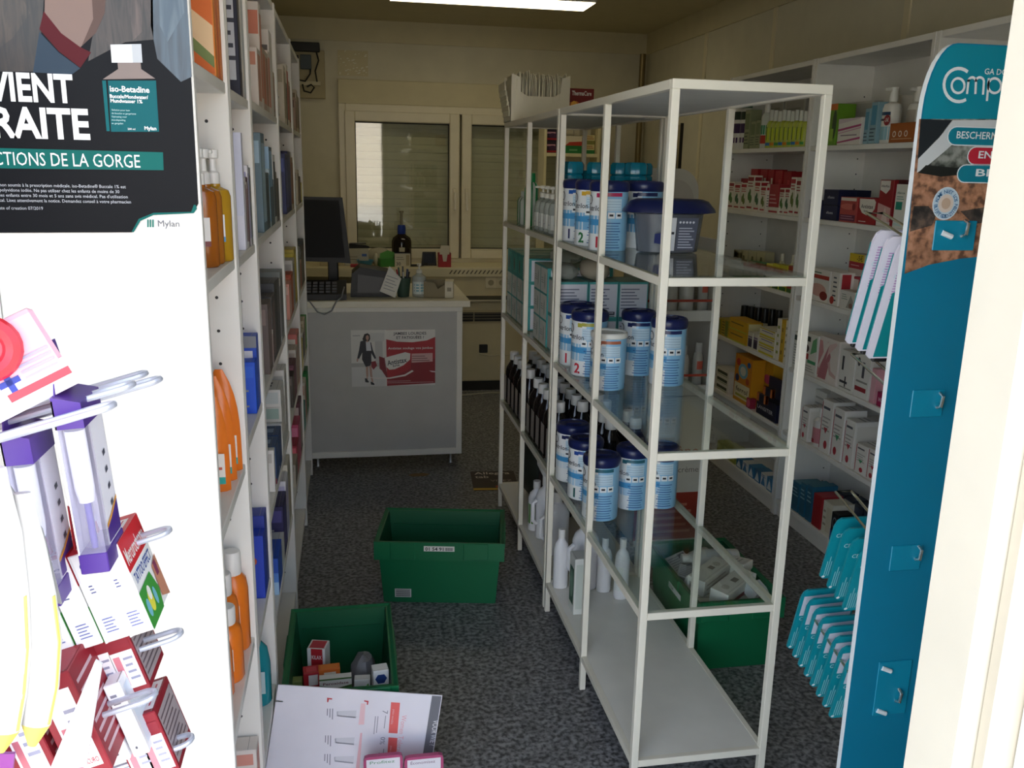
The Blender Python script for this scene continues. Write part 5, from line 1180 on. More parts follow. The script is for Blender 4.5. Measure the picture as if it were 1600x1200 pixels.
for x, y in ((-.185, 4.58), (.521, 4.56), (-.185, 5.12), (.521, 5.12)):
    part('leg', MB().lathe([(.012, 0), (.009, .006), (.007, .062)], M('#b8b8b4', .3, .8), (x-ox, y-oy, 0), 10), ct)
# advertising sheet on the counter front
AF = ((.002, 4.5145, .445), (1, 0, 0), (0, 0, 1), (0, -1, 0)); AW, AH = .431, .297
ad = thing('advert', 'red and white leg care advert sheet stuck on the grey counter front', 'poster', (0, 0, 0))
b = MB(); b.prism([(0, 0), (AW, 0), (AW, AH), (0, AH)], ((.002, 4.5222, .445), (1, 0, 0), (0, 0, 1), (0, -1, 0)), .0012, M('#dcd9d2', .4)); part('sheet', b, ad)
AF = ((.002, 4.521, .445), (1, 0, 0), (0, 0, 1), (0, -1, 0))
def apx(L): return [((x-395)/1042, 1-(y-190)/716) for x, y in L]
sp = [('r', .0, .35, .39, .42, '#b4b2ae'), ('r', .22, .8, .39, .95, '#cfcdc8'), ('r', .28, .42, .37, .8, '#c2c0bc'), ('r', .0, .0, .4, .35, '#d2d0cc'),
      ('p', apx([(825, 190), (1437, 190), (1437, 880), (830, 905)]), '#b01c28'),
      ('p', apx([(1000, 600), (1437, 560), (1437, 880), (830, 905), (850, 800)]), '#8c1522'),
      ('p', apx([(810, 192), (1437, 190), (1437, 285), (1330, 330), (1150, 350), (960, 340), (815, 305)]), '#e6e2da'),
      # the printed figure: hair, face, jacket, shirt, skirt, bag, legs, shoes
      ('p', apx([(560, 240), (600, 228), (625, 250), (630, 300), (615, 330), (545, 330), (535, 300)]), '#241c1c'),
      ('e',)+tuple([.5*(575+615)/1042-395/1042, 1-(285-190)/716, .018, .045])+('#c09684',),
      ('p', apx([(510, 330), (560, 318), (640, 345), (660, 440), (700, 545), (680, 555), (640, 480), (640, 600), (625, 640), (570, 655), (525, 560), (530, 470), (490, 550), (465, 545), (490, 440)]), '#23232c'),
      ('p', apx([(575, 330), (630, 340), (642, 450), (580, 450)]), '#d8d8dc'),
      ('p', apx([(580, 345), (610, 335), (600, 322), (585, 322)]), '#c09684'),
      ('p', apx([(640, 590), (690, 580), (710, 640), (665, 690), (635, 650)]), '#8a1c2a'),
      ('p', apx([(570, 655), (600, 645), (600, 760), (590, 820), (575, 815), (572, 740)]), '#b89484'), ('p', apx([(610, 640), (640, 640), (650, 780), (660, 850), (640, 850), (620, 760)]), '#b89484'),
      ('p', apx([(555, 800), (575, 800), (605, 845), (600, 855), (560, 850)]), '#1e1e24'), ('p', apx([(625, 845), (650, 850), (675, 875), (670, 888), (630, 882)]), '#1e1e24'),
      ('p', apx([(460, 545), (485, 550), (470, 590), (458, 580)]), '#b89484'),
      # carton in the picture
      ('p', apx([(735, 520), (800, 545), (845, 830), (765, 700), (740, 680)]), '#7c1420'), ('p', apx([(800, 540), (1060, 470), (1130, 490), (1130, 690), (850, 810)]), '#a81a26'),
      ('p', apx([(805, 540), (1060, 474), (1125, 492), (1120, 570), (1040, 640), (930, 690), (860, 695), (825, 660)]), '#e8e4dc'),
      ('p', apx([(530, 775), (700, 795), (860, 795), (1050, 760), (1145, 705), (1165, 720), (1060, 780), (870, 812), (700, 808)]), '#e4d8d4'),
      ('p', apx([(1140, 495), (1405, 490), (1405, 600), (1140, 610)]), '#d8a8a4'), ('l', .72, .43, .93, .55, 3, '#8a5a58'),
      ('p', apx([(1360, 715), (1437, 725), (1437, 740), (1390, 735)]), '#e0c8c8'), ('r', .42, .055, .98, .062, '#d8b0b0'), ('r', .42, .085, .7, .092, '#d8b0b0')]
b = MB(); deco(b, AF, AW, AH, sp); part('picture', b, ad)
b = MB(); W_ = lambda s, x, y, h, c, wd, al='c': b.text(s, AF, (x-395)/1042*AW, (1-(y-190)/716)*AH, h/716*AH, M(c, .4), .0048, al, .015, wd/1042*AW)
W_('JAMBES LOURDES', 1122, 252, 34, '#2e2a30', 405); W_('ET FATIGUÉES ?', 1122, 304, 34, '#2e2a30', 345); W_('Antistax soulage vos jambes', 1128, 435, 28, '#e8e0dc', 560)
fr2 = (AF[0], (1, 0, .17), (-.1, 0, 1), (0, -1, 0))
def rot(s, x, y, h, c, wd):
    o = Vector(AF[0])+Vector((1, 0, 0))*((x-395)/1042*AW)+Vector((0, 0, 1))*((1-(y-190)/716)*AH)
    b.text(s, (o, (.985, 0, .17), (-.1, 0, .99), (0, -1, 0)), 0, 0, h/716*AH, M(c, .4), .005, 'l', .015, wd/1042*AW)
rot('Antistax', 840, 640, 62, '#2e2a30', 245); rot('forte', 905, 662, 30, '#2e2a30', 85)
W_('menarini', 460, 262, 14, '#4a4a52', 90)
part('lettering', b, ad)
# monitor, keyboard unit, wedge-shaped terminal
dk = M('#0e0e10', .5)
mo = thing('monitor', 'black computer monitor seen from the side on the counter', 'monitor', (-.13, 4.80, .8955))
b = MB(); b.prism([(-.30, .18), (.075, .165), (.14, .16), (.105, .50), (-.30, .505)], ((0, 0, 0), (1, 0, 0), (0, 0, 1), (0, -1, 0)), .035, dk); part('screen_housing', b, mo)
b = MB(); b.flat([(-.28, .195), (.11, .19), (.085, .485), (-.28, .49)], ((0, -.035, 0), (1, 0, 0), (0, 0, 1), (0, -1, 0)), M('#08080a', .7), .0006); part('screen', b, mo)
b = MB(); b.box((.02, .0, .012), (.075, .03, .25), dk, .006); b.box((-.08, -.08, 0), (.10, .12, .014), dk, .005); part('stand', b, mo)
kb = thing('desk_phone', 'black desk phone with grey keys lying under the monitor', 'phone', (-.125, 4.62, .8955))
b = MB(); b.prism([(-.09, 0), (.09, 0), (.09, .075), (.05, .085), (-.09, .03)], ((-.12, 0, 0), (0, 1, 0), (0, 0, 1), (1, 0, 0)), .23, dk); part('body', b, kb)
b = MB()
for r in range(4):
    for c in range(5): b.box((-.09+c*.032, -.075+r*.028, .034+r*.0115), (-.066+c*.032, -.056+r*.028, .046+r*.0115), M('#4a4a4c', .5), .001)
part('keys', b, kb)
b = MB().tube([(-.10, -.095, .03), (-.09, -.125, .008), (-.07, -.142, .0), (-.035, -.150, -.05), (.0, -.152, -.062), (.035, -.150, -.045), (.06, -.142, .002), (.085, -.12, .02), (.10, -.098, .07)], .004, M('#8a8a88', .4), 6); part('cord', b, kb)
tm = thing('card_terminal_box', 'black sloped terminal housing right of the monitor on the counter', 'terminal', (.115, 4.74, .8955))
b = MB(); b.prism([(-.11, 0), (.125, 0), (.12, .02), (.09, .13), (-.06, .155), (-.10, .12)], ((0, .09, 0), (1, 0, 0), (0, 0, 1), (0, -1, 0)), .19, M('#222325', .5)); part('housing', b, tm)
b = MB(); b.prism([(-.075, .02), (.07, .02), (.06, .10), (-.07, .12)], ((0, -.1005, 0), (1, 0, 0), (0, 0, 1), (0, -1, 0)), .004, M('#2d2e31', .4)); part('cover', b, tm)
nt_ = thing('paper_note', 'handwritten white note leaning on the black terminal housing', 'note', (.192, 4.595, .90), 0, None, (0, R(14), R(-10)))
b = MB(); b.prism([(-.045, .0), (.04, -.012), (.045, .09), (-.03, .135)], ((0, 0, .02), (1, 0, 0), (0, .25, 1), (0, -1, .25)), .001, M('#e8e6dc', .6)); part('sheet', b, nt_)
b = MB()
for k in range(5): b.flat([(-.03, .02+k*.016), (.03-.012*(k % 2), .016+k*.016), (.03-.012*(k % 2), .0185+k*.016), (-.03, .0225+k*.016)], ((0, 0, .02), (1, 0, 0), (0, .25, 1), (0, -1, .25)), '#6a7080', .0016)
part('handwriting', b, nt_)
pc = thing('pen_cup', 'green mesh pen cup on the counter, full of pens', 'cup', (.278, 4.655, .8955))
b = MB(); b.lathe([(.030, 0), (.031, .002), (.040, .10), (.0385, .1), (.030, .004), (0, .004)], M('#2f4a3e', .5), seg=4*5); part('cup', b, pc)
pcs = random.Random(2)
for i, c in enumerate(('#15151a', '#2a4a9c', '#1a1a1e', '#a82a3a', '#c0304a', '#3a6a5a', '#d8d8d4', '#20304a')):
    a = i*PI/4; p0 = Vector((.278+math.cos(a)*.012, 4.655+math.sin(a)*.012, .902)); d_ = Vector((math.cos(a)*.16, math.sin(a)*.1, 1)).normalized()
    b = MB(); L = .125+.012*(i % 3); b.tube([(0, 0, 0), d_*(L*.75), d_*(L*.76), d_*L], .0042, M(c, .35), 6)
    one('pen', b, '%s pen standing in the green pen cup' % ('black clip', 'blue', 'short black', 'dark red', 'bright red', 'green', 'white', 'navy')[i], 'pen', p0, 0, 'pens in the cup')
hs = thing('pump_bottle', 'clear hand gel pump bottle with blue label on the counter', 'bottle', (.362, 4.66, .8955))
b = MB(); b.lathe([(.034, 0), (.038, .004), (.038, .085), (.034, .105), (.016, .118), (.014, .125)], plastic_clear('#cdd6d2', .55, .1), seg=20); part('bottle', b, hs)
b = MB(); b.lathe([(.015, .123), (.015, .14), (.005, .143), (.005, .16), (.012, .162), (.012, .172), (0, .173)], M('#e8e6dc', .35), seg=14); b.box((-.005, -.04, .162), (.005, 0, .171), M('#e8e6dc', .35), .002); part('pump', b, hs)
b = MB(); b.add([(.0385*math.cos(a), .0385*math.sin(a), z) for a in (3.6, 4.0, 4.4, 4.8, 5.2, 5.6) for z in (.015, .08)], [(2*k, 2*k+2, 2*k+3, 2*k+1) for k in range(5)], M('#d8e4e2', .4), True)
for z in (.06, .045, .03): b.add([(.0389*math.cos(a), .0389*math.sin(a), z+dz) for a in (3.9, 4.4, 4.9, 5.3) for dz in (0, .006)], [(2*k, 2*k+2, 2*k+3, 2*k+1) for k in range(3)], M('#4a9aac', .4), True)
part('paper_label', b, hs)
cbx = thing('open_carton', 'open brown white cardboard tray with torn edge at the counter corner', 'box', (.462, 4.64, .8955), R(-8))
kr = M('#8f8262', .6)
b = MB(); b.box((-.075, -.045, 0), (.075, .045, .004), kr); b.prism([(-.075, 0), (.075, 0), (.075, .075), (.02, .065), (.0, .045), (-.02, .08), (-.075, .085)], ((0, -.045, 0), (1, 0, 0), (0, 0, 1), (0, -1, 0)), .003, kr)
b.box((-.075, .042, 0), (.075, .045, .085), kr); b.box((-.075, -.045, 0), (-.072, .045, .085), kr); part('tray', b, cbx)
b = MB(); b.box((.035, -.05, 0), (.08, .046, .088), M('#ddd5bc', .6), .001); b.flat([(.047, .035), (.068, .035), (.068, .055), (.047, .055)], ((0, -.05, 0), (1, 0, 0), (0, 0, 1), (0, -1, 0)), '#9a917a', .0006); part('white_end', b, cbx)
# ------------------------------------------------------------------ window sill clutter
ZS = .8655
big = thing('brown_bottle', 'large dark brown bottle with blue pump collar on the window sill', 'bottle', (.378, 6.48, ZS))
b = MB(); b.lathe([(.066, 0), (.071, .006), (.071, .17), (.062, .195), (.03, .218), (.025, .225)], M('#1d1410', .12), seg=24); part('bottle', b, big)
b = MB(); b.lathe([(.028, .222), (.030, .226), (.030, .27), (.026, .285), (.024, .285)], M('#1f3f9c', .35), seg=16); b.lathe([(.010, .285), (.010, .37), (.016, .372), (.016, .385), (0, .386)], M('#8a8570', .4), seg=10); part('pump_collar', b, big)
b = MB().flat([(-.022, .10), (.018, .10), (.018, .13), (-.022, .13)], ((0, -.0715, 0), (1, 0, 0), (0, 0, 1), (0, -1, 0)), '#c9c0a4', .0003); part('paper_label', b, big)
carton('white carton with the number 30 before the big brown bottle', (.11, .06, .095), (.375, 6.36, ZS), 0, '#d8d2c0', [('F', 't', '30', .08, .12, .24, '#4a4a4a', 'l', .3), ('F', 'r', .72, .1, .95, .9, '#a89c7c'), ('F', 'l', .1, .5, .6, .8, 2, '#9a9484'), ('T', 'r', 0, 0, 1, 1, '#1e2a4a')])
t = thing('card_holder', 'red open card holder with white slips on the window sill', 'holder', (.675, 6.36, ZS))
b = MB(); rm = M('#a81f26', .4); b.box((-.045, -.03, 0), (.045, .03, .005), rm); b.box((-.045, -.03, 0), (-.041, .03, .10), rm); b.box((.041, -.03, 0), (.045, .03, .10), rm); b.box((-.045, .026, 0), (.045, .03, .10), rm); b.prism([(-.045, 0), (.045, 0), (.045, .09), (.02, .09), (.012, .04), (-.012, .04), (-.02, .09), (-.045, .09)], ((0, -.03, 0), (1, 0, 0), (0, 0, 1), (0, -1, 0)), .003, rm); part('tray', b, t)
for i in range(3): b = MB(); b.box((-.036+i*.006, -.02+i*.014, .006), (.03+i*.004, -.018+i*.014, .125+.012*i), M('#d8d2c0', .6)); part('slip', b, t)
t = thing('tablet_box', 'small black device standing by the red card holder', 'device', (.57, 6.43, ZS), 0, None)
b = MB(); b.prism([(-.055, 0), (.055, 0), (.05, .095), (-.045, .095)], ((0, 0, 0), (1, 0, 0), (0, .2, 1), (0, -1, .2)), .02, dk); part('body', b, t); b = MB(); b.flat([(-.04, .015), (.042, .015), (.04, .082), (-.036, .082)], ((0, 0, 0), (1, 0, 0), (0, .2, 1), (0, -1, .2)), M('#262c3a', .2), .021); part('screen', b, t)
b = MB(); b.tube([(.40, 6.36, ZS+.008), (.47, 6.35, ZS+.01), (.52, 6.36, ZS+.012), (.55, 6.38, ZS+.02)], .008, dk, 8); one('cable', b, 'short black cable lying between white carton and black device', 'cable')
t = thing('bandage_box', 'green open box with white tissue on the window sill', 'box', (.265, 6.38, ZS), R(12))
b = MB(); b.box((-.055, -.04, 0), (.055, .04, .055), M('#3f8a36', .45), .002); part('box_body', b, t); b = MB(); b.prism([(-.05, 0), (.05, 0), (.06, .04), (.01, .055), (-.045, .035)], ((0, .0, .055), (1, 0, 0), (0, .3, 1), (0, -1, .3)), .004, M('#4f9a44', .45)); part('lid', b, t)
t = thing('bowl', 'blue shallow bowl with a red rim piece on the window sill', 'bowl', (.115, 6.38, ZS))
b = MB(); b.lathe([(.03, 0), (.045, .01), (.062, .045), (.058, .045), (.042, .014), (0, .008)], M('#3a86a8', .3), seg=20); part('bowl', b, t)
b = MB(); b.box((-.075, -.05, .0), (-.02, -.02, .022), M('#a83038', .4), .004); one('red_pouch', b, 'small red pouch beside the blue bowl on the sill', 'pouch', (.085, 6.36, ZS))
pillow('crumpled clear plastic bag left of the big brown bottle', (.215, 6.52, ZS), (.085, .06, .06), plastic_clear('#cfc9b0', .6, .2))
pillow('white crumpled tissue pack between the bowl and the green box', (.192, 6.42, ZS), (.018, .03, .045), M('#d8d2ba', .6))
t = thing('stapler', 'black stapler lying on a white box near the monitor', 'stapler', (.075, 6.46, ZS+.1203), R(8))
b = MB(); b.prism([(-.07, 0), (.07, 0), (.07, .012), (.05, .02), (-.07, .034)], ((0, .015, 0), (1, 0, 0), (0, 0, 1), (0, -1, 0)), .03, dk); part('body', b, t); b = MB(); b.box((-.065, -.01, .030), (.05, .01, .038), M('#5a5a58', .3, .7), .003); part('top_arm', b, t)
carton('white grey box under the black stapler on the window sill', (.17, .09, .12), (.055, 6.46, ZS), 0, '#bdb8a6', [('F', 'r', .72, .55, .92, .7, '#4a6ab0'), ('F', 'l', .08, .3, .6, .6, 2, '#8f8a78')])
carton('cream carton left of the stapler box, behind the monitor', (.16, .06, .085), (-.12, 6.42, ZS), 0, '#c6ba94', [('F', 'r', .1, .3, .5, .8, '#dcd2b0')])
# heater casing with louvre, sockets, black printer tray
ht = thing('convector', 'beige convector casing with a dark louvre under the window', 'heater', (1.3, 6.21, 0))
bm_ = M('#d2c69e', .5)
b = MB(); b.box((-.80, -.08, .07), (.80, .089, .64), bm_, .006); part('casing', b, ht)
b = MB(); b.box((-.62, -.084, .49), (-.22, -.080, .585), M('#b8ac86', .5)); b.box((-.60, -.0855, .505), (-.24, -.084, .57), M('#1b1a16', .6)); part('louvre_frame', b, ht)
for i in range(3): b = MB(); b.box((-.60, -.088, .522+i*.02), (-.24, -.0856, .526+i*.02), M('#8a8268', .4)); part('louvre_slat', b, ht)
b = MB(); b.box((-.445, -.088, .505), (-.435, -.0856, .57), M('#8a8268', .4)); part('louvre_bar', b, ht)
b = MB(); b.box((-.78, -.07, 0), (.78, .08, .07), M('#26241f', .7)); part('base_gap_shade', b, ht)  # dark block fills the gap below the casing, painted as its shade
b = MB(); b.box((-.55, -.10, .645), (.5, .085, .66), M('#b9b29a', .4), .003); b.box((-.53, -.09, .66), (.48, .075, .664), M('#1c1c1b', .5)); part('top_tray', b, ht, 'black tray with pale rim')
for i, x in enumerate((1.045-.04, 1.045+.04)):
    q = thing('power_socket', '%s of two white power sockets under the window sill' % ('left', 'right')[i], 'socket', (x, 6.30, .758), 0, 'power sockets under the sill')
    b = MB(); b.box((-.039, -.008, -.04), (.039, 0, .04), M('#e2d8b8', .4), .002); part('face_plate', b, q)
    b = MB(); b.lathe([(.021, 0), (.021, .003), (0, .003)], M('#a89e7e', .5), seg=16); o = part('socket_well', b, q, None, (0, -.0085, 0), (R(90), 0, 0))
q = thing('wall_plug', 'black plug with pale cable low on the beige convector casing', 'plug', (.93, 6.129, .31))
b = MB(); b.box((-.03, -.02, -.03), (.03, 0, .03), M('#1a1917', .5), .003); part('plug_body', b, q)
b = MB(); b.tube([(-.03, -.02, -.035), (.05, -.03, -.05), (.14, -.03, -.042), (.24, -.02, -.055), (.40, -.02, -.08)], .006, M('#c9bf9c', .5)); part('cable', b, q)
b = MB(); b.tube([(.55, 6.02, .006), (.75, 5.98, .006), (.95, 6.03, .006), (1.2, 5.99, .006), (1.5, 6.04, .006)], .006, M('#b0aa96', .5)); b.tube([(.6, 6.06, .006), (.85, 6.07, .006), (1.1, 6.05, .006), (1.4, 6.08, .006)], .005, M('#8a8678', .5)); one('floor_cable', b, 'pale cables lying on the floor before the convector', 'cable')
# small white shelf on the rear wall
ws = thing('wall_shelf', 'small cream shelf unit with cartons at the rear wall right of the window', 'shelf', (1.58, 6.42, 0))
b = lambda lo, hi: MB().box(lo, hi, M('#e9dfb4', .4), .002)
for x in (-.205, .185): part('side_panel', b((x, -.10, 1.0), (x+.02, .10, 1.90)), ws)
for z in (1.15, 1.65, 1.88): part('shelf_board', b((-.185, -.10, z), (.185, .10, z+.025)), ws)
for x in (-.195, .195): part('leg', b((x-.01, -.10, .866), (x+.01, .10, 1.0)), ws)
for i in range(2):
    carton('dark purple red carton, %s of two, on the rear wall shelf' % ('lower', 'upper')[i], (.10, .10, .085), (1.447, 6.42, 1.6752+i*.0855), 0, '#2a1c30', [('F', 'r', .05, .55, .7, .7, '#d8a0b0'), ('F', 'r', .05, .05, .95, .2, '#a8202c'), ('F', 'e', .5, .4, .3, .2, '#4a2a4a')])
carton('green and white carton in the middle of the rear wall shelf', (.15, .10, .12), (1.60, 6.42, 1.6752), 0, '#e6dcc0', [('F', 'r', 0, 0, 1, .45, '#1f7a3c'), ('F', 'p', [(.1, .45), (.9, .45), (.95, .7), (.3, .65)], '#c0402a'), ('F', 'r', .3, .15, .7, .25, '#7ab07a')])
for i in range(2): carton('cream and green carton, %s of two, right end of rear wall shelf' % ('lower', 'upper')[i], (.085, .10, .065), (1.715, 6.42, 1.6752+i*.0655), 0, '#d8cc94', [('F', 'r', 0, 0, 1, .4, '#2a7a40' if i == 0 else '#8a8a4a'), ('F', 'l', .1, .5, .9, .9, 2, '#a84a30')])
# flyer and stain on the floor
q = U(755, 752, Z=0)
t = thing('flyer', 'dark purple allergy flyer lying on the floor under the far rack', 'flyer', (.71, 4.24, 0), R(-4))
b = MB(); b.box((-.115, -.14, .0004), (.115, .14, .003), M('#2a1720', .4)); part('sheet', b, t)
F3 = ((0, 0, .003), (1, 0, 0), (0, 1, 0), (0, 0, 1))
b = MB(); b.text('Allegra', F3, -.095, .09, .036, M('#e6d8cc', .4), .0006, 'l', .01, .185); b.text('tab', F3, -.095, .035, .036, M('#e6d8cc', .4), .0006, 'l', .01, .07); b.text('VIVEZ', F3, -.02, -.02, .026, M('#b8a8a0', .4), .0006, 'l', 0, .11); b.text('AU', F3, .03, -.06, .026, M('#b8a8a0', .4), .0006, 'l', 0, .05)
b.flat([(-.115, -.14), (.115, -.14), (.115, -.118), (-.115, -.112)], F3, '#d8b03a', .0003); b.flat([(.0, -.108), (.115, -.11), (.115, -.08), (.0, -.08)], F3, '#c0502a', .0003); part('lettering', b, t)
b = MB(); b.prism([(-.055, 0), (-.03, .02), (.02, .022), (.055, .006), (.03, -.02), (-.03, -.022)], ((0, 0, 0.0002), (1, 0, 0), (0, 1, 0), (0, 0, 1)), .0015, M('#8a6a3c', .6)); one('floor_stain', b, 'small tan stain on the floor before the counter', 'stain', U(655, 742, Z=0))  # thin plate standing in for a tan stain on the floor
# ------------------------------------------------------------------ green totes
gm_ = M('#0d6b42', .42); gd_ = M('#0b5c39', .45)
def tote(label, x, y, rz, w_, d_, h_, num=False, barcode=False, face='F'):
    t = thing('storage_crate', label, 'crate', (x, y, .0005), rz, 'green storage crates')
    tp = .018; th = .005; hb = h_-.070
    def ring(mb, W0, D0, z0, W1, D1, z1, m, inner=False):
        V = []
        for (W, D, z) in ((W0, D0, z0), (W1, D1, z1)):
            V += [(-W/2, -D/2, z), (W/2, -D/2, z), (W/2, D/2, z), (-W/2, D/2, z)]
        mb.add(V, [(i, (i+1) % 4, 4+(i+1) % 4, 4+i) for i in range(4)], m)
    b = MB(); W, D = w_-2*.012, d_-2*.012
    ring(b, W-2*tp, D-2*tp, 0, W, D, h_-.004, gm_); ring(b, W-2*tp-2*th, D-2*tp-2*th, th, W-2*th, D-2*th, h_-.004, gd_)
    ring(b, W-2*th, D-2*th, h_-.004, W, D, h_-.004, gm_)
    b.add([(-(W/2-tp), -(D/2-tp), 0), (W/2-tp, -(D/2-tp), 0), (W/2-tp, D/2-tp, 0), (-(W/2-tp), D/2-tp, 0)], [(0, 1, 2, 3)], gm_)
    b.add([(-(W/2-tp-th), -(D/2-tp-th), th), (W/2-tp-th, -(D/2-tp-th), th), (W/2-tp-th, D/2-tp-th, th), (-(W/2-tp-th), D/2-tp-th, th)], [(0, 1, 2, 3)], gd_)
    part('tub', b, t)
    b = MB()
    ring(b, w_, d_, hb, w_, d_, h_, gm_); ring(b, w_-.030, d_-.030, hb, w_, d_, hb, gm_); ring(b, w_-.006, d_-.006, h_, w_, d_, h_, gm_); ring(b, W-.004, D-.004, h_-.006, w_-.006, d_-.006, h_, gm_)
    part('rim_band', b, t)
    for s in (-1, 1):
        for k in (-.28, 0.28):
            q = MB(); q.box((w_*k-.045, s*(d_/2)-.003, hb+.004), (w_*k+.045, s*(d_/2)+.003, h_-.002), gm_, .002); part('rim_pad', q, t)
        q = MB(); q.box((s*(w_/2)-.003, -d_*.17, hb+.004), (s*(w_/2)+.003, d_*.17, h_-.002), gm_, .002); part('rim_pad', q, t)
    for s in (-1, 1):                       # inner step that carries a lid, and fine ribs along both long rims
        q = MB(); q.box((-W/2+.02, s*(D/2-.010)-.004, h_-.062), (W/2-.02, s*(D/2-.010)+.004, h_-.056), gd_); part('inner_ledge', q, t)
    q = MB()
    for s in (-1, 1):
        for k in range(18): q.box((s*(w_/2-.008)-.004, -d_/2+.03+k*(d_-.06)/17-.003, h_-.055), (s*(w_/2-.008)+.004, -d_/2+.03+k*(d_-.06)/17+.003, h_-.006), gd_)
    o = part('rim_ribs', q, t); o['kind'] = 'stuff'
    if num:
        fr = ((0, -d_/2-.0032, h_), (1, 0, 0), (0, 0, 1), (0, -1, 0))
        b = MB(); b.prism([(-.055, -.032), (.055, -.032), (.055, -.013), (-.055, -.013)], ((0, -d_/2-.0006, h_), (1, 0, 0), (0, 0, 1), (0, -1, 0)), .0026, M('#e6e6e0', .5)); b.text('01 54 91', fr, -.050, -.029, .0125, M('#202022', .5), .0006, 'l', .02, .066)
        for k in range(9): b.flat([(.022+k*.0032, -.029), (.0238+k*.0032, -.029), (.0238+k*.0032, -.017), (.022+k*.0032, -.017)], fr, '#202022', .0006)
        part('number_label', b, t, 'white label reading 01 54 91')
        f = .12; yy = -(D/2-tp*(1-f))
        b = MB(); n_ = Vector((0, -1, -.08)).normalized(); fr = ((-W*.30, yy-.0012, .022), (1, 0, 0), (0, -.08, 1), n_)
        b.prism([(-.03, 0), (.03, 0), (.03, .034), (-.03, .034)], fr, .001, M('#d9d9d4', .5))
        for k in range(7): b.flat([(-.026, .004+k*.004), (.026, .004+k*.004), (.026, .004+k*.004+(.0016 if k % 2 else .0026)), (-.026, .004+k*.004+(.0016 if k % 2 else .0026))], fr, '#3a3a3c', .0014)
        part('barcode_label', b, t)
    if barcode:
        n_ = Vector((-1, 0, 0)); fr = ((-w_/2-.0035, -.06, h_-.055), (0, -1, 0), (0, 0, 1), n_)
        b = MB(); b.prism([(-.055, 0), (.055, 0), (.055, .02), (-.055, .02)], fr, .0008, M('#c9cdc4', .5)); b.text('51 64', fr, -.05, .004, .012, M('#55605a', .5), .0012, 'l', .01); part('number_label', b, t)
    return t
tote('empty green crate in the middle of the aisle, white number label on its rim', .325, 3.105, R(-10), .470, .330, .250, num=True)
tote('green crate with small medicine cartons beside the left cabinets, behind the white board', -.046, 2.285, 0, .298, .455, .252)
tote('green crate heaped with white packs on the right of the glass rack', 1.195, 2.61, 0, .300, .475, .252, barcode=True)
# goods in the left crate
def lc(label, px, py, z, dim, base, dec, rz=0, cat='box', dz=None):
    """z = height of the upper front edge seen at (px, py); the carton stands on the crate's floor"""
    p = U(px, py, Z=z); w_, d_, h_ = dim
    return carton(label, (w_, d_, z-.006), (p.x, p.y+d_/2, .006), rz, base, dec, cat, 'carton', 'goods in the left green crate')
lc('white and red carton standing tallest in the left green crate', 497, 1014, .235, (.052, .05, .2), '#e9e6e0', [('F', 'r', .22, 0, .85, 1, '#b8262e'), ('F', 't', 'KILAX', .52, .86, .05, WHT, 'c', .55), ('F', 'l', .3, .5, .8, .8, 4, '#e8d8d4'), ('T', 'r', .1, .1, .9, .9, '#c8404a')], R(-14))
lc('small bright red carton with white label, front left in the left crate', 486, 1052, .215, (.045, .04, .2), '#c42a34', [('F', 'r', .3, .82, .85, .97, '#efe6e0'), ('T', 'r', .2, .2, .8, .8, '#d8505a')], R(6))
lc('orange carton with a white label in the left crate', 514, 1046, .220, (.058, .03, .2), '#e0722a', [('F', 'r', .25, .84, .8, .96, '#efe2d0'), ('T', 'r', .1, .1, .9, .9, '#e8853a')], R(4))
lc('green and white carton with curved title in the left crate', 524, 1060, .222, (.085, .022, .2), '#4a6e34', [('F', 'p', [(0, .98), (1, .98), (1, .90), (.5, .86), (0, .92)], '#e9e6dc'), ('F', 't', 'Peroxidase', .5, .915, .035, '#7a2a34', 'c', .8), ('F', 'r', .2, .70, .8, .84, '#1e2220'), ('F', 't', 'plus', .5, .74, .05, '#d8d8d2', 'c', .45), ('T', 'r', 0, 0, 1, 1, '#e9e6dc')], R(2))
lc('small white and green leaf carton in the left crate', 566, 1062, .215, (.042, .025, .2), '#e4e2da', [('F', 'p', [(.05, .7), (.9, .95), (.95, .8), (.3, .66)], '#5a9a3a'), ('F', 'p', [(.05, .68), (.3, .72), (.1, .8)], '#c03a44')], R(-3))
lc('white carton with blue hexagon standing right in the left crate', 594, 1048, .245, (.042, .036, .2), '#ecebe6', [('F', 'p', [(.12, .9), (.3, .95), (.7, .95), (.88, .9), (.7, .84), (.3, .84)], '#24407c'), ('F', 'r', 0, .76, 1, .79, '#7a5aa0'), ('F', 'l', .1, .6, .9, .74, 3, '#a8a8b0')], R(7))
lc('narrow olive green carton, far left front in the left crate', 463, 1066, .205, (.03, .03, .2), '#7a8a4a', [('F', 'l', .1, .8, .9, .95, 2, '#e6e6d0')], 0)
pillow('grey plastic wrapped pack lying at the back of the left crate', (.016, 2.30, .006), (.042, .055, .10), M('#7d7d80', .4), 0, 'wrapped_pack', 'pack')
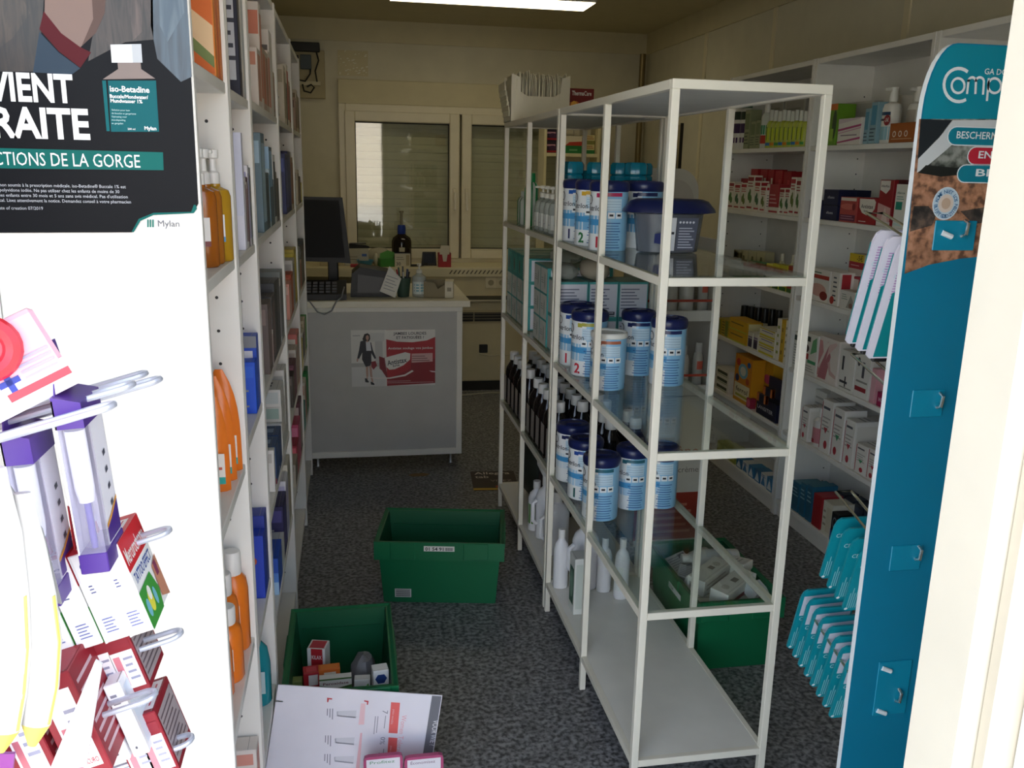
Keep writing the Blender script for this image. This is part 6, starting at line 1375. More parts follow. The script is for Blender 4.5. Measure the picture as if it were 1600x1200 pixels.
# goods heaped in the right crate
wb_ = '#f0ede2'
def heap(label, p, dim, rot, base, dec, key=None):
    return carton(label, dim, p, 0, base, dec, 'box', 'carton', 'packs heaped in the right green crate', rot=rot)
for i, (x, y) in enumerate(((1.137, 2.52), (1.253, 2.52), (1.137, 2.70), (1.253, 2.70))):
    heap('white carton at the bottom of the heap, %s corner of the right crate' % ('near left', 'near right', 'far left', 'far right')[i], (x, y, .006), (.105, .15, .205), (0, 0, 0), '#d9d5c8', [('T', 'l', .1, .2, .9, .8, 4, '#a8a69c')])
heap('long white carton lying slantwise on the heap, nearest the rack end', (1.215, 2.485, 0.218), (.19, .065, .05), (R(5), R(-3), R(38)), wb_, [('T', 'r', .45, .35, .6, .65, '#8a8478'), ('T', 'e', .2, .5, .08, .2, '#cfcaba'), ('F', 'r', 0, .05, 1, .35, '#9a4a44')])
heap('long white carton lying slantwise behind another on the heap', (1.165, 2.565, 0.220), (.175, .065, .055), (R(4), R(-4), R(38)), wb_, [('T', 'r', .5, .35, .62, .65, '#8a8478'), ('T', 'e', .75, .5, .08, .2, '#cfcaba'), ('F', 'l', .1, .2, .9, .8, 2, '#b8b2a4')])
heap('short white carton at the far right of the heap', (1.285, 2.60, 0.218), (.075, .075, .06), (R(-4), R(5), R(40)), wb_, [('T', 'l', .2, .3, .8, .7, 2, '#c0bbae')])
pk_ = [('F', 'l', .08, .1, .9, .9, 6, '#8a8c90'), ('T', 'l', .08, .1, .9, .9, 6, '#7d7f84'), ('T', 'r', .6, .6, .92, .9, '#5a5c62')]
heap('grey printed pack leaning at the left edge of the heap', (1.118, 2.72, 0.214), (.085, .07, .022), (R(28), R(-10), R(20)), '#b9bab6', pk_)
heap('grey printed pack lying near the left edge of the heap', (1.118, 2.63, 0.214), (.075, .06, .022), (R(20), R(12), R(-25)), '#b4b6b4', pk_)
heap('white pack with a barcode below the grey packs', (1.115, 2.545, 0.230), (.07, .05, .03), (R(30), R(-8), R(15)), '#d9d7ce', [('F', 'l', .55, .2, .9, .8, 6, '#3a3a3c'), ('T', 'l', .1, .2, .5, .8, 4, '#8a8a8a')])
heap('pale blue striped white pack at the near right of the heap', (1.285, 2.475, 0.216), (.07, .055, .035), (R(25), R(6), R(25)), '#d9dcdc', [('T', 'p', [(.1, .2), (.3, .2), (.7, .8), (.5, .8)], '#4a6a9c'), ('F', 'p', [(.1, .1), (.3, .1), (.6, .9), (.4, .9)], '#4a6a9c')])
heap('slim white pack slipped in at the right side of the crate', (1.305, 2.54, 0.214), (.03, .09, .02), (R(5), R(-35), R(10)), '#d2d0c8', [('T', 'l', .2, .1, .8, .9, 3, '#8f9098')])
def lying(label, p, rz, r, L, body, capc, tilt=0):
    t = thing('bottle', label, 'bottle', p, 0, 'packs heaped in the right green crate', (R(90+tilt), 0, rz))
    b = MB(); b.lathe([(r*.9, 0), (r, .004), (r, L*.72), (r*.75, L*.8), (r*.45, L*.84)], M(body, .3), seg=16); part('bottle', b, t)
    b = MB(); b.lathe([(r*.5, L*.83), (r*.52, L), (0, L)], M(capc, .35), seg=14); part('cap', b, t)
    b = MB(); b.add([((r+.0005)*math.cos(a), (r+.0005)*math.sin(a), z) for a in (.6, 1.0, 1.4, 1.8, 2.2) for z in (L*.15, L*.6)], [(2*k, 2*k+2, 2*k+3, 2*k+1) for k in range(4)], M('#c4c8c8', .4), True); part('paper_label', b, t)
lying('white cylinder bottle lying across the back of the heap', (1.32, 2.68, 0.247), R(-97), .034, .20, '#d6d4cc', '#dedcd4')
lying('slim white spray bottle tilted up at the rear left of the heap', (1.17, 2.75, 0.237), R(20), .022, .13, '#d9d5c6', '#e0ddd0', 25)
lying('small white bottle lying beside the cylinder bottle on the heap', (1.235, 2.76, 0.242), R(-60), .02, .11, '#d4d2c8', '#e2e0d8')
# ------------------------------------------------------------------ white board leaning on the left crate
TL = Vector((-.197, 2.035, .297)); TR = Vector((.214, 2.035, .227))
u_ = (TR-TL).normalized(); BW = (TR-TL).length
v_ = Vector((-u_.z, 0, u_.x)); v_ = (v_*math.cos(R(9))+Vector((0, 1, 0))*math.sin(R(9))).normalized()      # upwards in the sheet
n_ = u_.cross(v_).normalized()
if n_.y > 0: n_ = -n_
BH = .225
bd = thing('cardboard_sign', 'white folded display sign lying sideways against the left green crate', 'sign', (0, 0, 0))
fr = (TL, u_, v_, n_)
b = MB(); b.prism([(0, 0), (BW, 0), (BW, -BH), (0, -BH), (0, -.045), (.018, -.044), (.018, -.041), (0, -.040)], fr, -.004, M('#eceaf2', .5)); part('sheet', b, bd)
b = MB(); b.flat([(BW*.935, -.002), (BW-.002, -.002), (BW-.002, -BH+.002), (BW*.935, -BH+.002)], fr, M('#72747c', .45), .0006); part('grey_strip', b, bd)
def bp(px, py):      # spot on the sheet in its own metres
    d = C_R*((px-800)/CAM_F)+C_D*((py-600)/CAM_F)+_f; o = Vector((0, 0, CAM_H)); t = (TL-o).dot(n_)/d.dot(n_); q = o+d*t-TL
    return (q.dot(u_), q.dot(v_))
b = MB()
def bq(c, *L): b.flat([bp(*q) for q in L], fr, M(c, .5), .0006)
bq('#ee6a66', (611, 1097), (625, 1098), (621, 1146), (607, 1145)); bq('#ee6a66', (607, 1152), (621, 1153), (617, 1215), (603, 1214))
bq('#f4cdd2', (564, 1099), (571, 1099), (569, 1132), (560, 1132)); bq('#f2c4cb', (563, 1145), (566, 1145), (562, 1200), (556, 1200))
for L in (((511, 1090), (519, 1091), (519, 1093), (514, 1092.5), (513, 1097), (511, 1097)), ((569, 1094), (576, 1095), (575, 1101), (573, 1101), (573.5, 1097), (569, 1096))): bq('#c23a44', *L)
for i, (x, y) in enumerate(((541, 1116), (538, 1158), (537, 1187))):
    bq('#d9d9e0', (x-15, y-4), (x-13, y-5), (x+16, y-6), (x+15, y+6), (x-14, y+3)); bq('#b4b4c0', (x-14, y+1), (x+15, y+4), (x+15, y+6), (x-14, y+3)); bq('#b8b8c4', (x-15, y-4), (x-13, y-5), (x-13, y+3), (x-14, y+3))
    for k in range(3): bq('#8a8a98', (x-22-k*4, y-9), (x-20.6-k*4, y-9), (x-21-k*4, y+8-k*3), (x-22.4-k*4, y+8-k*3))
for k, (x, y, L) in enumerate(((602, 1118, 20), (590, 1119, 26), (586, 1119, 28), (599, 1170, 22), (592, 1176, 16))): bq('#a4a4b0', (x, y), (x+1.3, y), (x-1.2, y+L), (x-2.5, y+L))
part('printed_picture', b, bd)
b = MB(); dn = -v_
def bt(s, px, py, h, c, w=None, bold=.0):
    p = bp(px, py); o = TL+u_*p[0]+v_*p[1]
    b.text(s, (o, dn, u_, n_), 0, 0, h, M(c, .5), .0009, 'l', bold, w)
bt('VOOR WIE ?', 677, 1125, .014, '#f0f0f2', .068); bt('Women Tolerance Extra', 628, 1117, .013, '#f0b4ba', .155); bt('7', 598, 1109, .014, '#8a8a98'); bt('0%', 595, 1151, .012, '#8a8a98')
bt('peau sensible', 614, 1108, .006, '#f6c0c0', .04); bt('peau sèche', 610, 1165, .006, '#f6c0c0', .03)
part('lettering', b, bd)
for i, (x0, x1) in enumerate(((.008, .104), (.108, .205))):
    t = thing('sample_card', 'pink framed white card standing before the white sign, %s of two' % ('left', 'right')[i], 'card', (0, 1.93, 0), 0, 'pink framed cards')
    zt = .150-.012*i; rr = .012
    o_ = [(x0+rr, zt), (x1-rr, zt), (x1-.003, zt-.003), (x1, zt-rr), (x1, .0), (x0, .0), (x0, zt-rr), (x0+.003, zt-.003)]
    b = MB(); b.prism(o_, ((0, 0, 0), (1, 0, 0), (0, .0, 1), (0, -1, 0)), .012, M('#b8507a', .4)); part('frame', b, t)
    b = MB(); b.flat([(x0+.007, zt-.007), (x1-.007, zt-.007), (x1-.007, .01), (x0+.007, .01)], ((0, -.012, 0), (1, 0, 0), (0, 0, 1), (0, -1, 0)), '#eeeaf0', .0005)
    b.text('Économisez' if i else 'Profitez', ((0, -.0125, 0), (1, 0, 0), (0, 0, 1), (0, -1, 0)), x0+.014, zt-.02, .008, M('#5a9a6a' if i == 0 else '#8a6a80', .5), .0004, 'l', 0, .062); part('paper', b, t)
# ------------------------------------------------------------------ hook rack at the entrance (left): panel out of frame, wire hooks pointing in
wire_m = M('#c3c6d2', .28, .35)
TT = R(16)
hd = Vector((math.cos(TT), 0, math.sin(TT)))
st = thing('hook_rack', 'white pegboard rack at the entrance with long wire hooks full of packs', 'rack', (-.60, 1.0, 0))
b = MB(); b.box((-.012, -.30, .08), (0, .30, 1.75), M('#e6e6e8', .5), .003); part('peg_panel', b, st)
b = MB(); b.box((-.16, -.26, 0), (.04, .26, .05), M('#dcdce0', .5), .006); b.box((-.06, -.02, .05), (-.012, .02, 1.75), M('#c9c9cf', .4)); part('foot', b, st)
HOOKS = [(228, 583, 1.03), (250, 592, .98), (208, 600, .935), (178, 632, .89), (265, 828, 1.0), (283, 988, .98), (243, 1083, .92), (300, 1153, .97)]
def hook_end(i): return U(HOOKS[i][0], HOOKS[i][1], Y=HOOKS[i][2])
for i, (px, py, Y) in enumerate(HOOKS):
    e = hook_end(i); L = (e.x+.60)/hd.x; g = .0105; s = e-hd*L
    pts = [s+Vector((0, -g, 0)), e-hd*.012+Vector((0, -g, 0))]
    for k in range(1, 6):
        a = -PI/2+PI*k/6; pts.append(e-hd*.012+hd*(.012*math.cos(a))+Vector((0, g*math.sin(a), 0)))
    pts += [e-hd*.012+Vector((0, g, 0)), s+Vector((0, g, 0))]
    b = MB().tube([p-Vector((-.60, 1.0, 0)) for p in pts], .0033, wire_m, 8); part('wire_hook', b, st)
ROTP = (-TT, 0, R(90)); ROTV = (-R(4), 0, R(90))          # hung packs: their front looks along the hook
def hang(mesh_or_none, name, label, px, py, Y, cat, group, dim=None):
    """loc of the pack's bottom centre: its near narrow side shows its lower middle at (px, py)"""
    p = U(px, py, Y=Y); return Vector((p.x, Y+(dim[0]/2 if dim else 0), p.z))
rec = lambda: [('e', .5, .86, .22, .045, '#3a4a8a'), ('e', .5, .86, .14, .03, '#f4f4f2')]
mc = [('F', 'r', 0, .66, 1, 1, '#d0202a'), ('F', 't', 'Mercurochrome', .06, .72, .17, WHT, 'l', .88), ('F', 't', 'TATTOO EFFECT', .08, .50, .11, '#2a4a9c', 'l', .80), ('F', 'p', [(0, 0), (.62, 0), (.72, .2), (.6, .44), (0, .42)], '#3f9a3a'), ('F', 'e', .3, .22, .10, .12, '#e8e048'), ('F', 'e', .14, .2, .07, .1, '#7ac0d0'), ('F', 'e', .32, .3, .07, .08, '#f4f4e8'), ('F', 'e', .48, .2, .06, .1, '#7ac0d0'), ('F', 'p', [(.7, .1), (1, 0), (1, .5), (.74, .44)], '#c98a6c'), ('F', 'r', .8, .3, .92, .46, '#8a3a5a'),
      ('L', 'r', 0, 0, .10, 1, '#e8e6e4')] + [('L',)+q for q in rec()] + [('L', 'l', .3, .55, .5, .66, 3, '#55588a'), ('L', 'l', .25, .1, .75, .28, 5, '#6a70a8'), ('T', 'r', 0, 0, 1, 1, '#cc2430'), ('T', 'r', .15, .2, .85, .8, '#f0e6e4'), ('T', 'l', .2, .3, .8, .7, 2, '#c84a54')]
mm_ = carton_mesh((.088, .026, .108), '#f4f3f0', mc)
for i, (px, py) in enumerate(((222, 990), (184, 1000), (143, 1011), (100, 1021))):
    p = U(px, py, Y=.935)
    t = one('plaster_carton', mm_, 'white, red and green plaster carton on a wire hook, %s from the hook end' % ORD[i], 'box', (p.x, .935+.044, p.z), 0, 'plaster cartons on the hook', ROTP)
    b = MB(); b.prism([(-.03, .108), (.03, .108), (0, .150)], ((0, .010, 0), (1, 0, 0), (0, 0, 1), (0, -1, 0)), .0012, M('#d62a34', .45)); part('hang_tab', b, t)
# purple packs with a clear window
pu = M('#4a2888', .4)
for i, (px, py) in enumerate(((150, 896), (74, 950))):
    p = U(px, py, Y=.90)
    t = thing('lip_care_pack', 'purple pack with clear window and white tube on a hook, %s' % ('right one of two', 'left one of two')[i], 'pack', (p.x, .90+.033, p.z), 0, 'purple packs on the hook', ROTV)
    W, D, H = .066, .027, .185
    b = MB(); b.box((-W/2, D/2-.0015, 0), (W/2, D/2, H+.0), M('#efecf4', .45)); b.add([(-W/2, -D/2, H*.84), (W/2, -D/2, H*.84), (W/2, -D/2, H*.98), (-W/2, -D/2, H*.98), (-W/2, D/2, H*1.02), (W/2, D/2, H*1.02), (-W/2, D/2, H*.84), (W/2, D/2, H*.84)], [(0, 1, 2, 3), (3, 2, 5, 4), (0, 3, 4, 6), (1, 7, 5, 2), (0, 6, 7, 1)], pu)
    b.box((-W/2-.0005, -D/2-.0005, 0), (W/2+.0005, D/2+.0005, .022), pu, .001)
    part('purple_card', b, t)
    b = MB(); b.prism([(-.028, H*1.0), (.028, H*1.0), (.004, H*1.30), (-.004, H*1.30)], ((0, D/2-.0015, 0), (1, 0, 0), (0, 0, 1), (0, -1, 0)), .0012, pu); part('hang_tab', b, t)
    b = MB(); b.box((-W/2+.018, -D/2+.001, .022), (W/2, -D/2+.0018, H*.84), M('#f1eef6', .45)); b.box((W/2-.0012, -D/2+.001, .022), (W/2, D/2, H*.84), M('#f4f2f8', .45))
    f_ = ((0, -D/2+.001, 0), (1, 0, 0), (0, 0, 1), (0, -1, 0))
    for k in range(4): b.flat([(.012, H*(.30+.1*k)), (.020, H*(.31+.1*k)), (.019, H*(.34+.1*k)), (.011, H*(.33+.1*k))], f_, '#4a4a58', .0006)
    b.flat([(-.013, .024), (.032, .024), (.032, .058), (.006, .046), (-.013, .040)], f_, pu, .0006); b.flat([(-.013, .040), (.006, .046), (.032, .058), (.032, .062), (.006, .05), (-.013, .044)], f_, '#e8a23a', .0008)
    part('white_card', b, t)
    b = MB(); b.box((-W/2, -D/2, .022), (-W/2+.018, D/2-.002, H*.84), plastic_clear('#c9c4dc', .28, .08)); part('clear_window', b, t)
    b = MB(); b.lathe([(.0075, .075), (.0095, .09), (.010, H*.82), (0, H*.82)], M('#eeeef2', .3), (-W/2+.012, 0, 0), 14); part('white_tube', b, t)
    b = MB(); b.lathe([(.0035, .024), (.0035, .076), (0, .077)], M('#3b2a9c', .4), (-W/2+.012, 0, 0), 10); part('blue_stick', b, t)
# dark red cartons with white labels
dr = [('L', 'r', .08, .1, .92, .66, '#f2eeee'), ('L', 'r', .16, .14, .4, .6, '#d8808c'), ('L', 'l', .5, .2, .85, .6, 4, '#9a9ab0'), ('L', 'r', .08, .72, .92, .86, '#8d1c2c'), ('F', 'r', .06, .1, .94, .9, '#a89a9c'), ('F', 'l', .1, .15, .9, .85, 8, '#6a5a60'), ('T', 'r', .1, .1, .9, .9, '#f0e8e8'), ('T', 'l', .2, .2, .8, .8, 3, '#c84a5a')]
dm = carton_mesh((.075, .030, .085), '#8d1626', dr)
for i, (px, py) in enumerate(((216, 1084), (180, 1090), (144, 1097), (108, 1104), (72, 1110))):
    p = U(px, py, Y=.955); one('ointment_carton', dm, 'dark red carton with white label on the middle hook, %s from the hook end' % ORD[i], 'box', (p.x, .955+.038, p.z), 0, 'dark red cartons on the middle hook', ROTP)
dm2 = carton_mesh((.075, .042, .125), '#8d1626', [('L', 'r', .2, .08, .85, .86, '#f4f0f0'), ('L', 'r', .26, .1, .42, .5, '#c8707c'), ('L', 'l', .5, .3, .8, .7, 4, '#9a9ab0'), ('L', 't', 'MERCURO', .3, .12, .05, '#a82a3a', 'l', .5), ('F', 'l', .1, .1, .9, .9, 8, '#c8a8b0'), ('T', 'r', .05, .05, .95, .95, '#9a2232')])
for i, (px, py) in enumerate(((146, 1212), (70, 1232))):
    p = U(px, py, Y=.88); one('ointment_carton', dm2, 'large dark red carton with white panel low at the entrance rack, %s' % ('right one', 'left one')[i], 'box', (p.x, .88+.038, p.z), 0, 'large dark red cartons on the low hook', ROTP)
for i, (px, py, h) in enumerate(((222, 1180, .095), (192, 1190, .09))):
    p = U(px, py, Y=.93); t = carton('slim white carton hanging between dark red ones, %s' % ('right one', 'left one')[i], (.07, .018, h), (p.x, .93+.035, p.z), 0, '#f2f1f4', [('L', 'l', .2, .6, .7, .9, 3, '#8a8a98'), ('L', 'e', .4, .12, .08, .02, '#55555f'), ('F', 'r', .1, .1, .9, .9, '#dfe8f4')], 'box', 'slim_carton', 'slim white cartons on the hook', ROTP)
for i, (px, py) in enumerate(((262, 1212), (232, 1216))):
    p = U(px, py, Y=.95); one('ointment_carton', dm, 'dark red carton with white label on the lowest hook, %s' % ('right one', 'left one')[i], 'box', (p.x, .95+.038, p.z), 0, 'dark red cartons on the lowest hook', ROTP)
p = U(128, 1195, Y=.86); b = MB(); b.prism([(-.03, 0), (.005, 0), (.03, .115), (.024, .12)], ((0, 0, 0), (1, 0, 0), (0, 0, 1), (0, -1, 0)), .004, M('#f3f0f2', .5)); one('price_card', b, 'tall white pointed card among the dark red cartons at the entrance', 'card', p)
# pink pack with red ring
p = U(46, 640, Y=.93)
t = thing('tape_pack', 'pink white pack with a red round tape on a hook at the entrance', 'pack', (p.x, .93, p.z+.005), 0, None, (R(-8), R(-24), R(22)))
b = MB(); b.box((-.05, -.03, 0), (.05, .03, .085), M('#f0b4c4', .35), .004); b.flat([(-.05, 0), (.05, 0), (.05, .03), (-.05, .03)], ((0, -.03, 0), (1, 0, 0), (0, 0, 1), (0, -1, 0)), '#f6e6ea', .0004)
F4 = ((0, -.0305, 0), (1, 0, 0), (0, 0, 1), (0, -1, 0)); b.flat([(-.01, .012), (.05, .012), (.05, .02), (-.01, .02)], F4, '#e0404e', .0006)
for a in (((-.012, .027), (.008, .027), (.008, .033), (-.012, .033)), ((-.005, .020), (.001, .020), (.001, .040), (-.005, .040))): b.flat(a, F4, '#2a3a9c', .0008)
for k in range(4): b.flat([(.012, .026+k*.006), (.044, .026+k*.006), (.044, .0285+k*.006), (.012, .0285+k*.006)], F4, '#a8a0c0', .0008)
part('box_body', b, t)
b = MB(); n = 22; b.tube([(-.004+.024*math.cos(2*PI*k/n), -.036, .068+.024*math.sin(2*PI*k/n)) for k in range(n)], .009, M('#e02838', .3), 8, True); b.flat([(-.004+.018*math.cos(PI*k/9), .068+.018*math.sin(PI*k/9)) for k in range(18)], ((0, -.034, 0), (1, 0, 0), (0, 0, 1), (0, -1, 0)), M('#f05060', .4), 0); part('red_tape_ring', b, t)
b.v = []
# yellow and white banana-shaped packs
def crescent(label, pts, rad, m1, m2, cut, flat=.55):
    t = thing('foam_pack', label, 'pack', pts[0], 0, 'curved yellow white packs')
    o = Vector(pts[0]); P = [Vector(p)-o for p in pts]; n = len(P); S = 12
    for nm, i0, i1, m in (('white_shell', 0, cut, m1), ('yellow_end', cut, n-1, m2)):
        V = []; F = []
        for i in range(i0, i1+1):
            tg = (P[min(i+1, n-1)]-P[max(i-1, 0)]).normalized(); x = tg.cross(Vector((0, 1, 0))).normalized(); y = Vector((0, 1, 0))
            for k in range(S):
                a = 2*PI*k/S; V.append(P[i]+x*(rad[i]*math.cos(a))+y*(rad[i]*flat*math.sin(a)))
        for i in range(i1-i0):
            for k in range(S): F.append((i*S+k, i*S+(k+1) % S, (i+1)*S+(k+1) % S, (i+1)*S+k))
        F += [tuple(range(S))[::-1], tuple((i1-i0)*S+k for k in range(S))]
        b = MB(); b.add(V, F, m, True); part(nm, b, t)
    V = [o+P[i]+Vector((rad[i]*.86, -rad[i]*.18, 0))-o for i in range(2, n-1)]
    b = MB(); b.tube(V, .0022, m2, 6); part('yellow_edge', b, t)
    return t
w1, y1 = M('#cfcdc9', .4), M('#ddd26a', .4)
def cpts(L, Y): return [U(x, y, Y=Y) for x, y in L]
crescent('white curved pack with yellow tip at the entrance rack, right one', cpts([(34, 770), (48, 850), (60, 930), (66, 1000), (62, 1070), (56, 1130), (50, 1165)], .84), [.008, .013, .016, .018, .018, .014, .004], w1, y1, 5)
crescent('white curved pack with yellow tip at the entrance rack, left one', cpts([(-10, 730), (-2, 830), (6, 930), (10, 1010), (8, 1080), (4, 1140), (0, 1175)], .83), [.010, .02, .022, .022, .02, .016, .004], w1, y1, 5)
b = MB(); b.prism([(.0, .0), (.022, -.01), (.012, .07), (-.012, .115), (-.014, .07)], (U(58, 930, Y=.865), (1, 0, 0), (0, 0, 1), (0, -1, 0)), .003, M('#a3a29e', .5)); one('backing_card', b, 'grey backing card behind the right curved pack', 'card', (0, 0, 0))
b = MB(); b.prism([(-.045, 0), (.0, 0), (.006, .03), (-.045, .035)], (U(20, 1215, Y=.86), (1, 0, 0), (0, 0, 1), (0, -1, 0)), .004, M('#8a3a8a', .4)); one('purple_card', b, 'purple card under the curved packs at the entrance', 'card', (0, 0, 0))
# pink purple cartons glimpsed at the left edge
carton('coral and violet carton at the left edge of the entrance rack', (.07, .05, .09), (-.385, .935, 1.19), 0, '#f0a8b0', [('L', 'r', 0, .6, 1, 1, '#e8505a'), ('L', 'r', 0, .2, 1, .55, '#b070b8'), ('F', 'l', .1, .1, .9, .9, 4, '#c0506a')], 'box', 'carton', None, ROTP)
# ------------------------------------------------------------------ teal display stand on the right
TY = 1.35; TX0, TX1 = .916, 1.42
teal_h, teal_l = M('#0b8fa3', .35), M('#0a7d9e', .38)
ts = thing('display_stand', 'tall teal blister plaster display board standing behind the door frame', 'display', (0, 0, 0))
edge = [(TX1, .02), (TX1, 1.77), (.965, 1.77)]+[(.965-.049*math.sin(a), 1.665+.105*math.cos(a)) for a in [PI/2*k/8 for k in range(1, 9)]]+[(TX0, .02)]
b = MB(); b.prism(edge[::-1], ((0, TY+.012, 0), (1, 0, 0), (0, 0, 1), (0, -1, 0)), .012, teal_l, M('#e9eef0', .5)); part('board', b, ts)
b = MB(); b.box((TX0+.02, TY-.02, 0), (TX1, TY+.20, .02), M('#0a7d9e', .4), .002); part('foot', b, ts)
TF = ((0, TY, 0), (1, 0, 0), (0, 0, 1), (0, -1, 0))
def tp(x, y):
    q = U(x, y, Y=TY); return (q.x, q.z)
def TPL(mb, m, off, *L): mb.flat([tp(*q) for q in L], TF, M(m, .4) if isinstance(m, str) else m, off)
hz_ = 1.643
b = MB(); b.flat([(TX0+.002, hz_), (TX1, hz_), (TX1, 1.768), (.966, 1.768)]+[(.966-.048*math.sin(a), 1.664+.104*math.cos(a)) for a in [PI/2*k/8 for k in range(1, 9)]], TF, teal_h, .0006); part('header', b, ts)
rock = speckle('rock_print', '#6b4a38', '#b07c5c', '#c99272', 60, .5); moss = speckle('stone_print', '#3c4038', '#7d8076', '#a9aaa0', 55, .5); soil = speckle('soil_print', '#2c2826', '#4a403a', '#6d5a4c', 60, .5)
b = MB()
TPL(b, rock, .0005, (1436, 186), (1700, 186), (1700, 395), (1560, 398), (1500, 404), (1450, 414), (1413, 428))
TPL(b, moss, .0008, (1440, 186), (1700, 186), (1700, 290), (1560, 272), (1500, 275), (1470, 270), (1434, 268)); TPL(b, '#23282c', .0010, (1438, 186), (1487, 188), (1466, 215), (1433, 250))
TPL(b, '#d3d5d4', .0012, (1488, 188), (1700, 186), (1700, 196), (1522, 204), (1500, 214), (1476, 236), (1452, 256), (1432, 270), (1434, 248), (1466, 216)); TPL(b, '#20221f', .0013, (1434, 270), (1446, 258), (1490, 262), (1530, 262), (1510, 272), (1470, 276))
TPL(b, soil, .0010, (1427, 322), (1450, 322), (1462, 336), (1456, 352), (1421, 362)); TPL(b, soil, .0010, (1500, 330), (1560, 320), (1560, 345), (1520, 350))
part('photo_print', b, ts)
b = MB()
def pill(x, y, r, m, off):
    p0 = tp(x, y); p1 = tp(x, y-r); rr = p1[1]-p0[1]
    b.flat([(p0[0]+rr*.9+rr*math.cos(PI/2+PI*k/8), p0[1]+rr*math.sin(PI/2+PI*k/8)) for k in range(9)]+[(TX1, p0[1]-rr), (TX1, p0[1]+rr)], TF, M(m, .4), off)
for (x, y, r, c) in ((1482, 212, 13.5, '#0d8296'), (1513, 243, 13, '#c8283c'), (1497, 271, 13, '#0d8296')): pill(x-1.5, y, r+1.7, '#e6ecec', .0014); pill(x, y, r, c, .0016)
part('slogan_pills', b, ts)
b = MB()
def tt(s, x, y, h, c='#eef2f2', wd=None, bold=.01):
    p = tp(x, y); q = tp(x, y-h); w_ = tp(x+wd, y)[0]-p[0] if wd else None
    b.text(s, TF, p[0], p[1], q[1]-p[1], M(c, .4), .0022, 'l', bold, w_)
tt('BESCHERMT I', 1492, 216, 11, wd=79); tt('EN V', 1526, 247, 11, wd=40, bold=.02); tt('BIJ', 1521, 275, 11, wd=30, bold=.02); tt('GA DO', 1536, 116, 9, wd=36)
def stroke(L, wpx, m='#f2f4f4', off=.0016):
    P = [Vector((q[0], 0, q[1])) for q in [tp(*a) for a in L]]; hw = (tp(0, 0)[1]-tp(0, wpx)[1])/2; V = []; n = len(P)
    for i in range(n):
        t = (P[min(i+1, n-1)]-P[max(i-1, 0)]).normalized(); nn = Vector((-t.z, 0, t.x))
        V += [P[i]+nn*hw, P[i]-nn*hw]
    b.add([(v.x, TY-off, v.z) for v in V], [(2*i, 2*i+1, 2*i+3, 2*i+2) for i in range(n-1)], M(m, .4))
arc = lambda cx, cy, rx, ry, a0, a1, n=18: [(cx+rx*math.cos(R(a0+(a1-a0)*k/n)), cy-ry*math.sin(R(a0+(a1-a0)*k/n))) for k in range(n+1)]
stroke(arc(1497, 133, 23, 26, 52, 300), 6.5); stroke(arc(1496, 134, 10, 11.5, 0, 360, 22), 5)
stroke([(1510, 147), (1512.5, 124)], 5); stroke([(1512, 128)]+arc(1518, 128, 6, 7, 170, 10, 8)+[(1523, 147)], 5); stroke([(1523.5, 128)]+arc(1530, 128, 6.5, 7, 170, 10, 8)+[(1535, 148)], 5)
stroke([(1541, 158), (1544, 122)], 5); stroke(arc(1553, 134, 10, 11.5, 0, 360, 22), 5)
part('lettering', b, ts)
b = MB(); c0 = tp(1477, 318); r0_ = tp(1477, 292)[1]-c0[1]
for rr, c, o in ((1.0, '#dfe8ec', .0014), (.94, '#c9dbe4', .0016), (.56, '#e4d2c2', .0018), (.34, '#d0b298', .0020)): b.flat([(c0[0]+r0_*.92*rr*math.cos(PI*k/12), c0[1]+r0_*rr*math.sin(PI*k/12)) for k in range(24)], TF, M(c, .4), o)
def ringtext(s, a0, a1, up):
    for k, ch in enumerate(s):
        if ch == ' ': continue
        a = R(a0+(a1-a0)*k/(len(s)-1)); rad = r0_*(.62 if up else .88)
        p = Vector((c0[0]+rad*.92*math.cos(a), TY, c0[1]+rad*math.sin(a))); rd = Vector((math.cos(a), 0, math.sin(a))); tg = Vector((math.sin(a), 0, -math.cos(a)))
        b.text(ch, (p, tg if up else -tg, rd if up else -rd, (0, -1, 0)), 0, 0, r0_*.22, M('#2a6a9c', .4), .0022, 'c', .01)
ringtext('KOMT NIET LOS', 165, 15, True); ringtext('BLIJFT GOED ZITTEN', 190, 350, False)
part('round_badge', b, ts)
tabm = M('#0b8cab', .35)
HK = []
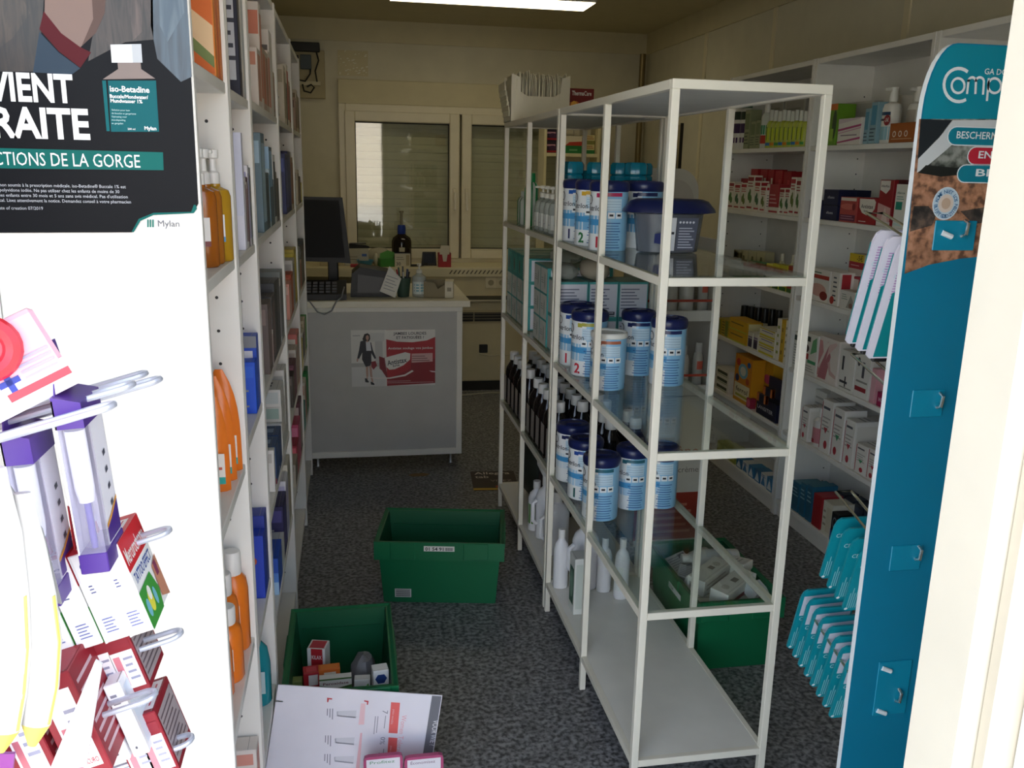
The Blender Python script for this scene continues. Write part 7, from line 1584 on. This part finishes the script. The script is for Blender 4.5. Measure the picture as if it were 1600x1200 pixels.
for i, (a, hookp, end, pegs) in enumerate((((1455, 345, 1526, 391), (1505, 356), (1367, 333), ((1478, 367),)), ((1420, 608, 1476, 652), (1466, 624), (1343, 553), ()),
                                     ((1388, 850, 1441, 892), (1433, 862), (1318, 768), ()), ((1362, 1030, 1425, 1118), (1402, 1084), (1284, 966), ((1384, 1045), (1376, 1111))))):
    p0 = tp(a[0], a[3]); p1 = tp(a[2], a[1])
    q = MB(); q.box((p0[0], TY-.0025, p0[1]), (p1[0], TY, p1[1]), tabm, .001); o = part('hook_plate', q, ts)
    e = U(end[0], end[1], Y=1.515); zb = e.z-.155*math.tan(R(15)); g = .017
    s = Vector((0, 1.36, zb)); L = [Vector((e.x-g, 1.362, zb)), Vector((e.x-g, 1.515, e.z)), Vector((e.x+g, 1.515, e.z)), Vector((e.x+g, 1.362, zb))]
    q = MB(); q.tube(L, .0026, M('#c9c4ae', .2, .9), 8); part('wire_hook', q, ts); HK.append((e, zb))
    h = tp(*hookp); q = MB(); q.tube([(h[0], TY-.002, h[1]+.012), (h[0], TY-.012, h[1]+.008), (h[0]-.002, TY-.012, h[1]-.010), (h[0]-.003, TY-.002, h[1]-.014)], .003, M('#d9d9d4', .15, .9), 8); part('hook_tip', q, ts)
    for pg in pegs:
        h = tp(*pg); q = MB(); q.tube([(h[0]-.010, TY-.003, h[1]+.004), (h[0]+.008, TY-.005, h[1]-.003)], .0045, M('#e9eeee', .3), 8); part('white_peg', q, ts)
# packs on the hooks, hanging square to the tilted wires
TB = R(15)
def tcard(kind, label, Y, ztop, x0, w_, h_, group):
    t = thing('plaster_pack', label, 'pack', (x0+w_/2, Y, ztop), 0, group, (TB, 0, 0))
    r = .012
    o_ = [(-w_/2+r, 0), (w_/2-r, 0), (w_/2-.003, -.003), (w_/2, -r), (w_/2, -h_+.006), (w_/2-.006, -h_), (-w_/2+.006, -h_), (-w_/2, -h_+.006), (-w_/2, -r*1.6), (-w_/2+.004, -.006)]
    F_ = ((0, 0, 0), (1, 0, 0), (0, 0, 1), (0, -1, 0))
    b = MB()
    b.prism(o_[::-1], F_, .005, M('#0f93a2', .4) if kind != 'w' else M('#ece6f0', .4), M('#0c7f8c', .4) if kind != 'w' else M('#dcd6e4', .4)); part('card', b, t)
    if kind == 't':
        q = MB(); q.flat([(-w_/2+.006, -.016), (w_/2-.004, -.012), (w_/2-.004, -h_*.42), (-w_/2+.006, -h_*.42)], ((0, -.005, 0), (1, 0, 0), (0, 0, 1), (0, -1, 0)), M('#cfd3de', .4), .0005); part('white_panel', q, t)
    q = MB(); f = ((0, -.005, 0), (1, 0, 0), (0, 0, 1), (0, -1, 0)); c = '#8fd0d6'
    z0 = -h_*.5 if kind == 't' else -h_*.3
    q.text('CE', f, -w_/2+.008, z0, .009, M('#c9e8ea', .4), .0006, 'l', .0)
    if kind == 't' or kind == 'u':
        for k in range(7): q.flat([(-w_/2+.006+.0045*k, -h_*.95), (-w_/2+.0078+.0045*k, -h_*.95), (-w_/2+.0078+.0045*k, -h_*(.62 if k % 2 else .7)), (-w_/2+.006+.0045*k, -h_*(.62 if k % 2 else .7))], f, c, .0006)
        q.flat([(-w_/2+.006+.004*math.cos(g), -h_*.96+.003*math.sin(g)) for g in range(6)], f, '#eef6f6', .0008)
    if kind == 'w':
        for k in range(16): q.flat([(-w_/2+.012, -.03-k*.005), (w_/2-.01, -.03-k*.005), (w_/2-.01, -.0325-k*.005), (-w_/2+.012, -.0325-k*.005)], f, '#c8a0cc', .0006)
    part('small_print', q, t)
    if kind == 'w':
        q = MB(); q.flat([(-w_/2+.014, -h_*.42), (w_/2-.001, -h_*.30), (w_/2-.001, -h_+.004), (-w_/2+.013, -h_+.003)], f, M('#0d8a8f', .35), .0007); part('teal_print', q, t)
    if kind in 'wv':
        q = MB(); q.prism([(-w_/2+.006, -h_*.12), (w_/2-.006, -h_*.12), (w_/2-.006, -h_+.012), (-w_/2+.012, -h_+.004), (-w_/2+.006, -h_+.014)], ((0, .012, 0), (1, 0, 0), (0, 0, 1), (0, -1, 0)), .011, M('#0d8a8f', .35)); part('teal_blister', q, t)
        q = MB(); q.box((-w_/2+.02, .002, -h_-.012), (-w_/2+.05, .011, -h_+.001), M('#17171a', .4), .002); part('black_foot', q, t)
    return t
for i, Y in enumerate((1.402, 1.432, 1.462)):
    tcard('w', 'pale card pack with teal blister on the top hook, %s from the board' % ORD[i], Y, HK[0][1]+(Y-1.362)*math.tan(TB)-.012, .928+.004*(2-i), .075, .225, 'pale packs on the top hook')
for i in range(4):
    Y = 1.385+i*.030
    tcard('u', 'small teal plaster pack on the third hook, %s from the board' % ORD[i], Y, .88+(Y-1.36)*.27, .925, .085, .150, 'teal packs on the third hook')
for i in range(8):
    Y = 1.376+i*.0265
    tcard('t', 'teal pack with white panel on the lowest hook, %s from the board' % ORD[i], Y, .665+(Y-1.36)*.25, .921, .085, .165, 'teal packs on the lowest hook')

# ------------------------------------------------------------------ labels, screens and print belong to the part that carries them
UNDER = {'printed_label': ('can', 'tub_body'), 'paper_label': ('bottle', 'pouch_body', 'jug_body'), 'screen': ('screen_housing', 'body'), 'keys': ('body',), 'number_label': ('rim_band',),
         'barcode_label': ('tub',), 'small_print': ('card',), 'white_panel': ('card',), 'handwriting': ('sheet',), 'grey_strip': ('sheet',), 'picture': ('sheet',), 'logo': ('sheet',), 'photo_print': ('board',),
         'slogan_pills': ('board',), 'round_badge': ('board',), 'hook_tip': ('board',), 'white_peg': ('board',), 'paper': ('frame',), 'rim_pad': ('rim_band',), 'rim_ribs': ('rim_band',), 'louvre_slat': ('louvre_frame',), 'louvre_bar': ('louvre_frame',),
         'teal_print': ('card',), 'foot_band': ('base_box',), 'tier_front': ('base_box',)}
sibs = {}
for o in bpy.data.objects:
    if o.parent and o.parent.type == 'EMPTY': sibs.setdefault(o.parent.name, {}).setdefault(o.name.split('.')[0], o)
for o in list(bpy.data.objects):
    k = o.name.split('.')[0]
    if k in UNDER and o.parent and o.parent.type == 'EMPTY':
        for c in UNDER[k]:
            q = sibs[o.parent.name].get(c)
            if q and q.location.length < 1e-6: o.parent = q; break
